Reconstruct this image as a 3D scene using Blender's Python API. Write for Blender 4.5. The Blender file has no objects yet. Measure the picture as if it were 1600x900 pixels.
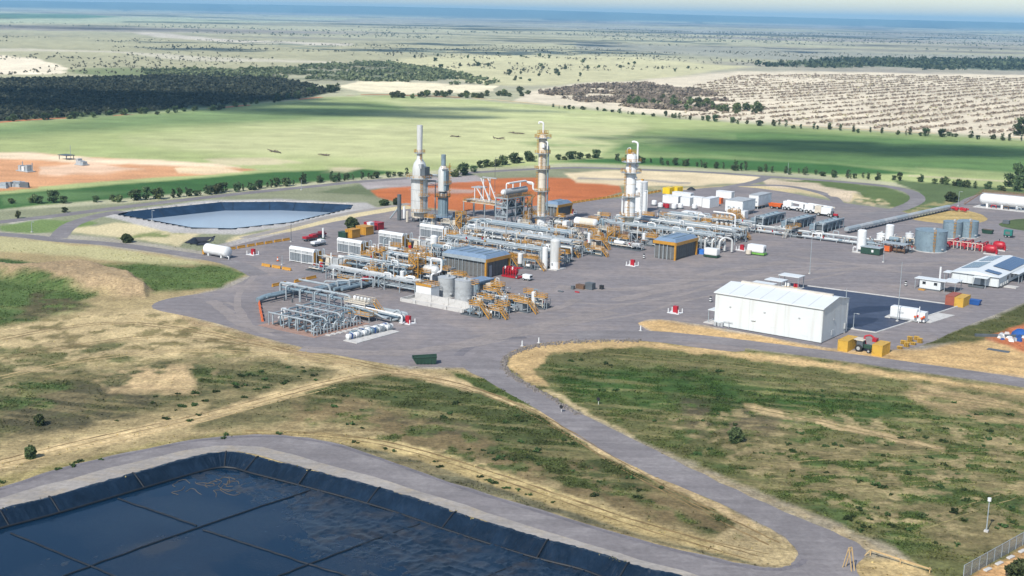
import bpy, bmesh, math, random
import numpy as np
from mathutils import Vector, Matrix
from mathutils.geometry import tessellate_polygon
R = math.radians
S = bpy.context.scene
COL = S.collection
# ------------------------------------------------------------------ camera
FPX, CAMH = 2050.0, 75.0
PITCH, ROLL = math.atan(430/2050.0), R(1.23)
def _basis():
    fwd = np.array([0, math.cos(PITCH), -math.sin(PITCH)]); up0 = np.array([0, math.sin(PITCH), math.cos(PITCH)])
    r0 = np.array([1.0, 0, 0]); c, s = math.cos(ROLL), math.sin(ROLL)
    return c*r0+s*up0, -s*r0+c*up0, fwd
CR, CU, CF = _basis()
cam = bpy.data.cameras.new('camera'); camo = bpy.data.objects.new('camera', cam); COL.objects.link(camo)
cam.sensor_width = 36.0; cam.lens = 36.0*FPX/1600.0; cam.clip_start = 1.0; cam.clip_end = 120000.0
camo.matrix_world = Matrix(((CR[0], CU[0], -CF[0], 0), (CR[1], CU[1], -CF[1], 0), (CR[2], CU[2], -CF[2], CAMH), (0, 0, 0, 1)))
S.camera = camo
# ------------------------------------------------------------------ light
SUN_AZ, SUN_EL = 209.0, 44.0        # degrees clockwise from +Y, elevation
world = bpy.data.worlds.new('World'); S.world = world; world.use_nodes = True
wn = world.node_tree.nodes; bg = wn['Background']
sky = wn.new('ShaderNodeTexSky'); sky.sky_type = 'NISHITA'; sky.sun_disc = False
sky.sun_elevation = R(SUN_EL); sky.sun_rotation = R(SUN_AZ); sky.air_density = 1.0; sky.dust_density = 0.6; sky.ozone_density = 1.5
world.node_tree.links.new(sky.outputs[0], bg.inputs[0]); bg.inputs[1].default_value = 0.115
SUND = Vector((math.sin(R(SUN_AZ))*math.cos(R(SUN_EL)), math.cos(R(SUN_AZ))*math.cos(R(SUN_EL)), math.sin(R(SUN_EL))))
sl = bpy.data.lights.new('sun', 'SUN'); sl.energy = 4.3; sl.angle = R(0.8); sl.color = (1.0, 0.955, 0.88)
so = bpy.data.objects.new('sun', sl); COL.objects.link(so); so.rotation_euler = SUND.to_track_quat('Z', 'Y').to_euler(); so.location = (0, 0, 500)
S.view_settings.view_transform = 'Standard'; S.view_settings.look = 'None'; S.view_settings.gamma = 1.0
S.view_settings.exposure = 0.44
S.cycles.max_bounces = 6; S.cycles.volume_bounces = 0; S.cycles.transparent_max_bounces = 12
# ------------------------------------------------------------------ helpers
rng = random.Random(7); nrng = np.random.default_rng(11)
def G(x, y, z=0.0):
    """ground point seen at reference pixel (x, y), at height z"""
    d = (x-800)/FPX*CR-(y-450)/FPX*CU+CF
    t = (z-CAMH)/d[2]
    return Vector((d[0]*t, d[1]*t, z))
def proj(X, Y, Z=0.0):
    vx, vy, vz = X, Y, Z-CAMH
    w = vx*CF[0]+vy*CF[1]+vz*CF[2]
    return 800+FPX*(vx*CR[0]+vy*CR[1]+vz*CR[2])/w, 450-FPX*(vx*CU[0]+vy*CU[1]+vz*CU[2])/w
def mpp(x, y):
    return CAMH/((y-(20+0.0215*(x-800)))*0.98)
def lin(r, g, b, k=1.0):
    f = lambda v: (v/255/12.92 if v <= 10 else ((v/255+0.055)/1.055)**2.4)*k
    return (f(r), f(g), f(b))
def tag(o, label=None, cat=None, group=None, kind=None):
    if label: o['label'] = label
    if cat: o['category'] = cat
    if group: o['group'] = group
    if kind: o['kind'] = kind
    return o
# value noise on the ground plane
def _hash(ix, iy, seed):
    h = (ix.astype(np.int64)*374761393+iy.astype(np.int64)*668265263+seed*1274126177) & 0xffffffff
    h = ((h ^ (h >> 13))*1274126177) & 0xffffffff
    return ((h ^ (h >> 16)) & 0xffff)/65535.0
def vnoise(x, y, seed=0):
    ix = np.floor(x); iy = np.floor(y); fx = x-ix; fy = y-iy
    fx = fx*fx*(3-2*fx); fy = fy*fy*(3-2*fy)
    a = _hash(ix, iy, seed); b = _hash(ix+1, iy, seed); c = _hash(ix, iy+1, seed); d = _hash(ix+1, iy+1, seed)
    return (a*(1-fx)+b*fx)*(1-fy)+(c*(1-fx)+d*fx)*fy
def fbm(x, y, seed=0, o=4):
    t = 0; a = 0.5; n = 0
    for i in range(o):
        t = t+a*vnoise(x, y, seed+i*17); n += a; a *= 0.55; x = x*2.03+13.7; y = y*2.03-7.1
    return t/n
def sstep(a, b, x):
    t = np.clip((x-a)/(b-a), 0, 1); return t*t*(3-2*t)
def crom(pts, n=6, closed=False):
    """Catmull-Rom through 2D points"""
    P = [np.array(p, float) for p in pts]; m = len(P); out = []
    rngi = range(m) if closed else range(m-1)
    for i in rngi:
        if closed: p0, p1, p2, p3 = P[i-1], P[i], P[(i+1) % m], P[(i+2) % m]
        else: p0, p1, p2, p3 = P[max(i-1, 0)], P[i], P[i+1], P[min(i+2, m-1)]
        for k in range(n):
            t = k/n
            out.append(0.5*((2*p1)+(-p0+p2)*t+(2*p0-5*p1+4*p2-p3)*t*t+(-p0+3*p1-3*p2+p3)*t**3))
    if not closed: out.append(P[-1])
    return out
def in_poly(px, py, poly):
    r = np.zeros(px.shape, bool); n = len(poly)
    for i in range(n):
        x0, y0 = poly[i]; x1, y1 = poly[(i+1) % n]
        if y0 == y1: continue
        c = ((y0 > py) != (y1 > py)) & (px < (x1-x0)*(py-y0)/(y1-y0)+x0)
        r ^= c
    return r
def edge_dist(px, py, poly):
    d = np.full(px.shape, 1e9); n = len(poly)
    for i in range(n):
        x0, y0 = poly[i]; x1, y1 = poly[(i+1) % n]
        dx, dy = x1-x0, y1-y0; L = dx*dx+dy*dy+1e-9
        t = np.clip(((px-x0)*dx+(py-y0)*dy)/L, 0, 1)
        d = np.minimum(d, np.hypot(px-x0-t*dx, py-y0-t*dy))
    return d
# ------------------------------------------------------------------ mesh builder
class MB:
    def __init__(s): s.v = []; s.f = []
    def add(s, vs, fs):
        o = len(s.v); s.v.extend([tuple(v) for v in vs]); s.f.extend([tuple(i+o for i in f) for f in fs]); return s
    def box(s, x, y, z, sx, sy, sz, rz=0.0, top=1.0):
        """box centred on x, y with its base at z; top scales the upper face"""
        c, n = math.cos(rz), math.sin(rz); vs = []
        for dz, k in ((0, 1.0), (sz, top)):
            for dx, dy in ((-.5, -.5), (.5, -.5), (.5, .5), (-.5, .5)):
                a, b = dx*sx*k, dy*sy*k; vs.append((x+a*c-b*n, y+a*n+b*c, z+dz))
        return s.add(vs, [(3, 2, 1, 0), (4, 5, 6, 7), (0, 1, 5, 4), (1, 2, 6, 5), (2, 3, 7, 6), (3, 0, 4, 7)])
    def bar(s, a, b, w, h=None):
        """rectangular bar between two points"""
        h = h or w; a = Vector(a); b = Vector(b); d = (b-a).normalized()
        up = Vector((0, 0, 1)) if abs(d.z) < 0.95 else Vector((1, 0, 0))
        r = d.cross(up).normalized()*w/2; u = r.cross(d).normalized()*h/2
        vs = [p+q for p in (a, b) for q in (-r-u, r-u, r+u, -r+u)]
        return s.add(vs, [(3, 2, 1, 0), (4, 5, 6, 7), (0, 1, 5, 4), (1, 2, 6, 5), (2, 3, 7, 6), (3, 0, 4, 7)])
    def lathe(s, prof, o=(0, 0, 0), n=16, axis='z', closed_caps=True):
        """profile of (radius, height) pairs turned about an axis through o"""
        vs = []; fs = []; ox, oy, oz = o
        for r, h in prof:
            for k in range(n):
                a = 2*math.pi*k/n; c, q = r*math.cos(a), r*math.sin(a)
                if axis == 'z': vs.append((ox+c, oy+q, oz+h))
                elif axis == 'x': vs.append((ox+h, oy+c, oz+q))
                else: vs.append((ox+q, oy+h, oz+c))
        for i in range(len(prof)-1):
            for k in range(n):
                k2 = (k+1) % n; fs.append((i*n+k, i*n+k2, (i+1)*n+k2, (i+1)*n+k))
        if closed_caps:
            if prof[0][0] > 1e-4: fs.append(tuple(range(n-1, -1, -1)))
            if prof[-1][0] > 1e-4: fs.append(tuple((len(prof)-1)*n+k for k in range(n)))
        return s.add(vs, fs)
    def tube(s, pts, r, n=8, bend=None):
        """round pipe along a polyline with rounded bends"""
        P = [Vector(p) for p in pts]; bend = bend or r*2.2; Q = [P[0]]
        for i in range(1, len(P)-1):
            a, b, c = P[i-1], P[i], P[i+1]; u = (a-b); w = (c-b); k = min(bend, u.length*0.45, w.length*0.45)
            if u.normalized().dot(w.normalized()) < -0.999: Q.append(b); continue
            p, q = b+u.normalized()*k, b+w.normalized()*k
            for t in (0, .33, .67, 1): Q.append(p*(1-t)**2+b*2*t*(1-t)+q*t*t)
        Q.append(P[-1]); vs = []; fs = []
        d = (Q[1]-Q[0]).normalized(); ref = Vector((0, 0, 1)) if abs(d.z) < .9 else Vector((1, 0, 0))
        for i, p in enumerate(Q):
            d = ((Q[min(i+1, len(Q)-1)]-Q[max(i-1, 0)])).normalized()
            x = d.cross(ref)
            if x.length < 1e-3: x = d.orthogonal()
            x.normalize(); y = d.cross(x).normalized(); ref = -y if False else ref
            ref = x.cross(d).normalized()
            for k in range(n):
                a = 2*math.pi*k/n; vs.append(p+x*(r*math.cos(a))+y*(r*math.sin(a)))
        for i in range(len(Q)-1):
            for k in range(n):
                k2 = (k+1) % n; fs.append((i*n+k, i*n+k2, (i+1)*n+k2, (i+1)*n+k))
        fs.append(tuple(range(n-1, -1, -1))); fs.append(tuple((len(Q)-1)*n+k for k in range(n)))
        return s.add(vs, fs)
    def prism(s, poly, y0, y1, plane='xz'):
        n = len(poly); vs = []
        for y in (y0, y1):
            for a, b in poly: vs.append((a, y, b) if plane == 'xz' else ((y, a, b) if plane == 'yz' else (a, b, y)))
        fs = [tuple(range(n-1, -1, -1)), tuple(range(n, 2*n))]+[(i, (i+1) % n, n+(i+1) % n, n+i) for i in range(n)]
        return s.add(vs, fs)
    def mesh(s, name, m, smooth=False):
        me = bpy.data.meshes.new(name); me.from_pydata(s.v, [], s.f)
        if m: me.materials.append(m)
        bm = bmesh.new(); bm.from_mesh(me); bmesh.ops.recalc_face_normals(bm, faces=bm.faces); bm.to_mesh(me); bm.free()
        if smooth:
            me.polygons.foreach_set('use_smooth', [True]*len(me.polygons))
            try: me.set_sharp_from_angle(angle=R(38))
            except Exception: pass
        me.update(); return me
    def build(s, name, m, parent=None, smooth=False):
        return link(name, s.mesh(name, m, smooth), parent)
def link(name, me, parent=None, loc=None):
    o = bpy.data.objects.new(name, me); COL.objects.link(o)
    if parent is not None: o.parent = parent
    if loc is not None: o.location = loc
    return o
def np_mesh(name, V, Fq, m, smooth=False):
    """fast mesh from numpy arrays, Fq = (n,3) or (n,4) faces"""
    me = bpy.data.meshes.new(name); k = Fq.shape[1]
    me.vertices.add(len(V)); me.vertices.foreach_set('co', np.ascontiguousarray(V, np.float32).ravel())
    me.loops.add(Fq.size); me.loops.foreach_set('vertex_index', np.ascontiguousarray(Fq, np.int32).ravel())
    me.polygons.add(len(Fq)); me.polygons.foreach_set('loop_start', np.arange(0, Fq.size, k, dtype=np.int32))
    if smooth: me.polygons.foreach_set('use_smooth', np.ones(len(Fq), bool))
    me.update(calc_edges=True); me.validate()
    if m: me.materials.append(m)
    return me
AX = R(-36.0)          # heading of the plant grid
def thing(name, label, cat, at, group=None, rot=AX, z=0.0):
    o = bpy.data.objects.new(name, None); COL.objects.link(o); o.empty_display_size = 0.5
    p = at if isinstance(at, Vector) else G(at[0], at[1]); o.location = (p.x, p.y, p.z+z); o.rotation_euler = (0, 0, rot)
    return tag(o, label, cat, group)
def copy_tree(o, parent=None):
    c = o.copy(); COL.objects.link(c); c.parent = parent
    for ch in o.children: copy_tree(ch, c)
    return c
# ------------------------------------------------------------------ materials
MATS = {}
def nd(nt, t, **kw):
    n = nt.nodes.new(t)
    for k, v in kw.items(): setattr(n, k, v)
    return n
def mat(name, col, rough=0.55, metal=0.0, var=0.16, scale=0.6, dirt=None, dirt_amt=0.35, bump=0.0, bscale=4.0, spec=0.5, stretch=(1, 1, 1)):
    """painted or weathered surface: base colour with patchy fading, grime and optional fine relief"""
    m = bpy.data.materials.new(name); m.use_nodes = True; nt = m.node_tree; b = nt.nodes['Principled BSDF']
    b.inputs['Roughness'].default_value = rough; b.inputs['Metallic'].default_value = metal; b.inputs['Specular IOR Level'].default_value = spec
    tc = nd(nt, 'ShaderNodeTexCoord'); mp = nd(nt, 'ShaderNodeMapping'); mp.inputs['Scale'].default_value = stretch
    nt.links.new(tc.outputs['Object'], mp.inputs[0])
    n1 = nd(nt, 'ShaderNodeTexNoise'); n1.inputs['Scale'].default_value = scale; n1.inputs['Detail'].default_value = 6; n1.inputs['Roughness'].default_value = 0.65
    nt.links.new(mp.outputs[0], n1.inputs['Vector'])
    r1 = nd(nt, 'ShaderNodeMapRange'); r1.inputs[1].default_value = 0.3; r1.inputs[2].default_value = 0.7; r1.inputs[3].default_value = 1-var; r1.inputs[4].default_value = 1+var
    nt.links.new(n1.outputs[0], r1.inputs[0])
    mul = nd(nt, 'ShaderNodeMix', data_type='RGBA', blend_type='MULTIPLY'); mul.inputs[0].default_value = 1.0
    mul.inputs[6].default_value = (*col, 1); nt.links.new(r1.outputs[0], mul.inputs[7]); out = mul.outputs[2]
    if dirt:
        n2 = nd(nt, 'ShaderNodeTexNoise'); n2.inputs['Scale'].default_value = scale*2.7; n2.inputs['Detail'].default_value = 5
        nt.links.new(mp.outputs[0], n2.inputs['Vector'])
        r2 = nd(nt, 'ShaderNodeMapRange'); r2.inputs[1].default_value = 0.5; r2.inputs[2].default_value = 0.72; r2.inputs[4].default_value = dirt_amt
        nt.links.new(n2.outputs[0], r2.inputs[0])
        mx = nd(nt, 'ShaderNodeMix', data_type='RGBA'); nt.links.new(r2.outputs[0], mx.inputs[0]); nt.links.new(out, mx.inputs[6]); mx.inputs[7].default_value = (*dirt, 1)
        out = mx.outputs[2]
    nt.links.new(out, b.inputs['Base Color'])
    if bump:
        n3 = nd(nt, 'ShaderNodeTexNoise'); n3.inputs['Scale'].default_value = bscale; n3.inputs['Detail'].default_value = 6
        nt.links.new(tc.outputs['Object'], n3.inputs['Vector'])
        bp = nd(nt, 'ShaderNodeBump'); bp.inputs['Strength'].default_value = bump; bp.inputs['Distance'].default_value = 0.1
        nt.links.new(n3.outputs[0], bp.inputs['Height']); nt.links.new(bp.outputs[0], b.inputs['Normal'])
    MATS[name] = m; return m
def ground_mat(name, col, grain=0.25, s1=0.05, s2=0.6, tint=None, tint_amt=0.5, bump=0.3, rough=0.92, track=None):
    """gravel, bitumen or bare earth in world metres, with stains and wear of two sizes"""
    m = bpy.data.materials.new(name); m.use_nodes = True; nt = m.node_tree; b = nt.nodes['Principled BSDF']
    b.inputs['Roughness'].default_value = rough; b.inputs['Specular IOR Level'].default_value = 0.25
    ge = nd(nt, 'ShaderNodeNewGeometry')
    def noise(s, det=7, ro=0.62):
        n = nd(nt, 'ShaderNodeTexNoise'); n.inputs['Scale'].default_value = s; n.inputs['Detail'].default_value = det; n.inputs['Roughness'].default_value = ro
        nt.links.new(ge.outputs['Position'], n.inputs['Vector']); return n.outputs[0]
    def rng_(src, a, b_, lo, hi):
        r = nd(nt, 'ShaderNodeMapRange'); r.inputs[1].default_value = a; r.inputs[2].default_value = b_; r.inputs[3].default_value = lo; r.inputs[4].default_value = hi
        nt.links.new(src, r.inputs[0]); return r.outputs[0]
    a = rng_(noise(s1), 0.3, 0.7, 1-grain*0.7, 1+grain*0.7); f = rng_(noise(s2), 0.3, 0.7, 1-grain, 1+grain)
    mm = nd(nt, 'ShaderNodeMath', operation='MULTIPLY'); nt.links.new(a, mm.inputs[0]); nt.links.new(f, mm.inputs[1])
    mp = nd(nt, 'ShaderNodeMapping'); mp.inputs['Rotation'].default_value = (0, 0, 0.35); mp.inputs['Scale'].default_value = (0.03, 0.5, 1); nt.links.new(ge.outputs['Position'], mp.inputs[0])
    ns = nd(nt, 'ShaderNodeTexNoise'); ns.inputs['Scale'].default_value = 1.0; ns.inputs['Detail'].default_value = 5; ns.inputs['Distortion'].default_value = 0.6; nt.links.new(mp.outputs[0], ns.inputs['Vector'])
    m2 = nd(nt, 'ShaderNodeMath', operation='MULTIPLY'); nt.links.new(mm.outputs[0], m2.inputs[0]); nt.links.new(rng_(ns.outputs[0], .35, .68, 1-grain*.7, 1+grain*.7), m2.inputs[1])
    m3 = nd(nt, 'ShaderNodeMath', operation='MULTIPLY'); nt.links.new(m2.outputs[0], m3.inputs[0]); nt.links.new(rng_(noise(s1*5, 8, .7), .60, .72, 1.0, 1-grain*1.3), m3.inputs[1]); mm = m3
    base = (*col, 1); mul = nd(nt, 'ShaderNodeMix', data_type='RGBA', blend_type='MULTIPLY'); mul.inputs[0].default_value = 1
    if tint:
        mx = nd(nt, 'ShaderNodeMix', data_type='RGBA'); nt.links.new(rng_(noise(s1*2.3, 9, 0.7), 0.48, 0.68, 0, tint_amt), mx.inputs[0]); mx.inputs[6].default_value = base; mx.inputs[7].default_value = (*tint, 1)
        nt.links.new(mx.outputs[2], mul.inputs[6])
    else: mul.inputs[6].default_value = base
    nt.links.new(mm.outputs[0], mul.inputs[7]); nt.links.new(mul.outputs[2], b.inputs['Base Color'])
    bp = nd(nt, 'ShaderNodeBump'); bp.inputs['Strength'].default_value = bump; bp.inputs['Distance'].default_value = 0.15
    nt.links.new(noise(1.7), bp.inputs['Height']); nt.links.new(bp.outputs[0], b.inputs['Normal'])
    MATS[name] = m; return m
# ------------------------------------------------------------------ ponds (outlines on the ground)
def w2(pts, n=5, closed=True):
    return [G(p[0], p[1]) for p in (crom(pts, n, closed) if n > 1 else pts)]
rim1 = [G(x, y) for x, y in crom([(0, 798), (79, 778), (210, 741), (300, 716), (345, 708), (381, 710), (410, 718), (503, 741), (612, 770), (709, 802), (792, 828), (854, 846), (924, 863), (980, 882), (1064, 903)], 5)]
e1, e0 = rim1[-1]-rim1[-8], rim1[0]-rim1[8]
e1.normalize(); e0.normalize()
rim1 = [rim1[0]+e0*38]+rim1+[rim1[-1]+e1*22, rim1[-1]+e1*22+e0*55]
rim1.append(rim1[0]+(rim1[-1]-rim1[-2]).normalized()*8)
def dens(P, n): return [P[i]+(P[(i+1) % len(P)]-P[i])*k/n for i in range(len(P)) for k in range(n)]
rim2 = dens([G(x, y) for x, y in ((178, 333), (345, 316), (440, 315.5), (551, 320), (548, 325), (455, 347), (362, 357), (300, 355.5))], 5)
sump = w2([(291, 379), (305, 371), (334, 370), (331, 376), (316, 383)], 1)
def inset(poly, d):
    n = len(poly); area = sum(poly[i].x*poly[(i+1) % n].y-poly[(i+1) % n].x*poly[i].y for i in range(n)); sg = 1 if area > 0 else -1; out = []
    for i in range(n):
        t = (poly[(i+1) % n]-poly[i-1]); t.z = 0; t.normalize(); out.append(Vector((poly[i].x-t.y*d*sg, poly[i].y+t.x*d*sg, poly[i].z)))
    return out
# ------------------------------------------------------------------ terrain
az = np.concatenate([np.arange(-46, -22.4, 0.45), np.arange(-22.4, 22.4, 0.052), np.arange(22.4, 46.2, 0.45)])
dd = np.concatenate([np.array([5.4, 5.7, 6.0, 6.3, 6.6]), np.arange(7, 200, 1.05), np.arange(200, 905, 1.9), np.arange(905, 1500, 12)])
rr = CAMH*FPX/dd*np.sqrt(1+(dd/FPX)**2*0)
A, Rr = np.meshgrid(np.radians(az), rr)
TX, TY = Rr*np.sin(A), Rr*np.cos(A)
PX, PY = proj(TX, TY)
YY = PY-0.0215*(PX-800)
nr, nc = TX.shape
col = np.zeros((nr, nc, 3)); K = 0.76
def C(rgb):
    c = np.array(lin(*rgb, K)); l = c@np.array([.3, .6, .1]); return c*0.86+l*0.14*np.array([1.04, 1.0, .9])
n_big = fbm(TX/900, TY/900, 3, 5); n_mid = fbm(TX/120, TY/120, 9, 5); n_sm = fbm(TX/14, TY/14, 21, 5); n_fine = fbm(TX/2.2, TY/2.2, 33, 4)
# far plain
t = sstep(0.42, 0.62, fbm(TX/1500, TY/700, 5, 5))[..., None]; t2 = sstep(0.5, 0.7, fbm(TX/2600, TY/500, 15, 5))[..., None]
col[:] = C((166, 158, 146))*(1-t)+C((190, 188, 150))*t
col[:] = col*(1-t2*0.6)+C((116, 112, 100))*t2*0.6
col[:] = np.where((YY < 29)[..., None], C((92, 104, 88)), col)
def paint(poly, rgb, soft=2.0, rag=5.0, rs=40.0, patch=None, seed=1, alpha=1.0):
    """colour a stretch of land; soft and rag in pixels of the survey photo, patch = (scale m, threshold) for broken cover"""
    P = np.array(poly, float); m = soft+rag+2
    w = (PX > P[:, 0].min()-m) & (PX < P[:, 0].max()+m) & (PY > P[:, 1].min()-m) & (PY < P[:, 1].max()+m)
    if not w.any(): return
    x, y, tx, ty = PX[w], PY[w], TX[w], TY[w]
    f = np.minimum(1.0, (y-5-0.0215*(x-800))/250.0)
    x = x+(fbm(tx/rs, ty/rs, seed+40, 4)-.5)*4*rag; y = y+(fbm(tx/rs, ty/rs, seed+70, 4)-.5)*2.4*rag*np.clip(f, 0.25, 1)
    d = edge_dist(x, y, poly); d = np.where(in_poly(x, y, poly), d, -d)
    a = np.clip(0.5+d/(2*soft), 0, 1)*alpha
    if patch: a = a*sstep(patch[1]-0.09, patch[1]+0.09, fbm(tx/patch[0], ty/patch[0], seed+5, 5))
    col[w] = col[w]*(1-a[:, None])+C(rgb)*a[:, None]
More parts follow.
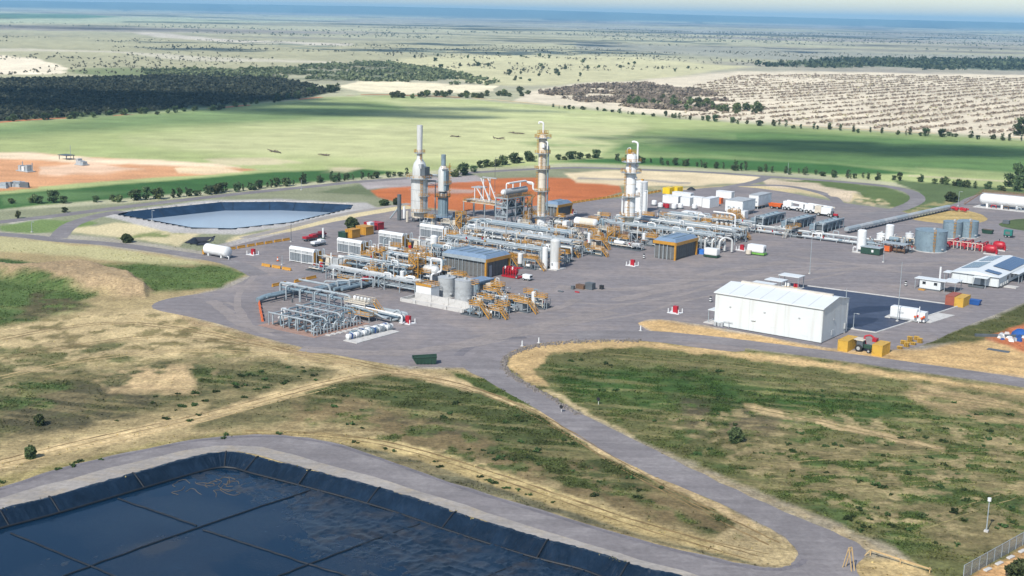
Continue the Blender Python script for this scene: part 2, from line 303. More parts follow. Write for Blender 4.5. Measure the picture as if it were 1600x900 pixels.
W = [
 ([(-900,0),(0,18),(180,26),(560,28),(520,34),(200,36),(0,36),(-900,20)], (190,200,160), 1.5, 3, 600),
 ([(-600,8),(0,21),(120,22),(190,26),(120,29),(0,29),(-600,16)], (98,138,98), 1, 2, 600),
 ([(300,27),(600,33),(900,39),(1200,49),(1600,60),(2400,78),(2400,86),(1600,68),(1200,56),(900,45),(600,37),(300,29)], (172,172,158), 2, 3, 500),
 ([(-700,40),(0,52),(300,58),(560,66),(800,75),(800,110),(560,108),(300,112),(0,124),(-700,130)], (184,180,140), 4, 8, 300),
 ([(200,50),(260,52),(370,62),(550,68),(540,72),(360,66),(240,57)], (222,212,192), 1, 3, 120),
 ([(-100,74),(60,76),(200,80),(330,88),(540,96),(530,99),(300,93),(150,82),(-100,80)], (214,206,178), 1, 3, 120),
 ([(380,62),(520,72),(700,78),(690,86),(520,80),(400,70)], (140,146,122), 2, 4, 120, (80,.5)),
 ([(-300,80),(0,88),(60,92),(108,106),(100,115),(40,119),(0,118),(-300,115)], (255,240,208), 1, 3, 60),
 ([(580,98),(660,88),(800,84),(1000,90),(1180,104),(1060,118),(930,130),(800,134),(690,122)], (212,206,156), 2, 6, 120),
 ([(270,108),(420,106),(560,98),(690,112),(700,125),(560,124),(400,122)], (132,138,106), 2, 5, 80, (60,.45)),
 ([(100,110),(200,104),(290,112),(280,122),(180,122)], (138,150,100), 2, 4, 60),
 ([(525,135),(560,127),(680,130),(780,134),(770,142),(640,146),(560,143)], (252,238,198), 1, 3, 40),
 ([(830,142),(900,132),(1000,125),(1150,112),(1300,112),(1600,118),(2300,130),(2300,250),(1600,216),(1400,206),(1200,192),(1000,178),(900,166),(800,158)], (235,220,190), 2, 4, 60),
 ([(900,76),(1180,92),(1600,112),(2300,130),(2300,104),(1600,88),(1200,76),(900,66)], (166,166,148), 2, 4, 200),
 ([(1180,98),(1300,92),(1600,95),(2200,100),(2200,118),(1600,108),(1450,108),(1280,104)], (104,118,92), 2, 4, 120, (80,.42)),
 ([(-600,122),(0,124),(180,122),(340,117),(450,126),(530,142),(480,153),(350,166),(200,179),(0,191),(-600,235)], (84,92,72), 1, 2, 40),
 ([(-700,250),(0,192),(200,180),(350,167),(500,153),(620,149),(760,158),(900,170),(1050,184),(1200,196),(1400,208),(1600,220),(2300,262),(2300,360),(1600,300),(1450,290),(1300,275),(1100,262),(900,256),(760,262),(640,270),(500,284),(300,300),(0,325),(-700,390)], (178,190,118), 1.5, 2, 40),
 ([(0,192),(350,168),(640,155),(700,165),(560,185),(300,198),(0,215),(-500,250),(-500,230)], (128,154,92), 8, 8, 120),  # upper left of the field, cloud shade put into the green
 ([(200,215),(500,190),(800,180),(1000,195),(1000,230),(800,245),(600,255),(420,245)], (204,206,144), 12, 12, 90),
 ([(560,150),(800,164),(1000,182),(1000,196),(800,182),(640,168)], (200,206,140), 5, 4, 60),
 ([(1000,205),(1200,200),(1600,225),(2300,265),(2300,340),(1600,275),(1300,262),(1100,250),(950,240)], (100,136,70), 8, 8, 90),  # deeper green on the right, with cloud shade painted into the colour
 ([(820,218),(1000,208),(1150,214),(1000,232),(850,232)], (150,170,105), 6, 8, 60, (60,.45)),
 ([(850,252),(980,246),(1100,247),(1300,256),(1440,272),(1300,272),(1100,262),(960,255)], (64,116,48), 1.5, 1.5, 40),
 ([(1430,262),(1500,264),(1600,272),(1600,280),(1480,276)], (150,165,100), 2, 3, 40),
 ([(1420,273),(1600,284),(1600,286),(1420,275)], (205,195,150), .8, 1, 40),
 ([(-500,335),(0,303),(150,292),(300,280),(420,270),(560,262),(620,268),(560,278),(400,292),(250,306),(100,318),(0,328),(-500,390)], (60,106,46), 1.5, 2, 40),
 ([(0,306),(110,296),(200,300),(130,312),(0,322)], (92,128,70), 3, 4, 40),
 ([(320,250),(420,248),(480,256),(575,262),(540,268),(440,264),(350,262)], (216,204,158), 2, 4, 30, (25,.42)),
 ([(-500,250),(0,240),(60,240),(130,246),(250,252),(340,258),(405,266),(330,273),(240,278),(140,287),(60,292),(0,298),(-500,340)], (222,160,108), 1, 2, 30),
 ([(-300,246),(0,238),(40,239),(110,244),(220,249),(330,254),(380,262),(300,260),(160,254),(60,250),(0,248),(-300,256)], (248,222,184), 1.5, 3, 25),
 ([(275,262),(340,258),(378,268),(330,272),(280,270)], (244,214,168), 1.5, 3, 25),
 ([(60,262),(150,256),(230,262),(160,270),(60,272)], (236,196,160), 2, 5, 25),
 ([(-300,312),(0,296),(60,291),(60,294),(0,300),(-300,318)], (205,150,95), .6, 1, 25),
 ([(-500,400),(0,330),(200,316),(420,298),(560,285),(640,280),(700,275),(900,262),(1200,272),(1400,290),(1600,300),(2200,340),(2200,420),(1600,330),(1300,330),(1000,310),(640,330),(450,365),(330,395),(180,372),(0,360),(-500,420)], (146,150,116), 1.5, 3, 30),
 ([(0,352),(60,342),(130,343),(150,350),(120,362),(40,364),(0,360)], (120,146,78), 1, 3, 12),
 ([(95,360),(180,346),(240,352),(320,350),(330,362),(280,384),(180,372)], (218,202,154), 1.5, 4, 12),
 ([(180,372),(240,362),(330,358),(290,366),(230,378)], (140,150,88), 1, 3, 10, (8,.5)),
 ([(20,350),(80,340),(0,344)], (190,184,170), 1, 2, 12),
 ([(350,375),(450,355),(560,330),(640,318),(640,330),(540,350),(460,366),(360,390)], (220,202,154), 1.5, 3, 12),
 ([(330,384),(380,372),(450,362),(450,366),(350,390)], (176,170,166), 1, 1, 12),
 ([(150,335),(330,312),(440,311),(570,317),(592,325),(470,352),(370,366),(270,364)], (188,184,180), 1, 2, 12),
 ([(490,300),(580,287),(610,288),(590,306),(520,303)], (112,124,86), 1, 2, 12),
 ([(578,298),(640,288),(740,280),(850,277),(930,280),(968,290),(972,300),(930,312),(820,325),(720,330),(640,322),(590,308)], (206,112,48), 1, .8, 20),
 ([(560,285),(640,278),(745,274),(760,282),(660,290),(575,297)], (176,166,164), 1, 1.5, 20),
 ([(640,296),(690,293),(745,297),(735,302),(660,302)], (186,152,136), 1, 1.5, 20),
 ([(880,270),(960,266),(1080,268),(1190,275),(1180,285),(1100,290),(1000,292),(900,285)], (236,214,170), 1.5, 2, 15),
 ([(905,276),(990,279),(1080,285),(1080,287),(990,283),(900,279)], (168,160,148), .7, 1.5, 15),
 ([(1000,294),(1100,292),(1180,288),(1340,300),(1330,316),(1250,302),(1120,302)], (208,188,138), 1.5, 2, 12),
 ([(1190,280),(1260,282),(1330,290),(1345,300),(1325,316),(1280,300),(1200,292)], (214,194,164), 1.5, 2, 12),
 ([(1215,280),(1330,286),(1400,296),(1430,310),(1400,325),(1345,318),(1345,300),(1280,289)], (98,118,62), 1, 3, 10),
 ([(1330,308),(1380,312),(1400,324),(1350,322)], (206,186,140), 1, 3, 10, (6,.48)),
 ([(1390,280),(1600,296),(1700,310),(1540,304),(1490,318),(1420,340),(1370,338),(1440,318),(1436,300)], (98,118,70), 1, 2, 15),
 ([(1370,338),(1440,320),(1500,310),(1480,320),(1420,338)], (165,155,100), 1.5, 3, 10, (6,.45)),
 # left foreground
 ([(-900,420),(0,368),(180,387),(330,408),(392,430),(300,462),(240,482),(420,532),(640,575),(740,575),(900,660),(1240,850),(1240,890),(0,770),(-900,1000)], (176,156,108), 2, 3, 10),
 ([(-300,385),(0,370),(150,385),(330,412),(250,415),(100,400),(0,392),(-300,420)], (190,182,128), 2, 3, 10),
 ([(110,410),(260,414),(350,416),(385,425),(345,450),(240,458),(200,435),(150,420)], (92,116,54), 1.5, 3, 8),
 ([(-200,420),(0,415),(60,412),(110,410),(200,425),(240,455),(225,465),(120,455),(0,432),(-200,440)], (180,154,114), 1.5, 4, 8),
 ([(-100,405),(0,404),(80,412),(0,424),(-100,430)], (80,104,52), 1, 2, 8),
 ([(-300,430),(0,432),(60,440),(150,462),(120,475),(150,480),(100,492),(0,512),(-300,540)], (88,112,54), 2, 5, 8),
 ([(60,455),(160,480),(100,492),(20,500)], (88,84,54), 3, 5, 6, (5,.42)),
 ([(-300,540),(0,515),(100,490),(250,480),(420,535),(560,565),(600,590),(480,575),(330,560),(200,580),(0,620),(-300,680)], (206,182,130), 3, 6, 8),
 ([(250,480),(420,535),(560,568),(520,570),(380,535),(300,510)], (176,150,108), 2, 5, 6, (6,.5)),
 ([(-300,650),(0,600),(130,575),(280,560),(420,560),(520,585),(450,605),(330,625),(150,655),(0,690),(-300,760)], (100,100,62), 4, 7, 8),
 ([(-100,600),(0,596),(70,585),(120,600),(80,640),(0,650),(-100,660)], (80,102,50), 4, 8, 8, (8,.42)),
 ([(100,600),(200,600),(260,640),(60,680),(0,690),(0,640)], (92,88,62), 4, 8, 6, (6,.45)),
 ([(140,590),(280,568),(340,580),(300,612),(180,610)], (206,176,126), 3, 7, 6, (5,.46)),
 ([(290,575),(420,558),(500,580),(400,604),(320,600)], (82,94,48), 2, 6, 5, (5,.5)),
 ([(330,625),(480,600),(560,590),(520,640),(420,668),(300,670)], (118,112,72), 3, 6, 6),
 ([(-200,745),(0,715),(150,680),(330,640),(480,600),(560,585),(570,592),(480,612),(340,652),(200,690),(60,712),(0,735),(-200,770)], (216,188,134), 1.5, 3, 5),
 ([(-200,780),(0,745),(200,700),(320,680),(400,672),(400,678),(300,688),(200,708),(0,762),(-200,800)], (150,138,84), 1.5, 3, 5),
 ([(480,612),(600,583),(720,600),(860,650),(960,700),(1100,770),(1220,850),(1180,860),(1000,800),(800,730),(600,670),(480,655)], (82,92,48), 3, 4, 6),
 ([(460,630),(560,620),(700,670),(900,720),(1100,790),(1180,845),(1000,812),(800,748),(600,692),(450,672)], (132,114,76), 6, 9, 6, (7,.43)),
 ([(560,640),(700,650),(760,690),(650,690)], (104,94,66), 5, 8, 5, (5,.45)),
 ([(380,672),(520,678),(640,695),(800,745),(1000,812),(1200,868),(1190,882),(1000,835),(800,770),(640,715),(500,684),(380,678)], (178,156,100), 1.5, 3, 4),
 ([(560,690),(700,720),(860,775),(1000,820),(1000,812),(860,762),(700,706),(580,682)], (206,182,122), 1, 3, 3, (3,.4)),
 ([(480,683),(640,714),(800,770),(1000,835),(1190,882),(1185,885),(1000,842),(850,800),(700,755),(560,705)], (112,108,80), 1, 2, 4),
 ([(590,582),(650,590),(740,612),(830,640),(890,675),(930,705),(1040,760),(1160,820),(1200,852),(1240,850),(1180,815),(1060,755),(960,700),(900,660),(860,640),(760,605),(680,583),(620,577)], (206,178,128), 1.5, 3, 4),
 ([(700,578),(760,592),(850,640),(840,640),(740,605)], (84,100,46), 1, 2, 4),
 ([(1150,820),(1200,825),(1245,855),(1240,880),(1190,885),(1100,855)], (190,168,120), 2, 4, 4),
 ([(-200,530),(100,492),(250,484),(430,540),(560,570),(420,560),(250,566),(0,612),(-200,650)], (136,124,78), 3, 6, 5, (4,.56)),
 ([(-200,560),(0,540),(200,530),(400,548),(330,560),(150,575),(0,600),(-200,630)], (116,116,70), 3, 8, 6, (7,.58)),
 ([(480,640),(640,640),(820,700),(1000,770),(1150,840),(900,775),(650,695),(480,665)], (92,104,54), 3, 6, 4, (3.5,.55)),
 # right foreground
 ([(790,560),(830,537),(1000,528),(1250,555),(1600,605),(2300,700),(2300,1300),(1350,1300),(1350,860),(1200,790),(1000,690),(850,615),(795,580)], (108,110,62), 1, 1, 10),
 ([(850,575),(950,568),(1150,580),(1450,635),(1510,650),(1200,662),(1000,642),(900,622)], (64,94,36), 7, 10, 8),
 ([(830,560),(950,550),(1200,570),(1400,605),(1300,612),(1100,588),(900,575)], (112,112,66), 4, 6, 8, (8,.42)),
 ([(1050,625),(1180,635),(1260,655),(1200,690),(1080,675)], (102,94,68), 6, 8, 6, (6,.4)),
 ([(1130,690),(1350,685),(1600,700),(1900,760),(1900,900),(1500,860),(1250,770)], (128,118,76), 8, 9, 8),
 ([(1350,700),(1600,680),(1900,720),(1900,840),(1550,800),(1400,790)], (100,112,58), 8, 10, 8, (9,.46)),
 ([(1230,770),(1400,800),(1480,860),(1400,860),(1280,810)], (86,104,52), 5, 7, 6, (6,.45)),
 ([(1350,585),(1600,618),(1900,660),(1900,690),(1600,665),(1450,640)], (172,148,102), 4, 7, 7, (8,.44)),
 ([(900,600),(1200,600),(1600,650),(1900,700),(1900,860),(1500,850),(1250,780),(1000,680)], (84,104,48), 4, 8, 5, (4,.55)),
 ([(1000,640),(1300,640),(1600,680),(1900,720),(1900,860),(1450,840),(1200,760)], (160,144,98), 3, 8, 5, (2.6,.59)),
 ([(800,545),(830,535),(1000,532),(1250,560),(1600,610),(1600,617),(1250,570),(1000,541),(860,551),(835,580),(860,605),(830,600),(795,575)], (208,174,116), 1.5, 3, 4),
 ([(850,610),(900,640),(960,670),(1000,690),(990,682),(920,645),(870,612)], (206,184,136), 1.5, 3, 4),
 ([(1160,630),(1210,640),(1330,665),(1480,700),(1475,706),(1330,675),(1210,650),(1160,636)], (190,164,116), 1, 3, 4, (6,.36)),
 ([(900,645),(1000,690),(1100,732),(1250,795),(1400,855),(1430,885),(1350,872),(1200,798),(1000,704)], (162,150,124), 2, 3, 5),
 ([(960,680),(1080,728),(1300,818),(1400,868),(1370,868),(1200,795),(1000,704)], (178,160,124), 1.5, 3, 4, (4,.46)),
 ([(1340,872),(1420,878),(1470,905),(1470,1000),(1320,1000)], (190,164,110), 2, 4, 5),
 ([(1505,905),(1600,858),(1700,822),(1900,900),(1500,1000)], (208,160,102), 2, 3, 5),
 ([(990,503),(1030,498),(1110,512),(1316,548),(1440,545),(1530,528),(1600,540),(2300,640),(2300,700),(1600,590),(1350,560),(1150,538),(1030,525)], (210,172,112), 1.5, 2, 6),
 ([(1600,476),(1700,446),(2000,480),(1700,540),(1600,520),(1530,535),(1430,540),(1500,515)], (84,88,44), 1.5, 3, 8),
 ([(1540,528),(1600,505),(1800,480),(1800,600),(1600,552)], (190,106,58), 1.5, 2, 8),
]
for i, w in enumerate(W):
    near_ = min(p[1] for p in w[0]) > 385; f_ = 1.9 if near_ else 1.0
    paint(w[0], w[1], w[2]*f_, w[3]*(1.35 if near_ else 1.0), w[4]*(.8 if near_ else 1), patch=w[5] if len(w) > 5 else None, seed=i*3+1)
# streaks: drill rows in the near paddocks, mottling everywhere
ang = R(-12.0); sx_, sy_ = TX*math.cos(ang)+TY*math.sin(ang), -TX*math.sin(ang)+TY*math.cos(ang)
streak = .6*fbm(sx_/22, sy_/0.9, 51, 3)+.4*fbm(sx_/7, sy_/0.45, 52, 2)
near = sstep(420, 250, Rr)
k = 1+near*(streak-.5)*0.85*sstep(-30, 40, TX-20)
ang2 = R(14.0); s2x, s2y = TX*math.cos(ang2)+TY*math.sin(ang2), -TX*math.sin(ang2)+TY*math.cos(ang2)
k = k*(1+near*sstep(30, -30, TX-20)*((fbm(s2x/18, s2y/1.6, 151, 4)-.5)*0.5+(fbm(s2x/60, s2y/5, 153, 4)-.5)*0.4))
mid = sstep(430, 560, Rr)*sstep(1900, 900, Rr)
k = k*(1+mid*((fbm(sx_/90, sy_/7, 161, 4)-.5)*0.34+(fbm(s2x/25, s2y/3, 163, 4)-.5)*0.26))
k = k*(1+(n_mid-.5)*0.30)*(1+(n_sm-.5)*0.42)*(1+(n_fine-.5)*0.85*sstep(520, 220, Rr))
dry = near*sstep(.52, .68, fbm(sx_/16, sy_/2.0, 61, 5))*0.30
col = col*(1-dry[..., None])+C((184, 162, 110))*dry[..., None]
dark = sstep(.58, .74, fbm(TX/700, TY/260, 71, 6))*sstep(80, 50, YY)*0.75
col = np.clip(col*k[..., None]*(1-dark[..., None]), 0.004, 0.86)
# relief: low spoil mound at the left, pond cuts, far range
TZ = np.zeros_like(TX)
mpoly = [(-260, 424), (0, 414), (70, 409), (130, 408), (200, 424), (243, 455), (228, 468), (120, 460), (0, 440), (-260, 452)]
wm = (PX > -300) & (PX < 300) & (PY > 390) & (PY < 490); xm, ym = PX[wm]+(n_sm[wm]-.5)*26, PY[wm]+(n_sm[wm]-.5)*10
dm = np.where(in_poly(xm, ym, mpoly), edge_dist(xm, ym, mpoly), 0); TZ[wm] += 3.0*sstep(0, 15, dm)*(1+.5*(fbm(TX[wm]/5, TY[wm]/5, 401, 4)-.5))
mc = G(1325, 305); md = np.hypot((TX-mc.x)/9, (TY-mc.y)/10); TZ += 1.8*sstep(1.0, 0.2, md)
TZ += sstep(700, 1600, Rr)*(n_mid-.5)*6*sstep(9000, 3000, Rr)
azd = np.degrees(A)
crest = 92+44*np.exp(-((azd+4)/13.0)**2)+16*(fbm(azd/3.0, azd*0+2, 5, 5)-.5)
TZ += sstep(17500, 24000, Rr)*crest
for rim, dep in ((rim1, 4.5), (rim2, 5.5), (sump, 2.5)):
    P = [(p.x, p.y) for p in inset(rim, -0.05)]; xs = [p[0] for p in P]; ys = [p[1] for p in P]
    w = (TX > min(xs)) & (TX < max(xs)) & (TY > min(ys)) & (TY < max(ys))
    ii = in_poly(TX[w], TY[w], P); zz = TZ[w]; zz[ii] = -dep; TZ[w] = zz
idx = np.arange(nr*nc).reshape(nr, nc)
Fq = np.stack([idx[:-1, :-1], idx[:-1, 1:], idx[1:, 1:], idx[1:, :-1]], -1).reshape(-1, 4)[:, ::-1]
gm = bpy.data.materials.new('land'); gm.use_nodes = True; nt = gm.node_tree; b = nt.nodes['Principled BSDF']
b.inputs['Roughness'].default_value = 0.95; b.inputs['Specular IOR Level'].default_value = 0.1
at_ = nd(nt, 'ShaderNodeAttribute', attribute_name='Col'); ge = nd(nt, 'ShaderNodeNewGeometry')
def _n(s, det=6, ro=0.65):
    n = nd(nt, 'ShaderNodeTexNoise'); n.inputs['Scale'].default_value = s; n.inputs['Detail'].default_value = det; n.inputs['Roughness'].default_value = ro
    nt.links.new(ge.outputs['Position'], n.inputs['Vector']); return n.outputs[0]
mr = nd(nt, 'ShaderNodeMapRange'); mr.inputs[1].default_value = 0.32; mr.inputs[2].default_value = 0.68; mr.inputs[3].default_value = 0.55; mr.inputs[4].default_value = 1.42
nt.links.new(_n(1.3, 8, 0.72), mr.inputs[0])
mx = nd(nt, 'ShaderNodeMix', data_type='RGBA', blend_type='MULTIPLY'); mx.inputs[0].default_value = 1
nt.links.new(at_.outputs['Color'], mx.inputs[6]); nt.links.new(mr.outputs[0], mx.inputs[7]); nt.links.new(mx.outputs[2], b.inputs['Base Color'])
bp = nd(nt, 'ShaderNodeBump'); bp.inputs['Strength'].default_value = 0.7; bp.inputs['Distance'].default_value = 0.35
nt.links.new(_n(1.1, 7, 0.7), bp.inputs['Height']); nt.links.new(bp.outputs[0], b.inputs['Normal'])
gme = np_mesh('ground', np.stack([TX, TY, TZ], -1).reshape(-1, 3), Fq, gm, True)
ca = gme.color_attributes.new('Col', 'FLOAT_COLOR', 'POINT')
ca.data.foreach_set('color', np.concatenate([col, np.ones((nr, nc, 1))], -1).astype(np.float32).ravel())
tag(link('ground', gme), kind='structure')
# ------------------------------------------------------------------ sheets: pads and roads
def sheet(name, pts, z, m, kind='structure', jit=0.25, thick=0.0):
    P = []
    for i, p in enumerate(pts):
        P.append(Vector((p.x+rng.uniform(-jit, jit), p.y+rng.uniform(-jit, jit), z)))
    tri = tessellate_polygon([P]); mb = MB(); mb.add(P, [t for t in tri])
    me = mb.mesh(name, m)
    if me.polygons[0].normal.z < 0: me.flip_normals()
    return tag(link(name, me), kind=kind)
def ribbon(name, px, w, z, m, n=8, jit=0.12):
    P = [G(x, y) for x, y in crom(px, n)]; L = []; Rg = []
    for i, p in enumerate(P):
        t = (P[min(i+1, len(P)-1)]-P[max(i-1, 0)]); t.z = 0; t.normalize(); nn = Vector((-t.y, t.x, 0))
        ww = w[0]+(w[1]-w[0])*i/(len(P)-1) if isinstance(w, tuple) else w
        L.append(p+nn*(ww/2+rng.uniform(-jit, jit))); Rg.append(p-nn*(ww/2+rng.uniform(-jit, jit)))
    mb = MB(); vs = [Vector((q.x, q.y, z)) for pr in zip(L, Rg) for q in pr]
    mb.add(vs, [(2*i, 2*i+1, 2*i+3, 2*i+2) for i in range(len(P)-1)])
    me = mb.mesh(name, m)
    if me.polygons[0].normal.z < 0: me.flip_normals()
    return tag(link(name, me), kind='structure')
m_pad = ground_mat('pad_gravel', lin(141, 135, 136, .70), 0.15, 0.022, 0.5, tint=lin(168, 155, 146, .72), tint_amt=0.6)
m_road = ground_mat('road_bitumen', lin(136, 131, 132, .70), 0.14, 0.04, 1.2, tint=lin(166, 161, 160, .72), tint_amt=0.6, bump=0.15)
m_shoulder = ground_mat('shoulder_gravel', lin(164, 158, 152, .74), 0.16, 0.12, 1.2, tint=lin(178, 164, 140, .74), tint_amt=0.6)
m_dkgrav = ground_mat('dark_gravel', lin(122, 118, 122, .74), 0.2, 0.2, 2.0)
m_track = ground_mat('red_track', lin(200, 130, 88, .74), 0.15, 0.02, 0.3)
m_straw = ground_mat('straw_verge', lin(196, 170, 112, .74), 0.25, 0.15, 0.9, tint=lin(150, 138, 80, .74), tint_amt=0.7, bump=0.8)
m_conc = ground_mat('concrete_slab', lin(200, 198, 196, .74), 0.10, 0.3, 1.2, tint=lin(176, 170, 164, .74), bump=0.1)
m_wheel = ground_mat('wheel_worn_gravel', lin(156, 147, 143, .70), 0.14, 0.1, 0.9, tint=lin(146, 139, 138, .70), tint_amt=1.0)
pad = [(240,482),(262,467),(330,456),(372,443),(390,432),(392,424),(380,415),(330,405),(318,396),(355,386),(405,374),(455,362),(520,347),(600,332),(650,326),(720,330),(830,322),(930,312),(985,308),(1040,300),(1130,292),(1200,296),(1290,312),(1340,320),(1400,328),(1440,338),(1482,322),(1535,302),(1600,304),(1800,318),(1900,400),(1700,446),(1600,474),(1505,512),(1445,538),(1400,546),(1316,546),(1200,526),(1113,510),(1030,499),(1000,503),(1005,512),(1040,522),(1150,536),(1150,550),(1000,532),(900,532),(840,537),(800,548),(786,562),(760,574),(700,574),(640,572),(600,568),(520,553),(420,530),(330,503)]
sheet('gravel_pad', [G(x, y) for x, y in crom(pad, 4, True)], 0.012, m_pad)
sheet('straw_verge', [G(x, y) for x, y in crom([(1425,342),(1460,334),(1495,328),(1530,334),(1542,344),(1510,351),(1470,349)], 4, True)], 0.020, m_straw)
sheet('straw_verge', [G(x, y) for x, y in crom([(1560,350),(1600,342),(1660,352),(1640,364),(1585,358)], 4, True)], 0.020, ground_mat('green_verge', lin(88, 104, 60, .74), .25, .15, .9, bump=.8))
acc = [(720,572),(770,600),(860,652),(900,682),(1000,734),(1100,776),(1190,818),(1232,845),(1246,862),(1238,880),(1212,887),(1180,884),(1100,868),(980,838),(850,798),(700,752),(560,703),(480,684),(400,679),(300,687),(200,707),(100,730),(0,762),(-300,850),(-300,890),(0,796),(79,776),(210,739),(300,714),(345,706),(383,707),(412,714),(503,738),(612,767),(709,799),(792,825),(854,843),(924,860),(980,879),(1070,903),(1250,960),(1420,1010),(1400,950),(1340,895),(1352,868),(1345,852),(1300,830),(1200,788),(1100,742),(1000,692),(900,642),(850,614),(800,586),(784,566),(740,560)]
sheet('access_road', [G(x, y) for x, y in crom(acc, 4, True)], 0.020, m_road)
sh1 = [(-300,868),(0,778),(80,756),(200,724),(300,702),(350,697),(400,698),(440,706),(520,728),(640,762),(760,800),(880,838),(1000,874),(1110,905),(1070,903),(980,879),(924,860),(854,843),(792,825),(709,799),(612,767),(503,738),(412,714),(383,707),(345,706),(300,714),(210,739),(79,776),(0,796),(-300,890)]
sheet('road_shoulder', [G(x, y) for x, y in crom(sh1, 4, True)], 0.028, m_shoulder)
ribbon('access_road', [(900,524),(1000,522),(1100,530),(1200,542),(1350,562),(1600,598),(1900,645)], 7.5, 0.024, m_road)
ribbon('gravel_windrow', [(716,556),(725,548),(745,538),(780,530),(822,527)], 2.2, 0.028, m_dkgrav)
ribbon('gravel_windrow', [(1258,874),(1245,884),(1215,890),(1180,888),(1120,876),(1000,846),(880,811),(760,775)], (1.0, 0.8), 0.030, m_dkgrav)
ribbon('gravel_windrow', [(-150,806),(0,765),(100,733),(200,710),(300,690),(400,682),(480,687),(560,706),(700,755),(760,775)], .9, 0.031, m_dkgrav)
ribbon('perimeter_road', [(-200,372),(0,347),(80,338),(190,324),(300,311),(400,300),(480,292),(560,284),(640,278),(720,271),(800,266),(900,262),(1000,265),(1100,269),(1200,276),(1300,283),(1385,291),(1425,301),(1432,314),(1400,328),(1350,336)], 6.5, 0.020, m_road)
ribbon('perimeter_road', [(-300,352),(0,366),(90,375),(180,382),(260,393),(330,404),(372,414),(405,430)], 6.0, 0.024, m_road)
ribbon('service_track', [(1200,276),(1180,284),(1150,290),(1110,298)], 5.0, 0.024, m_road)
ribbon('service_track', [(1150,290),(1220,290),(1270,298),(1300,308),(1310,318)], 5.0, 0.026, m_road)
ribbon('service_track', [(90,372),(110,352),(150,338),(190,330)], 6.0, 0.016, m_road)
ribbon('service_track', [(380,372),(440,358),(520,338),(600,324),(640,318)], 4.0, 0.018, m_shoulder)
ribbon('red_track', [(-300,222),(0,191),(150,182),(300,172),(400,163),(480,154),(560,148),(640,149),(720,152)], 7.0, 0.05, m_track)
ribbon('sand_track', [(740,153),(840,162),(950,172),(1100,184),(1250,196),(1400,205),(1600,216),(1900,236)], 5.0, 0.05, ground_mat('pale_sand', lin(232, 206, 160, .74), .12, .02, .3))
ribbon('wheel_tracks', [(352,472),(372,480),(385,500),(400,516),(440,528)], 1.6, 0.019, m_wheel)
ribbon('wheel_tracks', [(420,408),(390,440),(372,462),(374,490),(392,510),(420,522)], 1.8, 0.022, m_wheel)
ribbon('wheel_tracks', [(720,545),(800,528),(900,505),(1000,490),(1080,468),(1250,440),(1330,424)], 1.5, 0.025, m_wheel)
ribbon('wheel_tracks', [(700,540),(790,518),(900,494),(1050,462),(1180,440)], 1.2, 0.028, m_wheel)
ribbon('wheel_tracks', [(880,470),(960,476),(1060,462),(1150,436),(1300,414),(1420,416),(1560,412)], 1.4, 0.031, m_wheel)
ribbon('dust_swath', [(470,545),(600,552),(720,540),(840,510),(960,488)], 4.5, 0.034, m_wheel, jit=.6)
ribbon('dust_swath', [(870,448),(960,452),(1040,446),(1130,424),(1240,408)], 5.0, 0.037, m_wheel, jit=.8)
ribbon('dust_swath', [(960,470),(1080,446),(1200,432),(1330,420),(1480,410)], 4.0, 0.040, m_wheel, jit=.6)
ribbon('dust_swath', [(330,470),(352,486),(378,505),(420,520)], 3.5, 0.043, m_wheel, jit=.5)
ribbon('dust_swath', [(1230,400),(1300,408),(1400,424),(1440,428)], 3.5, 0.046, m_wheel, jit=.6)
ribbon('dust_swath', [(740,470),(800,486),(860,484),(900,468)], 3.0, 0.049, m_wheel, jit=.6)
m_rutp = ground_mat('pale_rut', lin(206, 180, 130, .70), .2, .2, 1.5); m_rutd = ground_mat('dark_rut', lin(140, 118, 80, .74), .25, .2, 1.5); zr_ = [0.012]
def ruts(px, gap=1.9, w=.4, m=None, n=2):
    for q in range(n):
        zr_[0] += .0015; P = [G(x, y) for x, y in crom(px, 10)]; o = (q-(n-1)/2)*gap; vs = []
        for i, p in enumerate(P):
            t = P[min(i+1, len(P)-1)]-P[max(i-1, 0)]; t.z = 0; t.normalize(); nn = Vector((-t.y, t.x, 0)); ww = w*rng.uniform(.35, 1.2)/2; oo = o+rng.uniform(-.12, .12); vs += [p+nn*(oo+ww)+Vector((0, 0, zr_[0])), p+nn*(oo-ww)+Vector((0, 0, zr_[0]))]
        mb = MB(); mb.add(vs, [(2*i, 2*i+1, 2*i+3, 2*i+2) for i in range(len(P)-1)]); me = mb.mesh('wheel_ruts', m or m_rutd)
        if me.polygons[0].normal.z < 0: me.flip_normals()
        tag(link('wheel_ruts', me), kind='structure')
ruts([(0,722),(150,686),(330,646),(480,606),(560,588),(600,583)], m=m_rutd); ruts([(-20,732),(120,700),(300,660),(420,628),(520,604)], m=m_rutp)
ruts([(380,675),(520,681),(640,702),(800,752),(1000,820),(1180,872)], m=m_rutd); ruts([(460,676),(600,690),(760,735),(920,790),(1080,838),(1200,866)], w=.3, m=m_rutd, n=1); ruts([(600,584),(700,598),(800,630),(880,672),(980,732),(1100,796),(1210,850)], m=m_rutd)
ruts([(620,580),(720,600),(830,642),(900,688),(1000,745),(1120,806)], 1.2, .35, m_rutd, 1); ruts([(0,560),(120,540),(260,525),(400,540),(520,560),(620,580)], m=m_rutd); ruts([(0,590),(150,560),(300,548),(440,556),(560,574)], m=m_rutp); ruts([(200,492),(300,512),(420,541),(560,568)], 1.7, .4, m_rutp)
ruts([(0,530),(100,512),(200,505),(320,520),(440,545)], m=m_rutd)
m_rutg = ground_mat('straw_rut', lin(158, 146, 98, .70), .3, .3, 2.0, tint=lin(112, 112, 66, .70), tint_amt=1.0)
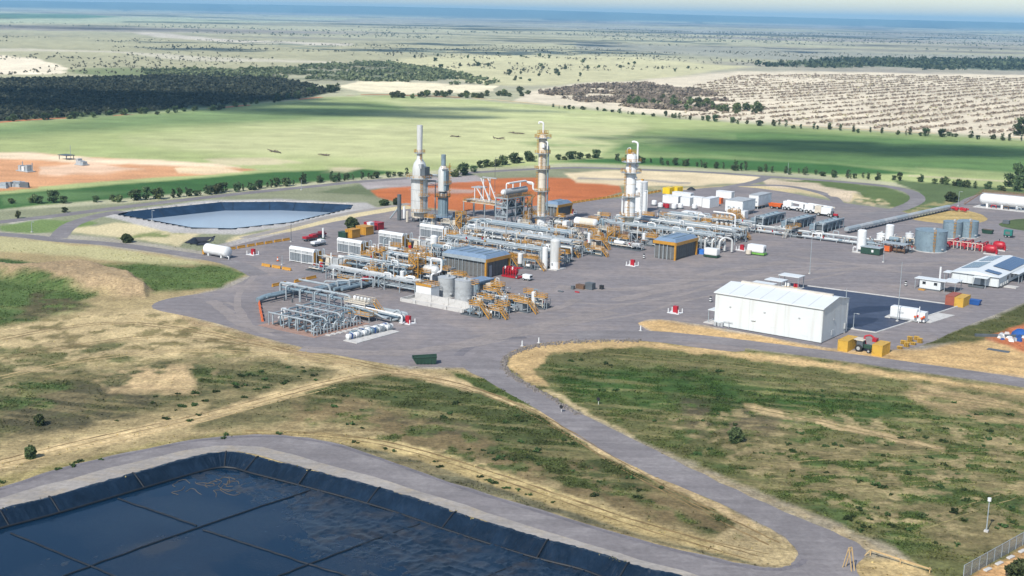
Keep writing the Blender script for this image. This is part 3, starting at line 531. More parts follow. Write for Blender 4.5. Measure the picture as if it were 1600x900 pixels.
for px in ([(1200,745),(1350,735),(1500,728),(1600,730)], [(1230,770),(1400,758),(1600,748)], [(1180,722),(1340,712),(1600,700)], [(1420,830),(1500,800),(1600,768)], [(1160,633),(1300,660),(1480,703)], [(960,552),(1150,570),(1350,600),(1600,640)]): ruts(px, 2.3, .38, m_rutg, 2)
# ------------------------------------------------------------------ lined ponds
def liner_mat(name, c, rough=0.35):
    return mat(name, c, rough, 0, 0.35, 0.15, dirt=tuple(x*1.8+0.004 for x in c), dirt_amt=0.5, bump=0.8, bscale=1.4, spec=0.28)
m_floor = mat('brown_patched_liner', (0.006, 0.016, 0.032), .3, 0, .4, .12, dirt=(.05, .042, .035), dirt_amt=.45, bump=.9, bscale=1.2, spec=.36); m_liner = liner_mat('black_liner', (0.005, 0.013, 0.027), 0.3); m_liner2 = liner_mat('navy_liner', (0.012, 0.030, 0.062), 0.5)  # floor liner has brownish patches
m_tube = mat('ballast_tube', (0.006, 0.008, 0.012), 0.6, 0, 0.3)
def water_mat(name, c, bump=0.06, sc=1.6, rough=0.06, spec=0.5):
    m = bpy.data.materials.new(name); m.use_nodes = True; nt = m.node_tree; b = nt.nodes['Principled BSDF']
    b.inputs['Base Color'].default_value = (*c, 1); b.inputs['Roughness'].default_value = rough; b.inputs['IOR'].default_value = 1.33; b.inputs['Specular IOR Level'].default_value = spec
    ge = nd(nt, 'ShaderNodeNewGeometry'); mp = nd(nt, 'ShaderNodeMapping'); mp.inputs['Scale'].default_value = (1, 2.2, 1); mp.inputs['Rotation'].default_value = (0, 0, 0.5)
    nt.links.new(ge.outputs['Position'], mp.inputs[0])
    n = nd(nt, 'ShaderNodeTexNoise'); n.inputs['Scale'].default_value = sc; n.inputs['Detail'].default_value = 4; nt.links.new(mp.outputs[0], n.inputs['Vector'])
    n2 = nd(nt, 'ShaderNodeTexNoise'); n2.inputs['Scale'].default_value = 0.06; nt.links.new(ge.outputs['Position'], n2.inputs['Vector'])
    r = nd(nt, 'ShaderNodeMapRange'); r.inputs[1].default_value = .42; r.inputs[2].default_value = .62; r.inputs[3].default_value = 0.0; r.inputs[4].default_value = bump; nt.links.new(n2.outputs[0], r.inputs[0])
    bp = nd(nt, 'ShaderNodeBump'); bp.inputs['Distance'].default_value = 0.12; nt.links.new(r.outputs[0], bp.inputs['Strength']); nt.links.new(n.outputs[0], bp.inputs['Height']); nt.links.new(bp.outputs[0], b.inputs['Normal'])
    return m
def flat(name, P, z, m, parent=None):
    Q = [Vector((p.x, p.y, z)) for p in P]; mb = MB(); mb.add(Q, list(tessellate_polygon([Q]))); me = mb.mesh(name, m)
    if me.polygons[0].normal.z < 0: me.flip_normals()
    return link(name, me, parent)
def pond(name, rim, run, depth, level, m, mw, cuts, rough_edge=0.15, tr=0.17, sub=4, wrk=0.03, lipw=.55):
    """excavated pond: slope panels between ballast tubes, floor sheet, water"""
    root = bpy.data.objects.new(name, None); COL.objects.link(root); tag(root, kind='structure')
    lip = inset(rim, -lipw); toe = inset(rim, run); n = len(rim)
    cuts = sorted(cuts) or [0]
    for a, b_ in zip(cuts, cuts[1:]+[cuts[0]+n]):
        mb = MB(); vs = []; K_ = 9; cols = []
        for i in range(a, b_):
            for s_ in range(sub): cols.append((i % n, (i+1) % n, s_/sub))
        cols.append((b_ % n, (b_+1) % n, 0.0))
        for (i, j, t) in cols:
            lp = lip[i].lerp(lip[j], t); rp = rim[i].lerp(rim[j], t); tp = toe[i].lerp(toe[j], t)
            jt = (float(fbm(np.array([rp.x*.8]), np.array([rp.y*.8]), 5, 4)[0])-.45)*rough_edge*4; dirn = (lp-rp).normalized() if (lp-rp).length > 1e-6 else Vector((0, 1, 0))
            vs.append((lp.x+dirn.x*jt, lp.y+dirn.y*jt, 0.045)); vs.append((rp.x, rp.y, 0.06))
            wr = 0.07*math.sin(rp.x*2.1+rp.y*1.3)+(float(fbm(np.array([rp.x*1.7]), np.array([rp.y*1.7]), 7, 3)[0])-.5)*wrk*3.0
            for q in range(1, K_):
                f = q/(K_-1); p = rp.lerp(tp, f)
                vs.append((p.x, p.y, -depth*f+0.06+wr*math.sin(f*math.pi)+(float(fbm(np.array([p.x*1.3]), np.array([p.y*1.3+q*.5]), 9, 3)[0])-.5)*wrk*2.2))
        m_ = K_+1
        fs = [(c*m_+q, c*m_+q+1, (c+1)*m_+q+1, (c+1)*m_+q) for c in range(len(cols)-1) for q in range(m_-1)]
        mb.add(vs, fs); o = mb.build('liner_panel', m, root, True)
    for c in cuts:
        c %= n
        mb = MB(); a = rim[c]; t = toe[c]; mb.tube([(lip[c].x, lip[c].y, 0.12), (a.x, a.y, 0.16), (a.lerp(t, .5).x, a.lerp(t, .5).y, -depth/2+0.2), (t.x, t.y, -depth+0.2)], tr, 6)
        mb.build('ballast_tube', m_tube, root, True)
    mb = MB(); mb.tube([(t.x, t.y, -depth+0.14) for t in toe]+[(toe[0].x, toe[0].y, -depth+0.14)], tr*1.35, 6, 0.3); mb.build('toe_ballast_tube', m_tube, root, True)
    return root, toe
def nearest(rim, pts):
    out = []
    for x, y in pts:
        g = G(x, y); out.append(min(range(len(rim)), key=lambda i: (rim[i]-g).length))
    return out
cuts1 = nearest(rim1, [(0, 798), (79, 778), (210, 741), (350, 708), (405, 714), (478, 734), (590, 765), (709, 802), (854, 846), (980, 882)])
p1, toe1 = pond('lined_evaporation_pond', rim1, 2.7, 1.75, -1.6, m_liner, None, sorted(set(cuts1)), 0.3, 0.13, 10, 0.17)
# floor sheet with folds, rising slightly towards the right where it stands clear of the water
xs = [p.x for p in toe1]; ys = [p.y for p in toe1]; st = 0.36
gx, gy = np.meshgrid(np.arange(min(xs), max(xs), st), np.arange(max(min(ys), 96), max(ys), st))
uu = gx*math.cos(AX)+gy*math.sin(AX); vv = -gx*math.sin(AX)+gy*math.cos(AX)
wv = fbm(gx/9, gy/9, 81, 4); ridged = 1-np.abs(fbm(uu/7+3*wv, vv/2.2, 83, 4)*2-1); ridged2 = 1-np.abs(fbm(uu/2.4, vv/6+2*wv, 85, 4)*2-1)
corner = G(350, 712)
ppx, ppy = proj(gx, gy, -1.7)
rise = sstep(-260, 220, (ppx-470)-(ppy-760)*1.5)
z = -1.85+0.20*rise+0.30*(fbm(gx/9, gy/9, 87, 4)-.5)+(0.30*(np.maximum(ridged-.82, 0)/.18)**1.5+0.24*(np.maximum(ridged2-.84, 0)/.16)**1.5)*(.12+.88*rise)
mdst = np.hypot((gx-corner.x)/11, (gy-corner.y+7)/6); z += 0.07*sstep(1.1, .3, mdst)*np.maximum(0, fbm(gx/3, gy/3, 91, 3)-.35)
ok = in_poly(gx, gy, [(p.x, p.y) for p in toe1])
ii = np.arange(gx.size).reshape(gx.shape); q = ok[:-1, :-1] & ok[1:, 1:]
fq = np.stack([ii[:-1, :-1], ii[:-1, 1:], ii[1:, 1:], ii[1:, :-1]], -1)[q]
fl = link('floor_sheet', np_mesh('floor_sheet', np.stack([gx, gy, z], -1).reshape(-1, 3), fq, m_floor, True), p1)
wat = flat('pond_water', toe1, -1.765, water_mat('dark_pond_water', (0.003, 0.016, 0.038), 0.4, 1.6, 0.06, 0.33)); tag(wat, kind='structure')
def floor_tube(px):
    mb = MB(); pts = []
    for x, y in crom(px, 8): g = G(x, y, -1.7); pts.append((g.x+rng.uniform(-.12, .12), g.y+rng.uniform(-.12, .12), -1.69))
    mb.tube(pts, 0.13, 6); mb.build('ballast_tube', m_tube, p1, True)
for px in ([(486,766),(310,824),(140,885),(60,915)], [(657,818),(540,860),(430,902)], [(184,779),(308,821)], [(317,828),(400,854),(475,879),(550,902)], [(17,833),(135,881),(190,905)], [(845,867),(760,902)]): floor_tube(px)
m_foam = mat('dried_scum', lin(112, 100, 84, .6), 0.9, 0, .3, 2.0)
for k in range(13):   # dried scum left on the sheet near the corner
    a = rng.uniform(0, 6.28); cx, cy = 330+rng.uniform(-45, 45), 758+rng.uniform(-14, 14); mb = MB()
    pts = [G(cx+rng.uniform(8, 24)*math.cos(a+j*.5), cy+rng.uniform(4, 10)*math.sin(a+j*.5), -1.7) for j in range(rng.randint(5, 9))]
    mb.tube([(p.x, p.y, -1.75) for p in pts], 0.035+0.03*rng.random(), 5, .5); o = mb.build('scum_line', m_foam, p1, True)
p2, toe2 = pond('lined_storage_pond', rim2, 6.0, 4.0, -2.6, m_liner2, None, sorted(set(nearest(rim2, [(260,324),(340,316),(372,315),(420,315),(470,318),(510,319),(551,321),(455,348),(350,357),(250,348)]))), 0.05, 0.06, lipw=.25)
flat('floor_sheet', inset(rim2, 5.5), -3.9, m_liner2, p2)
wat2 = flat('pond_water', inset(rim2, 4.1), -2.7, water_mat('pale_pond_water', (0.29, 0.35, 0.41), 0.05, 1.0, 0.2)); tag(wat2, kind='structure')
p3, toe3 = pond('lined_sump', sump, 1.6, 1.5, -1, mat('sump_liner', (.02, .022, .03), .6), None, [0, 2, 3], 0.05)
flat('floor_sheet', toe3, -1.45, MATS['sump_liner'], p3)
# ------------------------------------------------------------------ vegetation
def leaf_mat(name, tint=(1, 1, 1)):
    m = bpy.data.materials.new(name); m.use_nodes = True; nt = m.node_tree; b = nt.nodes['Principled BSDF']
    b.inputs['Roughness'].default_value = 0.8; b.inputs['Specular IOR Level'].default_value = 0.15
    a = nd(nt, 'ShaderNodeAttribute', attribute_name='Col'); oi = nd(nt, 'ShaderNodeObjectInfo')
    hs = nd(nt, 'ShaderNodeHueSaturation'); r = nd(nt, 'ShaderNodeMapRange'); r.inputs[3].default_value = 0.6; r.inputs[4].default_value = 1.5
    nt.links.new(oi.outputs['Random'], r.inputs[0]); nt.links.new(r.outputs[0], hs.inputs['Value']); nt.links.new(a.outputs['Color'], hs.inputs['Color'])
    r2 = nd(nt, 'ShaderNodeMapRange'); r2.inputs[3].default_value = 0.475; r2.inputs[4].default_value = 0.515; nt.links.new(oi.outputs['Random'], r2.inputs[0]); nt.links.new(r2.outputs[0], hs.inputs['Hue'])
    nt.links.new(hs.outputs[0], b.inputs['Base Color'])
    t = nd(nt, 'ShaderNodeBsdfTranslucent'); ms = nd(nt, 'ShaderNodeMixShader'); ms.inputs[0].default_value = 0.22
    nt.links.new(hs.outputs[0], t.inputs[0]); nt.links.new(b.outputs[0], ms.inputs[1]); nt.links.new(t.outputs[0], ms.inputs[2]); nt.links.new(ms.outputs[0], nt.nodes['Material Output'].inputs[0])
    return m
m_leaf = leaf_mat('leaves'); m_bark = mat('bark', (.10, .075, .055), .9, 0, .3, 3.0)
def clumps(cen, rad, n, size, cols, flat_=0.75, r=nrng):
    """leaf clumps: n ragged quads in each crown ellipsoid; cen (m,3), rad (m,), cols (m,3) -> verts, quads, colours"""
    m = len(cen); d = r.normal(size=(m, n, 3)); d /= np.linalg.norm(d, axis=2, keepdims=True)
    d *= (r.random((m, n, 1))**0.45); d[..., 2] *= flat_
    c = cen[:, None, :]+d*rad[:, None, None]
    u = r.normal(size=(m, n, 3)); u[..., 2] *= .6; u /= np.linalg.norm(u, axis=2, keepdims=True)
    w = np.cross(u, r.normal(size=(m, n, 3))); w /= np.linalg.norm(w, axis=2, keepdims=True)
    s = (size*r.uniform(.6, 1.4, (m, n)))[..., None] if np.isscalar(size) else (size[:, None]*r.uniform(.6, 1.4, (m, n)))[..., None]
    k = r.uniform(.55, 1.1, (m, n, 4, 1))
    V = np.stack([c+u*s*k[:, :, 0], c+w*s*k[:, :, 1], c-u*s*k[:, :, 2], c-w*s*k[:, :, 3]], 2).reshape(-1, 3)
    F = np.arange(len(V)).reshape(-1, 4)
    cc = cols[:, None, :]*r.uniform(.6, 1.4, (m, n, 1)); cc = np.repeat(cc[:, :, None, :], 4, 2).reshape(-1, 3)
    return V, F, cc
def leaf_mesh(name, V, F, cc, m=None):
    me = np_mesh(name, V, F, m or m_leaf); ca = me.color_attributes.new('Col', 'FLOAT_COLOR', 'POINT')
    nv = len(me.vertices); ca.data.foreach_set('color', np.concatenate([np.clip(cc, .003, .9), np.ones((nv, 1))], 1).astype(np.float32).ravel()); return me
def scatter_px(poly, n, seed=0, thin=None):
    """n random ground points in world space inside a stretch outlined in survey pixels"""
    r = np.random.default_rng(seed); P = [G(x, y) for x, y in poly]; xs = [p.x for p in P]; ys = [p.y for p in P]; out = np.zeros((0, 2)); W_ = [(p.x, p.y) for p in P]; tries = 0
    while len(out) < n and tries < 40:
        tries += 1; x = r.uniform(min(xs), max(xs), n*3); y = r.uniform(min(ys), max(ys), n*3); k_ = in_poly(x, y, W_)
        if thin: k_ &= fbm(x/thin[0], y/thin[0], seed+3, 4) > thin[1]
        out = np.concatenate([out, np.stack([x[k_], y[k_]], 1)])
    return out[:n]
def stuff_veg(name, pts, rad, n, size, c0, c1, seed=0, hz=0.7, zbase=0.0):
    r = np.random.default_rng(seed); m = len(pts); rd = r.uniform(rad[0], rad[1], m); t = r.random((m, 1))**1.3
    cen = np.concatenate([pts, (rd*hz+zbase)[:, None]], 1); cols = np.array(c0)*(1-t)+np.array(c1)*t
    V, F, cc = clumps(cen, rd, n, rd*size, cols, hz, r); V[:, 2] = np.maximum(V[:, 2], 0.02)
    return tag(link(name, leaf_mesh(name, V, F, cc)), kind='stuff')
forest = [(-600,122),(0,124),(180,122),(340,117),(450,126),(530,142),(480,152),(350,164),(200,177),(0,189),(-600,232)]
o = stuff_veg('scrub_forest', scatter_px(forest, 12000, 1, (40, .32)), (1.3, 3.0), 11, .6, (.05, .062, .042), (.10, .115, .072), 2, .55)
# plantation rows on pale sand
a0, a1 = G(1280, 184), G(1600, 152); rd_ = (a1-a0); rd_.z = 0; rd_.normalize(); rn = Vector((-rd_.y, rd_.x, 0))
ppoly = [(1040,184),(1120,160),(1060,140),(1150,118),(1300,116),(1600,122),(2200,134),(2200,240),(1600,212),(1400,203),(1200,190)]
PW = [(G(x, y).x, G(x, y).y) for x, y in ppoly]; rows = []
r_ = np.random.default_rng(5)
for k in range(-30, 60):
    b0 = a0+rn*(k*24.0); s = np.arange(-900, 2600, 2.3); s = s+r_.uniform(-1.2, 1.2, len(s))
    x = b0.x+rd_.x*s+r_.normal(0, 1.5, len(s)); y = b0.y+rd_.y*s+r_.normal(0, 1.5, len(s))
    kk = in_poly(x, y, PW) & ((fbm(x/38, y/38, 201, 4)*.6+fbm(x/7, y/7, 203, 3)*.4 > .41)); rows.append(np.stack([x[kk], y[kk]], 1))
rows = np.concatenate(rows); print('plantation', len(rows))
rows = rows[r_.permutation(len(rows))[:11000]]
stuff_veg('plantation_shrubs', rows, (.9, 2.1), 7, .6, (.36, .30, .22), (.46, .40, .28), 6, .42)
stuff_veg('heath_shrubs', scatter_px([(840,146),(900,136),(1000,130),(1090,140),(1150,160),(1100,176),(1000,170),(900,158)], 2800, 7, (45, .44)), (1.5, 3.0), 9, .6, (.29, .245, .19), (.36, .32, .22), 8, .6)
stuff_veg('heath_shrubs', scatter_px([(520,100),(600,96),(700,112),(780,128),(760,134),(600,128),(480,124),(330,122),(230,118),(220,110),(420,108)], 2600, 9, (50, .46)), (1.5, 3.4), 9, .6, (.07, .085, .045), (.13, .14, .07), 10, .6)
stuff_veg('far_shrubs', scatter_px([(-200,52),(800,72),(1600,90),(2000,98),(2000,118),(1600,108),(1180,100),(900,128),(700,118),(400,108),(0,122),(-200,120)], 2600, 11, (160, .52)), (.9, 2.4), 6, .62, (.14, .145, .095), (.24, .24, .16), 12, .7)
stuff_veg('far_woodland', scatter_px([(1170,104),(1300,94),(1600,96),(2000,104),(2000,116),(1600,110),(1420,110)], 2400, 13, (110, .44)), (3.0, 6.0), 8, .55, (.040, .055, .035), (.075, .095, .05), 14, .8)
stuff_veg('far_woodland', scatter_px([(-600,40),(0,46),(240,50),(560,60),(1000,74),(1600,82),(2200,92),(2200,66),(1600,56),(1000,46),(400,40),(0,36),(-600,30)], 3600, 15, (420, .56)), (2, 4.5), 5, .6, (.09, .105, .08), (.17, .17, .12), 16, .7)
stuff_veg('plantation_regrowth', scatter_px(ppoly, 2200, 31, (60, .45)), (.5, 1.5), 6, .6, (.28, .24, .17), (.36, .33, .2), 32, .6)
# near ground cover: tufts take the colour of the land they grow from
okv = (Rr < 430) & (Rr > 118) & (np.abs(A) < R(24)) & (TZ > -0.5)
for poly in ([p for p in pad], [p for p in acc], [(900,515),(1000,514),(1100,522),(1350,553),(1600,588),(1900,630),(1900,660),(1600,610),(1350,571),(1100,540),(900,534)], [(-300,340),(0,360),(180,375),(330,396),(400,420),(380,425),(180,390),(0,374),(-300,362)]):
    okv &= ~in_poly(PX, PY, poly)
green = col[..., 1]/(col[..., 0]+1e-6)
wgt = np.where(okv, np.clip((green-0.85)*2.4, 0.015, 1)*Rr**0.4, 0)*sstep(.3, .62, fbm(TX/3, TY/3, 301, 4))
wgt = (wgt/wgt.sum()).ravel()
pick = nrng.choice(nr*nc, 46000, p=wgt)
tx = TX.ravel()[pick]+nrng.uniform(-.3, .3, len(pick)); ty = TY.ravel()[pick]+nrng.uniform(-.3, .3, len(pick)); tz = TZ.ravel()[pick]
cc = col.reshape(-1, 3)[pick]*np.array([.98, 1.06, .86]); hh = nrng.uniform(.05, .2, len(pick))
cen = np.stack([tx, ty, tz+hh*.5], 1); V, F, c2 = clumps(cen, hh, 3, hh*.9, cc, .6)
tag(link('ground_cover', leaf_mesh('ground_cover', V, F, c2)), kind='stuff')
# tussocks one can pick out, four shapes
tuss = []
for k in range(4):
    n = 9+3*k; cen = np.stack([nrng.uniform(-.55, .55, n), nrng.uniform(-.35, .35, n), nrng.uniform(.12, .4, n)], 1)
    V, F, c2 = clumps(cen, np.full(n, .26), 9, .17, np.tile(np.array([[.048, .082, .026]]), (n, 1)), .8); V[:, 2] = np.maximum(V[:, 2], 0)
    tuss.append(leaf_mesh('grass_tussock', V, F, c2))
def tussocks(pts, label, group, smin=.5, smax=1.15):
    for x, y in pts:
        g = G(x, y); o = link('grass_tussock', tuss[rng.randrange(4)], None, (g.x, g.y, 0)); s = rng.uniform(smin, smax); o.scale = (s*rng.uniform(.9, 1.4), s, s*rng.uniform(.6, .9)); o.rotation_euler = (0, 0, rng.uniform(0, 6.28))
        tag(o, label, 'tussock', group)
def rpx(poly, n, seed):
    r = random.Random(seed); xs = [p[0] for p in poly]; ys = [p[1] for p in poly]; out = []
    while len(out) < n:
        x, y = r.uniform(min(xs), max(xs)), r.uniform(min(ys), max(ys))
        if in_poly(np.array([x]), np.array([y]), poly)[0]: out.append((x, y))
    return out
tussocks(rpx([(880,560),(1100,575),(1590,640),(1590,840),(1450,860),(1300,800),(1100,715),(950,650),(880,600)], 95, 1)+[(1325,812),(1340,818),(1352,824),(1362,812),(1370,795),(1387,805),(1393,822),(1420,829),(1330,808),(1345,830)], 'dark green grass tussock in the right-hand paddock below the access road', 'tussocks in the right-hand paddock')
tussocks(rpx([(500,625),(600,600),(720,612),(860,670),(1000,745),(1150,825),(1000,800),(760,720),(520,660)], 46, 2), 'dark green grass tussock in the triangle between the two sealed roads', 'tussocks between the roads')
tussocks(rpx([(150,650),(300,600),(470,570),(520,590),(400,620),(300,660),(200,680)], 34, 3), 'dark green tussock on the sandy rise at the left of the picture', 'tussocks on the left rise')
tussocks(rpx([(0,760),(200,712),(400,676),(560,690),(700,735),(900,800),(880,790),(640,706),(400,668),(0,745)], 22, 4), 'low weed along the verge of the pond road', 'verge weeds by the pond road', .5, .9)
# trees
def tree_proto(name, h, cw, seed, c0, c1, low=.25, nclump=16, nleaf=26):
    r = np.random.default_rng(seed); root = bpy.data.objects.new(name, None); COL.objects.link(root)
    mb = MB(); mb.lathe([(h*.045, 0), (h*.032, h*.3), (h*.015, h*.75)], n=6)
    for k in range(4):
        a = k*1.7+seed; mb.tube([(0, 0, h*(.28+.08*k)), (math.cos(a)*cw*.22, math.sin(a)*cw*.22, h*(.5+.07*k)), (math.cos(a)*cw*.34, math.sin(a)*cw*.34, h*(.64+.06*k))], h*.013, 5)
    mb.build('trunk', m_bark, root)
    th = r.uniform(0, 6.28, nclump); q = np.sqrt(r.random(nclump))*cw*.36; zc = r.uniform(low+.12, .86, nclump)*h
    q *= np.clip(1.25-np.abs(zc/h-.5)*1.5, .3, 1.1)
    cen = np.stack([q*np.cos(th), q*np.sin(th), np.maximum(zc, .12*h)], 1); t = r.random((nclump, 1)); cols = np.array(c0)*(1-t)+np.array(c1)*t
    V, F, cc = clumps(cen, r.uniform(.13, .24, nclump)*cw, nleaf, .075*cw, cols, .85, r)
    link('crown', leaf_mesh('crown', V, F, cc), root); return root
G0, G1, OL = (.045, .072, .036), (.085, .125, .052), (.13, .155, .06)
protos = [tree_proto('tree', 4.8, 4.8, 1, G0, G1, .0, 22), tree_proto('tree', 5.8, 3.6, 2, G0, G1, .0, 22), tree_proto('tree', 4.0, 4.8, 3, G0, OL, -.05, 20), tree_proto('tree', 5.2, 2.9, 4, (.05, .075, .045), G1, .0, 20), tree_proto('tree', 3.2, 4.8, 5, (.06, .09, .04), OL, -.1, 20)]
protos.append(tree_proto('tree', 3.0, 4.0, 6, (.05, .075, .03), (.085, .11, .045), -.1, 46, 70)); used_p = set()
def plant(x, y, k, s, label, cat, group, name='tree'):
    p = protos[k]
    if k in used_p: o = copy_tree(p)
    else: o = p; used_p.add(k)
    o.name = name; g = G(x, y); o.location = (g.x, g.y, 0); w_ = rng.uniform(.75, 1.3); o.scale = (s*w_*rng.uniform(.9, 1.1), s*w_*rng.uniform(.9, 1.1), s*rng.uniform(.8, 1.3)); o.rotation_euler = (rng.uniform(-.06, .06), rng.uniform(-.06, .06), rng.uniform(0, 6.28)); tag(o, label, cat, group); return o
def ordn(i): return str(i)+('th' if 10 <= i % 100 <= 20 else {1: 'st', 2: 'nd', 3: 'rd'}.get(i % 10, 'th'))
def tree_row(px, n, label, group, kinds=(0, 1, 2, 3), s=(.7, 1.15), jx=4, jy=1.2, cat='tree', name='tree'):
    P = [np.array(p, float) for p in px]; L = [np.linalg.norm(P[i+1]-P[i]) for i in range(len(P)-1)]; tot = sum(L)
    pos = []
    for i in range(n):
        d = (i+.5)/n*tot; j = 0
        while d > L[j] and j < len(L)-1: d -= L[j]; j += 1
        p = P[j]+(P[j+1]-P[j])*d/L[j]; pos.append((p[0]+rng.uniform(-jx, jx), p[1]+rng.uniform(-jy, jy)))
    for i, (x, y) in enumerate(sorted(pos)): plant(x, y, rng.choice(kinds), rng.uniform(*s), ordn(i+1)+' from the left: '+label, cat, group, name)
for x, y, s in ((18,318,.6),(52,317,.8),(60,318,.7),(83,317,1.05),(99,318,.8),(28,341,.7),(101,332,.5),(150,316,.6),(177,315,.9),(186,316,.7),(212,313,1.0),(228,312,1.0),(248,311,1.0)): plant(x, y, rng.choice((0, 2)), s, 'dark rounded tree in the gappy row left of the storage pond', 'tree', 'trees left of the storage pond')
tree_row([(268,309),(330,303),(400,296),(470,288),(540,282),(600,277),(640,274)], 46, 'dark tree in the row behind the storage pond', 'trees behind the storage pond', s=(.42, .9), jx=8)
tree_row([(705,277),(730,270),(752,264),(785,257),(820,254),(838,252)], 13, 'bushy tree behind the orange pad', 'trees behind the orange pad', (0, 2, 4), (.7, 1.25), 5, 2.5)
tree_row([(866,250),(900,248),(940,248)], 8, 'rounded tree just right of the tall column', 'trees right of the tall column', (0, 2, 4), (.6, .95), 4)
tree_row([(958,251),(1040,257),(1140,265),(1240,272),(1330,278),(1410,283)], 56, 'small dark tree beyond the perimeter road', 'trees along the perimeter road', (0, 1, 3), (.38, .8), 8)
tree_row([(1428,284),(1480,289),(1530,294),(1590,300)], 14, 'dark tree left of the white gas bullet', 'trees near the gas bullet', (0, 1, 2), (.6, 1.0), 6)
for i, (x, y, s) in enumerate(((1575,292,1.6),(1590,290,1.9),(1600,294,1.7),(1612,296,1.8))): plant(x, y, 0, s, ordn(i+1)+' large dark tree in the clump behind the white gas bullet', 'tree', 'clump behind the gas bullet')
tree_row([(850,168),(950,175),(1050,184),(1150,193),(1250,200),(1350,207),(1450,212),(1600,221)], 64, 'small tree along the sand track', 'trees along the sand track', (0, 1, 2, 3), (.45, 1.0), 9, 1.2)
for x, y, s in ((1590,212,1.9),(1600,210,2.1),(1612,214,2.0)): plant(x, y, 0, s, 'tall dark tree in the clump at the right end of the sand track', 'tree', 'clump at the right end of the sand track')
tree_row([(0,190),(120,184),(240,178),(330,172),(400,163),(470,155)], 34, 'small dark tree along the red track', 'trees along the red track', (0, 2), (.6, 1.1), 8, 1.5)
tree_row([(430,158),(470,150),(510,145),(540,142)], 10, 'taller dark tree at the track bend', 'trees at the bend of the red track', (0, 1), (1.1, 1.8), 6, 2)
tree_row([(605,152),(650,151),(690,149),(740,152),(790,150),(830,146)], 26, 'round olive bush beside the pale sand strip', 'bushes by the sand strip', (2, 4), (1.0, 1.7), 8, 2.5, 'bush', 'bush')
for x, y in rpx([(960,152),(1040,156),(1120,162),(1200,172),(1180,180),(1080,174),(980,164)], 55, 6): plant(x, y, rng.choice((2, 4)), rng.uniform(1.0, 1.7), 'yellow-green bush in the thicket at the corner of the plantation', 'bush', 'thicket at the plantation corner', 'bush')
for x, y in rpx([(640,88),(800,84),(1000,94),(1100,108),(940,128),(800,132),(700,122)], 46, 8): plant(x, y, rng.choice((0, 2)), rng.uniform(.8, 1.5), 'lone dark shrub dotted over the pale far field', 'shrub', 'shrubs dotted over the pale far field', 'shrub')
for x, y, s, lab in ((62,664,.5,'round green bush on dark grass near the left edge'),(48,716,.55,'dark round bush beside the sandy track at lower left'),(1149,689,.62,'single dark bush in the brown patch of the right-hand paddock'),(198,379,.85,'lone black-green bush beside the left road'),(1594,908,1.1,'leafy tree cut off by the lower right corner of the picture'),(600,321,.8,'left one of two round bushes right of the storage pond'),(619,320,.75,'right one of two round bushes right of the storage pond'),(1486,315,1.1,'dark spreading bush below the row near the gas bullet'),(550,357,1.1,'dark green tree rising behind the yellow tanks')):
    plant(x, y, 5, s, lab, 'bush', None, 'bush')
for (px, py, lab) in ((430, 238, 'grey fallen branches in the paddock right of the left orange pad'), (506, 243, 'dark fallen branches nearest the left heater in the paddock'), (712, 214, 'fallen branches in the paddock above the shorter heater'), (777, 217, 'long dark fallen branches left of the tall column'), (806, 209, 'fallen branches in the paddock just left of the column top')):
    T = thing('fallen_branches', lab, 'branches', (px, py)); 
    for k in range(7): a = rng.uniform(-.5, .5)+(math.pi if k % 2 else 0); L = rng.uniform(2, 6); mb = MB(); x0 = rng.uniform(-3, 3); mb.tube([(x0, rng.uniform(-1, 1), .2), (x0+L*.5*math.cos(a), L*.5*math.sin(a), .7), (x0+L*math.cos(a), L*math.sin(a), rng.uniform(.2, 1.4))], rng.uniform(.12, .28), 6); mb.build('branch', m_bark, T)
# riprap on the road bend
V = []; F = []; r_ = np.random.default_rng(77); cl = crom([(1000,531),(920,532),(860,536),(815,545),(790,558),(786,572),(800,588),(850,616),(900,646)], 40); rk = MB()
for i in range(900):
    p = cl[r_.integers(len(cl))]; x, y = p[0]+r_.normal(0, 2.5)+(3 if p[1] > 560 else 0), p[1]+r_.normal(1.5, 1.3); g = G(x, y); s = r_.uniform(.12, .36)
    rk.box(g.x, g.y, -.05, s*1.5, s*1.2, s, r_.uniform(0, 3), r_.uniform(.5, .8))
tag(rk.build('riprap_rocks', mat('riprap', lin(140, 132, 126, .6), .95, 0, .4, 1.0)), kind='stuff')
# ------------------------------------------------------------------ plant: materials and builders
CA, SA = math.cos(AX), math.sin(AX)
def PG(X, Y, z=0.0):
    a, b_ = X-300.0, Y+200.0; return Vector((a*CA-b_*SA, a*SA+b_*CA, z))
def XY(px, py):
    g = G(px, py); return g.x*CA+g.y*SA+300.0, -g.x*SA+g.y*CA-200.0
RUST = lin(120, 92, 70, .6)
galv = mat('galvanised_steel', lin(180, 191, 197, .62), .5, .05, .14, .5, dirt=lin(120, 122, 120, .55), dirt_amt=.35)
bluegrey = mat('blue_grey_paint', lin(146, 168, 180, .60), .5, .05, .14, .4, dirt=lin(90, 100, 108, .5), dirt_amt=.35)
grey = mat('grey_paint', lin(186, 190, 192, .70), .5, 0, .14, .4, dirt=lin(120, 112, 104, .5), dirt_amt=.35)
dgrey = mat('dark_grey_steel', lin(104, 112, 118, .62), .6, .1, .2, .5)
black = mat('black_steel', lin(40, 42, 46, .7), .6, 0, .2, .5)
white = mat('white_paint', lin(234, 236, 236, .76), .4, 0, .05, .3, dirt=lin(196, 190, 180, .8), dirt_amt=.25)
cream = mat('cream_insulation', lin(222, 212, 194, .72), .55, 0, .12, .4, dirt=lin(186, 172, 152, .62), dirt_amt=.35)
alu = mat('aluminium_cladding', lin(212, 214, 212, .78), .4, .1, .10, .35, dirt=lin(176, 172, 164, .62), dirt_amt=.35, stretch=(1, 1, .25))
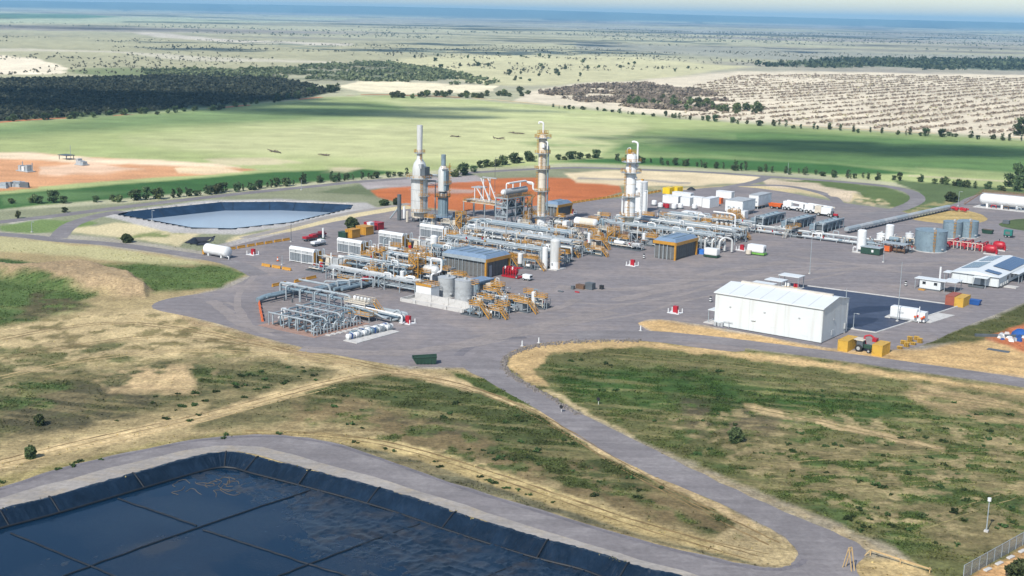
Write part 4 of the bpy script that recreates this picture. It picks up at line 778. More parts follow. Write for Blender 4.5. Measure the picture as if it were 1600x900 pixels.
yel = mat('safety_yellow', lin(206, 150, 50, .68), .5, 0, .14, .6, dirt=lin(150, 104, 40, .6), dirt_amt=.4)
byel = mat('container_yellow', lin(216, 172, 66, .72), .55, 0, .12, .4, dirt=lin(150, 116, 60, .6), dirt_amt=.45)
red = mat('fire_red', lin(180, 26, 42, .75), .45, 0, .15, .5, dirt=lin(110, 24, 30, .6), dirt_amt=.4)
orange = mat('orange_paint', lin(226, 108, 44, .72), .5, 0, .14, .5)
brown = mat('primer_brown', lin(150, 112, 84, .6), .7, 0, .2, .6)
rustm = mat('rusty_steel', RUST, .8, 0, .3, .8)
green = mat('dark_green_paint', lin(40, 74, 58, .7), .55, 0, .2, .6)
teal = mat('teal_paint', lin(40, 128, 118, .7), .5, 0, .15, .6)
blue = mat('blue_paint', lin(40, 92, 166, .7), .5, 0, .15, .6)
roofb = mat('blue_roof_steel', lin(136, 160, 186, .68), .45, .1, .10, .25, dirt=lin(96, 116, 138, .55), dirt_amt=.4)
mesh_d = mat('dark_louvre', lin(118, 118, 116, .62), .7, 0, .2, .8)
mesh_l = mat('light_louvre', lin(150, 158, 164, .6), .6, 0, .15, .8)
conc = mat('cast_concrete', lin(206, 204, 200, .74), .85, 0, .12, .4, dirt=lin(160, 154, 146, .6), dirt_amt=.4, bump=.15)
rubber = mat('rubber', (.02, .02, .02), .85, 0, .2, 1)
glass_d = mat('dark_glazing', (.02, .025, .03), .08, 0, .1, 1)
solar = mat('solar_cell', lin(58, 84, 126, .6), .18, 0, .1, .3)
timber = mat('pine_timber', lin(206, 176, 128, .72), .8, 0, .2, .8)
PIPES = [galv, galv, bluegrey, alu, grey]
def box(T, name, x, y, z, sx, sy, sz, m, rz=0.0, top=1.0, bev=0.0):
    mb = MB(); mb.box(0, 0, 0, sx, sy, sz, 0, top); o = mb.build(name, m, T); o.location = (x, y, z); o.rotation_euler = (0, 0, rz)
    if bev:
        bm = bmesh.new(); bm.from_mesh(o.data); bmesh.ops.bevel(bm, geom=list(bm.edges), offset=bev, segments=2, affect='EDGES', profile=.6); bm.to_mesh(o.data); bm.free()
    return o
def dome(r, h, k=.28):
    return [(r*.35, -r*k*.94), (r*.75, -r*k*.68), (r, 0), (r, h), (r*.75, h+r*k*.68), (r*.35, h+r*k*.94), (.001, h+r*k)]
def vdrum(T, name, x, y, z, r, h, m, n=16, k=.28):
    mb = MB(); mb.lathe([(.001, -r*k)]+dome(r, h, k), n=n); o = mb.build(name, m, T, True); o.location = (x, y, z); return o
def cylz(T, name, x, y, z, r, h, m, r2=None, n=16):
    mb = MB(); mb.lathe([(r, 0), (r2 if r2 is not None else r, h)], n=n); o = mb.build(name, m, T, True); o.location = (x, y, z); return o
def hdrum(T, name, x, y, z, r, L, m, axis='x', n=14, k=.4):
    mb = MB(); mb.lathe([(.001, -r*k)]+dome(r, L, k), n=n, axis=axis); o = mb.build(name, m, T, True); o.location = (x, y, z); return o
def pipe(T, pts, r, m=None, name='pipe', n=8, bend=None):
    mb = MB(); mb.tube(pts, r, n, bend); return mb.build(name, m or galv, T, True)
_post = {}
def posts(T, name, pts, h, w, m, z=0.0):
    key = (name, h, w, m.name)
    if key not in _post: mb = MB(); mb.box(0, 0, 0, w, w, h); _post[key] = mb.mesh(name, m)
    for x, y in pts: link(name, _post[key], T, (x, y, z))
def rail(T, pts, z, m=yel, h=1.1, closed=True, w=.09, name='handrail'):
    mb = MB(); P = list(pts)+([pts[0]] if closed else [])
    for (x0, y0), (x1, y1) in zip(P, P[1:]):
        L = math.hypot(x1-x0, y1-y0); n = max(1, round(L/1.4))
        for i in range(n+(0 if closed else 1)): t = i/n; mb.box(x0+(x1-x0)*t, y0+(y1-y0)*t, z, w, w, h)
        for zz in (h, h*.55): mb.bar((x0, y0, z+zz), (x1, y1, z+zz), w, w)
        mb.bar((x0, y0, z+.1), (x1, y1, z+.1), .03, .2)
    return mb.build(name, m, T)
def deck(T, x, y, z, sx, sy, m=galv, legs=True, lm=None, rm=yel, rails=True, w=.16):
    box(T, 'deck', x, y, z-.12, sx, sy, .12, m)
    if rails: rail(T, [(x-sx/2, y-sy/2), (x+sx/2, y-sy/2), (x+sx/2, y+sy/2), (x-sx/2, y+sy/2)], z, rm)
    if legs: posts(T, 'deck_leg', [(x+a*(sx/2-.15), y+b_*(sy/2-.15)) for a in (-1, 1) for b_ in (-1, 1)], z-.13, w, lm or galv)
def stair(T, top, bot, w=.9, m=yel):
    """flight of steps with strings and rails; top and bottom are points"""
    a, b_ = Vector(top), Vector(bot); d = (b_-a); h = Vector((d.x, d.y, 0)).normalized(); s = Vector((-h.y, h.x, 0))*w/2; mb = MB()
    for q in (-1, 1):
        mb.bar(a+s*q, b_+s*q, .1, .28); up = Vector((0, 0, 1.0)); mb.bar(a+s*q+up, b_+s*q+up, .08)
        for t in (0, .33, .67, 1): p = a.lerp(b_, t)+s*q; mb.bar(p, p+up, .07)
    o = mb.build('stair', m, T); n = max(3, int(abs(d.z)/.24)); tr = MB()
    for i in range(n): p = a.lerp(b_, (i+.5)/n); tr.bar(p-s, p+s, .26, .05)
    tr.build('tread', galv, o); return o
def ladder(T, x, y, z0, z1, w=.5, m=yel, cage=True, dx=0, dy=-.2):
    mb = MB()
    for q in (-1, 1): mb.bar((x+q*w/2*(dy != 0), y+q*w/2*(dx != 0), z0), (x+q*w/2*(dy != 0), y+q*w/2*(dx != 0), z1), .09)
    z = z0+.3
    while z < z1: mb.bar((x-w/2*(dy != 0), y-w/2*(dx != 0), z), (x+w/2*(dy != 0), y+w/2*(dx != 0), z), .06); z += .5
    if cage:
        z = z0+2.2
        while z < z1:
            c = [(x+.42*math.cos(a)+dx*1.6, y+.42*math.sin(a)+dy*1.6, z) for a in [k*math.pi/4 for k in range(9)]]
            for p, q in zip(c, c[1:]): mb.bar(p, q, .05, .09)
            z += 1.1
    return mb.build('caged_ladder', m, T)
def ringdeck(T, z, r0, r1, m=galv, rm=yel, n=14, a0=0.0, a1=6.2832):
    mb = MB(); k_ = n; A_ = [a0+(a1-a0)*i/k_ for i in range(k_+1)]
    for p, q in zip(A_, A_[1:]):
        mb.add([(r*math.cos(a), r*math.sin(a), zz) for zz in (z-.15, z) for a in (p, q) for r in (r0, r1)], [(0, 1, 3, 2), (4, 6, 7, 5), (1, 5, 7, 3), (0, 2, 6, 4)])
    o = mb.build('ring_platform', m, T)
    rl = MB(); P = [((r1-.05)*math.cos(a), (r1-.05)*math.sin(a)) for a in A_]
    for p, q in zip(P, P[1:]):
        rl.box(p[0], p[1], z, .09, .09, 1.1)
        for h in (.55, 1.1): rl.bar((*p, z+h), (*q, z+h), .09)
    rl.build('handrail', rm, o); return o
def truss(T, a, b_, h, m=galv, w=.18, bays=None, name='truss'):
    a, b_ = Vector(a), Vector(b_); L = (b_-a).length; n = bays or max(2, round(L/3)); mb = MB(); up = Vector((0, 0, h))
    mb.bar(a, b_, w); mb.bar(a+up, b_+up, w)
    for i in range(n+1): p = a.lerp(b_, i/n); mb.bar(p, p+up, w*.8)
    for i in range(n): p, q = a.lerp(b_, i/n), a.lerp(b_, (i+1)/n); (mb.bar(p, q+up, w*.7) if i % 2 else mb.bar(p+up, q, w*.7))
    return mb.build(name, m, T)
def rack(label, X0, X1, Y, W, levels, npipe, seed, along='x', drops=4, colm=galv, brace=True, rmax=.32, name='pipe_rack', mats=None, cat='pipe rack'):
    """steel bents carrying parallel lines; local x runs along the rack"""
    r = random.Random(seed); L = abs(X1-X0); rot = AX if along == 'x' else AX+math.pi/2
    T = thing(name, label, cat, PG(X0, Y) if along == 'x' else PG(Y, X0), None, rot); mats = mats or PIPES
    n = max(1, round(L/5.5)); top = levels[-1]
    posts(T, 'column', [(L*i/n, s*W/2) for i in range(n+1) for s in (-1, 1)], top+.2, .24, colm)
    for z in levels:
        for i in range(n+1): box(T, 'cross_beam', L*i/n, 0, z-.2, .2, W+.3, .2, colm)
    for s in (-1, 1):
        mb = MB(); mb.bar((0, s*W/2, top+.1), (L, s*W/2, top+.1), .2, .26)
        if brace and n > 1 and s < 0:
            j = n//2; mb.bar((L*j/n, s*W/2, .2), (L*(j+1)/n if j < n else L, s*W/2, top), .14); mb.bar((L*(j+1)/n, s*W/2, .2), (L*j/n, s*W/2, top), .14)
        mb.build('side_beam', colm, T)
    for li, z in enumerate(levels):
        for k in range(npipe):
            rr_ = r.uniform(.12, rmax); y = -W/2+.5+(W-1.0)*(k+.5)/npipe; zz = z+rr_; x0, x1 = r.uniform(-.6, 1.2), L+r.uniform(-2.5, .8); pts = [(x0, y, zz), (x1, y, zz)]
            if r.random() < .45: pts = pts+[(x1, y, max(.3, zz-r.uniform(1, 2.4)))]
            if r.random() < .45: pts = [(x0, y-.01, zz+.01), (x0, y, max(.3, zz-r.uniform(1, 2.2)))][::-1]+pts[1:]
            pipe(T, pts, rr_, r.choice(mats))
    for k in range(drops):
        x = r.uniform(1, L-1); y = -W/2; z = top+.3; rr_ = r.uniform(.12, .22); q = r.uniform(.8, 2.2)
        pipe(T, [(x, W/2-.8, z), (x, y-q, z), (x, y-q, r.uniform(.4, 1.2))], rr_, r.choice(mats), 'branch_pipe')
    for k in range(int(L/3.5)):   # dark boxes and drums added for the deep shade under the racks
        x, y = r.uniform(.5, L-.5), r.uniform(-W/2, W/2-.3)
        if r.random() < .5: box(T, 'pump', x, y, .02, r.uniform(.8, 2.0), r.uniform(.7, 1.3), r.uniform(.6, 1.6), r.choice((dgrey, black, dgrey, brown)), bev=.06)
        else: hdrum(T, 'shade_drum', x, y, r.uniform(.6, 1.1), r.uniform(.25, .45), r.uniform(.8, 2.0), r.choice((dgrey, rustm, brown, bluegrey)), n=8)
    for k in range(3+int(L/12)):   # expansion loops standing above the rack
        x = r.uniform(1, L-4); y = r.uniform(-W/2+.4, W/2-.4); q = r.uniform(1.2, 3.0); h = r.uniform(.8, 1.7); pipe(T, [(x, y, top), (x, y, top+h), (x+q, y, top+h), (x+q, y, top)], r.uniform(.14, .24), r.choice((white, alu, galv)), 'expansion_loop')
    for k in range(int(L/7)): cylz(T, 'valve', r.uniform(.5, L-.5), r.uniform(-W/2, W/2), r.choice(levels)+.3, .22, .7, r.choice((yel, yel, red, white, brown)), n=8)
    if W > 3.5 and seed % 2: rail(T, [(L*.15, -W/2-.6), (L*.5, -W/2-.6)], levels[0], yel, closed=False); box(T, 'walkway', L*.325, -W/2-.35, levels[0]-.1, L*.35, .7, .1, galv)
    return T
def skid(label, px, py, L, W, seed, kinds='vh', rails=True, railz=2.2, pm=None, name='process_skid', cat='process skid', stairs=False, rot=AX, base=dgrey, rm=yel, at=None, npipe=8, hmax=3.2, drum=None):
    """skid-mounted process unit: base frame, drums, pipework, access platform"""
    r = random.Random(seed); T = thing(name, label, cat, at or (px, py), None, rot); x0, y0 = -L/2, -W/2
    mb = MB()
    for y in (y0, -y0): mb.bar((x0, y, .2), (-x0, y, .2), .22, .3)
    for i in range(int(L/1.6)+1): mb.bar((x0+1.6*i, y0, .2), (x0+1.6*i, -y0, .2), .16, .24)
    mb.build('base_frame', base, T); box(T, 'floor_plate', 0, 0, .06, L-.3, W-.3, .06, dgrey)
    x = x0+1.2
    for k in kinds:
        if x > -x0-.4: break
        y = r.uniform(y0*.35, -y0*.35)
        if k == 'v':
            rad = r.uniform(.5, .8); h = r.uniform(1.8, hmax); cylz(T, 'vessel_skirt', x, y, .3, rad*.8, .7, dgrey, n=10); vdrum(T, 'vessel', x, y, 1.1, rad, h, drum or r.choice((grey, alu, cream, white)), 12)
            pipe(T, [(x, y, 1.0+h+rad*.2), (x, y, h+1.9), (x+rad+.5, y, h+1.9), (x+rad+.5, y, .5)], .13, r.choice(PIPES)); x += rad*2+.9
        elif k == 'h':
            rad = r.uniform(.55, .85); l = min(r.uniform(2.2, 3.8), -x0-x-.3)
            if l < 1: break
            hdrum(T, 'vessel', x, y, 1.5, rad, l, drum or r.choice((grey, alu, white, cream)))
            for q in (.25, .75): box(T, 'saddle', x+l*q, y, .3, .25, rad*1.5, 1.0, galv)
            pipe(T, [(x+l*.5, y, 1.5+rad*.8), (x+l*.5, y, 3.0), (x+l*.5, -y0-.2, 3.0), (x+l*.5, -y0-.2, .4)], .14, r.choice(PIPES)); x += l+1.0
        elif k == 'b':
            s = r.uniform(1.5, 2.2); box(T, 'cabinet', x+s/2, y, .3, s, W*.55, r.uniform(1.7, 2.4), r.choice((grey, cream, white, mesh_l)), bev=.05); x += s+.5
        elif k == 'm':
            hdrum(T, 'motor', x, y, .85, .42, 1.3, r.choice((bluegrey, grey, white)), k=.2, n=10); box(T, 'pump', x+2.0, y, .3, .8, .8, 1.0, r.choice((bluegrey, dgrey)), bev=.1); x += 2.9
    for k in range(npipe):
        xa, xb = sorted((r.uniform(x0, -x0), r.uniform(x0, -x0))); ya, yb = r.uniform(y0, -y0), r.uniform(y0, -y0); za, zb = r.uniform(.5, 2.6), r.uniform(.4, 1.2)
        pts = [(xa, ya, zb), (xa, ya, za), (xb+.5, ya, za), (xb+.5, yb+.3, za), (xb+.5, yb+.3, zb)] if r.random() < .6 else [(xa, ya, za), (xb+.6, ya, za), (xb+.6, ya, zb)]
        pipe(T, pts, r.uniform(.08, .17), r.choice(pm or PIPES+[brown, cream]))
    for k in range(3):
        xa, ya = r.uniform(x0, -x0), r.uniform(y0, -y0); za = r.uniform(.9, 2.2); cylz(T, 'valve_actuator', xa, ya, za, .2, .5, r.choice((red, yel, white, bluegrey)), n=8)
    if rails:
        sx = min(L*.55, 4.5); deck(T, -x0-sx/2, y0+.7, railz, sx, 1.4, galv, True, galv, rm)
        if stairs: stair(T, (-x0+.05, y0+.7, railz), (-x0+railz*.95, y0+.7, .1), .9, rm)
    return T
def wheel(T, x, y, r, w, name='wheel'):
    mb = MB(); mb.lathe([(r*.55, -w/2), (r*.92, -w/2), (r, -w*.3), (r, w*.3), (r*.92, w/2), (r*.55, w/2)], n=14, axis='y', closed_caps=True); o = mb.build(name, rubber, T, True); o.location = (x, y, r)
    hb = MB(); hb.lathe([(r*.5, -w*.52), (r*.5, w*.52)], n=10, axis='y'); hb.build('rim', grey, o); return o
def container(label, X, Y, m, L=6.06, W=2.44, H=2.59, rot=AX, group=None, name='shipping_container', roof=None, z=0.0, cat='container', at=None):
    T = thing(name, label, cat, at or PG(X, Y), group, rot, z); n = int(L/.28)
    for s, nm in ((-1, 'side_wall'), (1, 'side_wall')):
        mb = MB(); vs = []
        for i in range(n*2+1): xx = -L/2+.08+(L-.16)*i/(n*2); d = (.0 if (i//1) % 4 in (0, 1) else .07); vs += [(xx, s*(W/2-d), .14), (xx, s*(W/2-d), H-.12)]
        mb.add(vs, [(2*i, 2*i+2, 2*i+3, 2*i+1) for i in range(n*2)]); mb.build(nm, m, T)
    box(T, 'roof', 0, 0, H-.13, L-.04, W-.04, .08, roof or m); mb = MB()
    for x in (-1, 1):
        for y in (-1, 1): mb.box(x*(L/2-.08), y*(W/2-.08), 0, .17, .17, H)
        for z_ in (.08, H-.09): mb.bar((x*(L/2-.08), -W/2, z_), (x*(L/2-.08), W/2, z_), .16)
    for y in (-1, 1):
        for z_ in (.08, H-.09): mb.bar((-L/2, y*(W/2-.08), z_), (L/2, y*(W/2-.08), z_), .16)
    mb.build('frame', m, T)
    for x in (-1, 1): box(T, 'end_wall', x*(L/2-.1), 0, .14, .06, W-.2, H-.26, m)
    mb = MB()
    for y in (-.75, -.3, .3, .75): mb.bar((L/2-.02, y*W/2*.8, .2), (L/2-.02, y*W/2*.8, H-.2), .06)
    mb.build('lock_rods', galv, T); return T
def barrier(label, px, py, m, rot, group, L=2.0, at=None):
    T = thing('road_barrier', label, 'barrier', at or (px, py), group, rot)
    mb = MB(); mb.prism([(-.3, 0), (.3, 0), (.3, .15), (.14, .45), (.09, .85), (-.09, .85), (-.14, .45), (-.3, .15)], -L/2, L/2, 'xz')
    o = mb.build('body', m, T); o.rotation_euler = (0, 0, math.pi/2)
    for q in (-.3, .3): box(T, 'forklift_slot', q*L, 0, 0.02, .3, .64, .1, black)
    return T
# ------------------------------------------------------------------ compressor packages
def package(X, Y, label):
    T = thing('compressor_package', label, 'compressor package', PG(X, Y), 'compressor packages'); W = 3.4
    fr = MB()
    for x in (0, 4.9, 9.8):
        for y in (0, W): fr.box(x, y, 0, .22, .22, 3.9)
    for z in (.35, 3.0): fr.bar((0, -.02, z), (9.8, -.02, z), .2, .16)
    fr.bar((9.8, 0, 3.8), (9.8, W, 3.8), .2); fr.bar((0, W, 3.8), (9.8, W, 3.8), .2); fr.build('cooler_frame', white, T)
    box(T, 'cooler_core', 4.9, W/2+.1, .3, 9.4, W-.5, 3.4, dgrey); lp = MB(); lp.box(0, 0, 0, 1.02, .06, 2.45)
    for k in range(6): lp.bar((-.5, -.05, .25+.4*k), (.5, -.05, .25+.4*k), .05, .2)
    lpm = lp.mesh('louvre_panel', mesh_l)
    for g_ in range(2):
        for k in range(4): link('louvre_panel', lpm, T, (.72+g_*4.9+k*1.14, .06, .5))
    up = MB(); up.box(0, 0, 0, 2.2, .08, .75); upm = up.mesh('upper_panel', grey)
    for k in range(4): link('upper_panel', upm, T, (1.3+k*2.4, .04, 3.1))
    rl = MB(); n = 10; prof = [(.55*math.cos(a)*1.5+.75, 3.85+.85*math.sin(a)) for a in [math.pi*i/n for i in range(n+1)]]; rl.prism(prof, -.25, 10.05, 'yz'); rl.build('fan_plenum', white, T, True)
    box(T, 'rear_hood', 4.9, 2.6, 3.85, 9.9, 1.7, .3, grey); box(T, 'end_panel', 9.98, 1.7, .5, .14, 3.0, 3.5, yel); box(T, 'end_door', 10.08, 1.3, .6, .06, .9, 2.1, black)
    for x, y in ((10.9, .3), (11.6, 2.2)): pipe(T, [(x, y, .2), (x, y, 4.9), (x+.7, y, 4.9), (x+.7, y, 3.2), (13.5, y, 3.2)], .15, galv)
    sk = MB(); sk.bar((12, .2, .3), (28, .2, .3), .3, .5); sk.bar((12, 3.4, .3), (28, 3.4, .3), .3, .5)
    for k in range(8): sk.bar((12.2+2.2*k, .2, .3), (12.2+2.2*k, 3.4, .3), .2, .4)
    sk.build('skid_frame', dgrey, T)
    box(T, 'engine', 13.4, 1.8, .5, 2.6, 2.2, 1.7, black, bev=.1); box(T, 'engine_guard', 12.7, .45, .6, 1.2, .3, 1.5, yel)
    c = MB(); c.prism([(14.1, .5), (16.0, .5), (15.8, 2.9), (14.6, 2.9)], .5, 2.9); c.build('intake_cowl', cream, T)
    box(T, 'fire_cabinet', 13.5, -.3, .1, 1.0, .5, 1.3, red)
    pipe(T, [(16.7, .5, .4), (16.7, .5, 4.6)], .2, white, 'exhaust_stack')
    for k in range(5): y = .6+.55*k; pipe(T, [(12.2, y, 3.1+.05*k), (16.4+.3*k, y, 3.1+.05*k), (16.4+.3*k, y, 2.0)], .11, rng.choice((brown, cream, brown, galv)))
    for k, (x, s) in enumerate(((18.3, 2.3), (21.0, 2.2))): box(T, 'cylinder_housing', x, 1.6, .5, s, 2.2, 2.5, grey, bev=.08)
    for x in (17.1, 19.7, 22.3): pipe(T, [(x, .2, .4), (x, .2, 3.2), (x, 2.8, 3.2)], .14, alu)
    hdrum(T, 'suction_bottle', 17.6, 2.9, 3.3, .5, 4.6, alu); hdrum(T, 'discharge_bottle', 17.4, .1, 1.0, .45, 4.8, grey)
    deck(T, 25.2, .9, 2.3, 4.4, 2.2, galv, True, galv, yel); stair(T, (22.9, -.1, 2.3), (20.4, -.5, .1), .9, yel)
    vdrum(T, 'filter_pot', 28.3, .6, 2.0, .55, 1.0, white, 12, .5); posts(T, 'filter_leg', [(28.3, .6)], 1.9, .3, galv)
    for k in range(4): z = 1.0+.75*k; pipe(T, [(22, 2.0+.3*k, z), (30+k, 2.0+.3*k, z), (30+k, 2.0+.3*k, .3)], .2, rng.choice(PIPES))
    vdrum(T, 'scrubber', 27.2, 3.2, .9, .6, 2.6, rng.choice((alu, cream)), 12)
for (X, Y, lab) in ((16.2, 76, 'nearest compressor package with white cooler hood and louvred front, closest to the yellow barriers'), (16.4, 96.5, 'second compressor package from the front, with a white cooler hood'), (16.4, 116, 'third compressor package from the front, with a white cooler hood'), (17.0, 136, 'rearmost compressor package with white cooler hood, in front of the two heater stacks')): package(X, Y, lab)
# ------------------------------------------------------------------ heaters, columns and tall frames
T = thing('waste_heat_stack', 'tallest grey heater with wide drum, cone and slim stack at the left', 'heater stack', (655, 346))
for k in range(6): a = k*math.pi/3+.3; pipe(T, [(2.4*math.cos(a), 2.4*math.sin(a), 0), (2.4*math.cos(a), 2.4*math.sin(a), 1.8)], .28, dgrey, 'support_leg')
cylz(T, 'skirt', 0, 0, 1.6, 2.65, 2.3, cream, n=24); mb = MB()
for k in range(16): a = k*math.pi/8; mb.box(2.72*math.cos(a), 2.72*math.sin(a), 1.6, .18, .18, 2.2)
mb.build('skirt_rib', cream, T)
cylz(T, 'furnace_drum', 0, 0, 3.9, 3.05, 12.0, alu, n=28)
for z in (7.8, 11.8): cylz(T, 'shell_band', 0, 0, z, 3.09, .16, grey, n=28)
ringdeck(T, 16.0, 3.0, 4.7, galv); ringdeck(T, 3.9, 3.05, 4.3, galv, n=10, a0=-1.6, a1=.8); ringdeck(T, 9.6, 3.05, 4.0, galv, n=6, a0=-.9, a1=.6)
mb = MB(); mb.lathe([(2.55, 15.9), (2.55, 19.6), (2.1, 21.2), (1.05, 22.8), (1.0, 25.2)], n=24); mb.build('convection_cone', alu, T, True)
box(T, 'burner_duct', 2.7, -.4, 17.0, 2.6, 2.8, 3.2, dgrey, bev=.1); box(T, 'cone_step', 1.7, -1.3, 19.6, 1.6, 1.4, 1.6, grey)
ringdeck(T, 25.0, 1.0, 2.0, galv, n=10); mb = MB(); mb.lathe([(.98, 25.0), (.98, 29.0), (1.05, 32.5), (1.05, 34.9)], n=18, closed_caps=False); mb.lathe([(.9, 34.9), (.9, 33.0)], n=18); mb.build('chimney', alu, T, True)
ladder(T, 2.6, -1.9, 4, 16, dx=.2, dy=-.2); ladder(T, 1.2, -.6, 21, 25, cage=True); pipe(T, [(-3.3, -.6, .2), (-3.3, -.6, 16.2)], .13, grey); pipe(T, [(3.3, .5, .2), (3.3, .5, 15.5)], .16, galv)
pipe(T, [(-7, -3, .2), (-7, -3, 9.5)], .75, dgrey, 'flue_column', 10); pipe(T, [(-11, -3.4, .4), (-7, -3, 5.0)], .3, galv, 'inclined_pipe'); pipe(T, [(-3.6, -4.2, 1.2), (-3.6, -4.2, 5.6)], .42, white, 'vent_pipe'); pipe(T, [(-1.6, -4.8, .2), (-1.6, -4.8, 4.2)], .45, cream, 'vent_pipe')
T = thing('heater_stack', 'shorter blue-grey heater with short stack, right of the tallest one', 'heater stack', (692, 346))
for k in range(4): a = k*math.pi/2+.4; pipe(T, [(1.7*math.cos(a), 1.7*math.sin(a), 0), (1.7*math.cos(a), 1.7*math.sin(a), 2.0)], .2, dgrey, 'support_leg')
cylz(T, 'radiant_drum', 0, 0, 2.0, 1.75, 7.2, bluegrey, n=18); mb = MB()
for k in range(12): a = k*math.pi/6; mb.box(1.8*math.cos(a), 1.8*math.sin(a), 2.0, .16, .16, 7.0)
mb.build('drum_rib', bluegrey, T)
ringdeck(T, 2.0, 1.75, 3.6, roofb, galv, 12); ringdeck(T, 9.2, 1.5, 2.7, rustm, yel, 12); cylz(T, 'burner_throat', 0, 0, 9.2, 1.35, 2.2, dgrey)
for k in range(5): a = k*1.25; box(T, 'burner', 1.3*math.cos(a), 1.3*math.sin(a), 9.4, .6, .6, 1.2, rng.choice((grey, dgrey)))
mb = MB(); mb.lathe([(1.9, 11.2), (1.9, 18.6), (1.5, 19.6), (.9, 20.4)], n=20); mb.build('convection_drum', alu, T, True); mb = MB(); mb.lathe([(.86, 20.2), (.86, 24.4)], n=14, closed_caps=False); mb.lathe([(.76, 24.4), (.76, 22)], n=14); mb.build('chimney', bluegrey, T, True)
box(T, 'panel_casing', 1.5, -.4, 11.6, 1.6, 2.0, 7.0, bluegrey); ladder(T, 2.6, .4, 9.4, 21.5, dx=.2, dy=0); ringdeck(T, 19.4, 1.2, 2.5, galv, n=6, a0=-1.2, a1=1.0); ringdeck(T, 14.0, 1.9, 3.0, galv, n=5, a0=-.8, a1=.9)
T = thing('crossover_duct', 'grey crossover duct bridging the two heater stacks', 'duct', (672, 345)); 
for z in (14.6, 16.8): pipe(T, [(-1.2, -.6, z), (1.5, 1.5, z), (3.2, 4.2, z-1.2)], .34, galv)
truss(T, (-1.0, -.6, 13.0), (3.6, 3.6, 13.0), 1.3); posts(T, 'column', [(1.2, 1.4)], 13, .3, galv)
def column(label, px, py, r, zs, top, m, skirt, neck, decks, cap, T=None, rm=yel, a0=-2.4, a1=1.3):
    T = thing('process_column', label, 'column', (px, py)); sr, sz, sm = skirt
    mb = MB(); mb.lathe([(sr, 0), (sr, sz*.5), (r*.98, sz)], n=18); mb.build('skirt', sm, T, True)
    mb = MB(); mb.lathe([(r, sz)]+neck+[(neck[-1][0] if neck else r, top), ((neck[-1][0] if neck else r)*.72, top+.7), (.001, top+1.0)], n=22); mb.build('shell', m, T, True)
    for z in zs: cylz(T, 'shell_band', 0, 0, z, r+.05, .2, cream, n=22)
    for z, w, full in decks: ringdeck(T, z, r*.9, r+w, galv, rm, 12, *((0, 6.2832) if full else (a0, a1)))
    z0 = .2
    for i, (z, w, f) in enumerate(sorted(decks)):
        s = 1 if i % 2 else -1; ladder(T, s*.8, -r-.35, z0, z+1, dx=0, dy=-.2); z0 = z
    box(T, 'base_slab', 0, 0, 0.01, sr*2+1.6, sr*2+1.6, .25, conc); return T
T = column('tall slim cream column with four yellow-railed platforms, right of the drum on its frame', 845, 353, 1.5, (8.5, 17, 23), 32.2, cream, (1.75, 5.0, white), [(1.5, 31.6), (1.32, 31.9)], [(3.8, 1.5, True), (12.8, 1.3, False), (20.7, 1.3, False), (26.3, 1.3, False), (31.8, 1.5, True)], None)
pipe(T, [(0, 0, 33), (0, 0, 37.2), (-1.6, -.4, 37.2), (-1.6, -.4, 36.6)], .32, white, 'overhead_line'); pipe(T, [(1.7, 1.2, 27.5), (2.3, .2, 29.0), (2.3, .2, 24), (2.3, .2, 6)], .3, bluegrey, 'reflux_line'); rail(T, [(-1.6, -1.2), (1.4, -1.2), (1.4, 1.2), (-1.6, 1.2)], 33.2, yel)
box(T, 'instrument_box', 1.2, -1.3, 28.4, 1.0, .7, 1.2, white); pipe(T, [(1.4, -.6, 30.5), (2.6, -.8, 30.5), (2.6, -.8, 28)], .25, white); pipe(T, [(-1.3, -.6, 13), (-3.0, -1.2, 13), (-3.0, -1.2, 15.5), (-5.4, -1.5, 15.5)], .35, white, 'vapour_line')
T = column('white column with bent vent pipe on top, centre right, before the white tank', 982, 371, 1.85, (10.5, 18.5), 28.4, white, (1.15, 7.4, cream), [(1.85, 24.4), (1.6, 24.9)], [(7.6, 1.5, True), (14.4, 1.5, False), (22.6, 1.7, True), (26.2, 1.5, True)], None)
pipe(T, [(1.5, 1.3, 24), (1.5, 1.3, 32.6), (.2, 1.0, 33.0), (-.5, .8, 32.8)], .34, white, 'vent_line'); pipe(T, [(-.5, 0, 29), (-.5, 0, 30.9), (-1.7, 0, 30.6), (-1.8, 0, 24)], .2, alu); rail(T, [(-1.5, -1.5), (1.2, -1.5), (1.2, 1.5), (-1.5, 1.5)], 29.0, yel); box(T, 'relief_valve', -.3, -.6, 29.2, 1.1, .9, 1.2, yel)
for k, z in enumerate((13.8, 20.6, 24.8, 16.5)): a = -.6+.5*k; vdrum(T, 'manway', 2.1*math.cos(a), 2.1*math.sin(a), z, .5, .5, white, 10, .4)
pipe(T, [(-2.2, -.5, 15), (-2.5, -.8, 14), (-2.5, -.8, 8.0), (-1.0, -.4, 7.4)], .3, white, 'reboiler_line')
T = thing('white_tank', 'tall white cylindrical tank right behind the white column', 'tank', (1000, 332)); cylz(T, 'shell', 0, 0, 0, 2.55, 12.0, white, n=24); mb = MB(); mb.lathe([(2.6, 11.9), (2.6, 12.1), (.001, 12.7)], n=24); mb.build('roof', white, T, True); box(T, 'vent', .5, 0, 12.4, .9, .9, .7, yel); ladder(T, 1.6, -2.3, .3, 12.4, m=white)
T = thing('white_stack', 'slim white cylinder standing in front of the tall white tank', 'vessel', (1006, 347)); cylz(T, 'plinth', 0, 0, 0, .9, .5, conc); vdrum(T, 'shell', 0, 0, .9, .75, 10.0, white, 16); vdrum(T, 'side_pot', -1.5, -.6, .6, .6, 3.6, white, 12); pipe(T, [(0, 0, 11), (0, 0, 11.8), (.9, .3, 11.8), (.9, .3, 1)], .12, white)
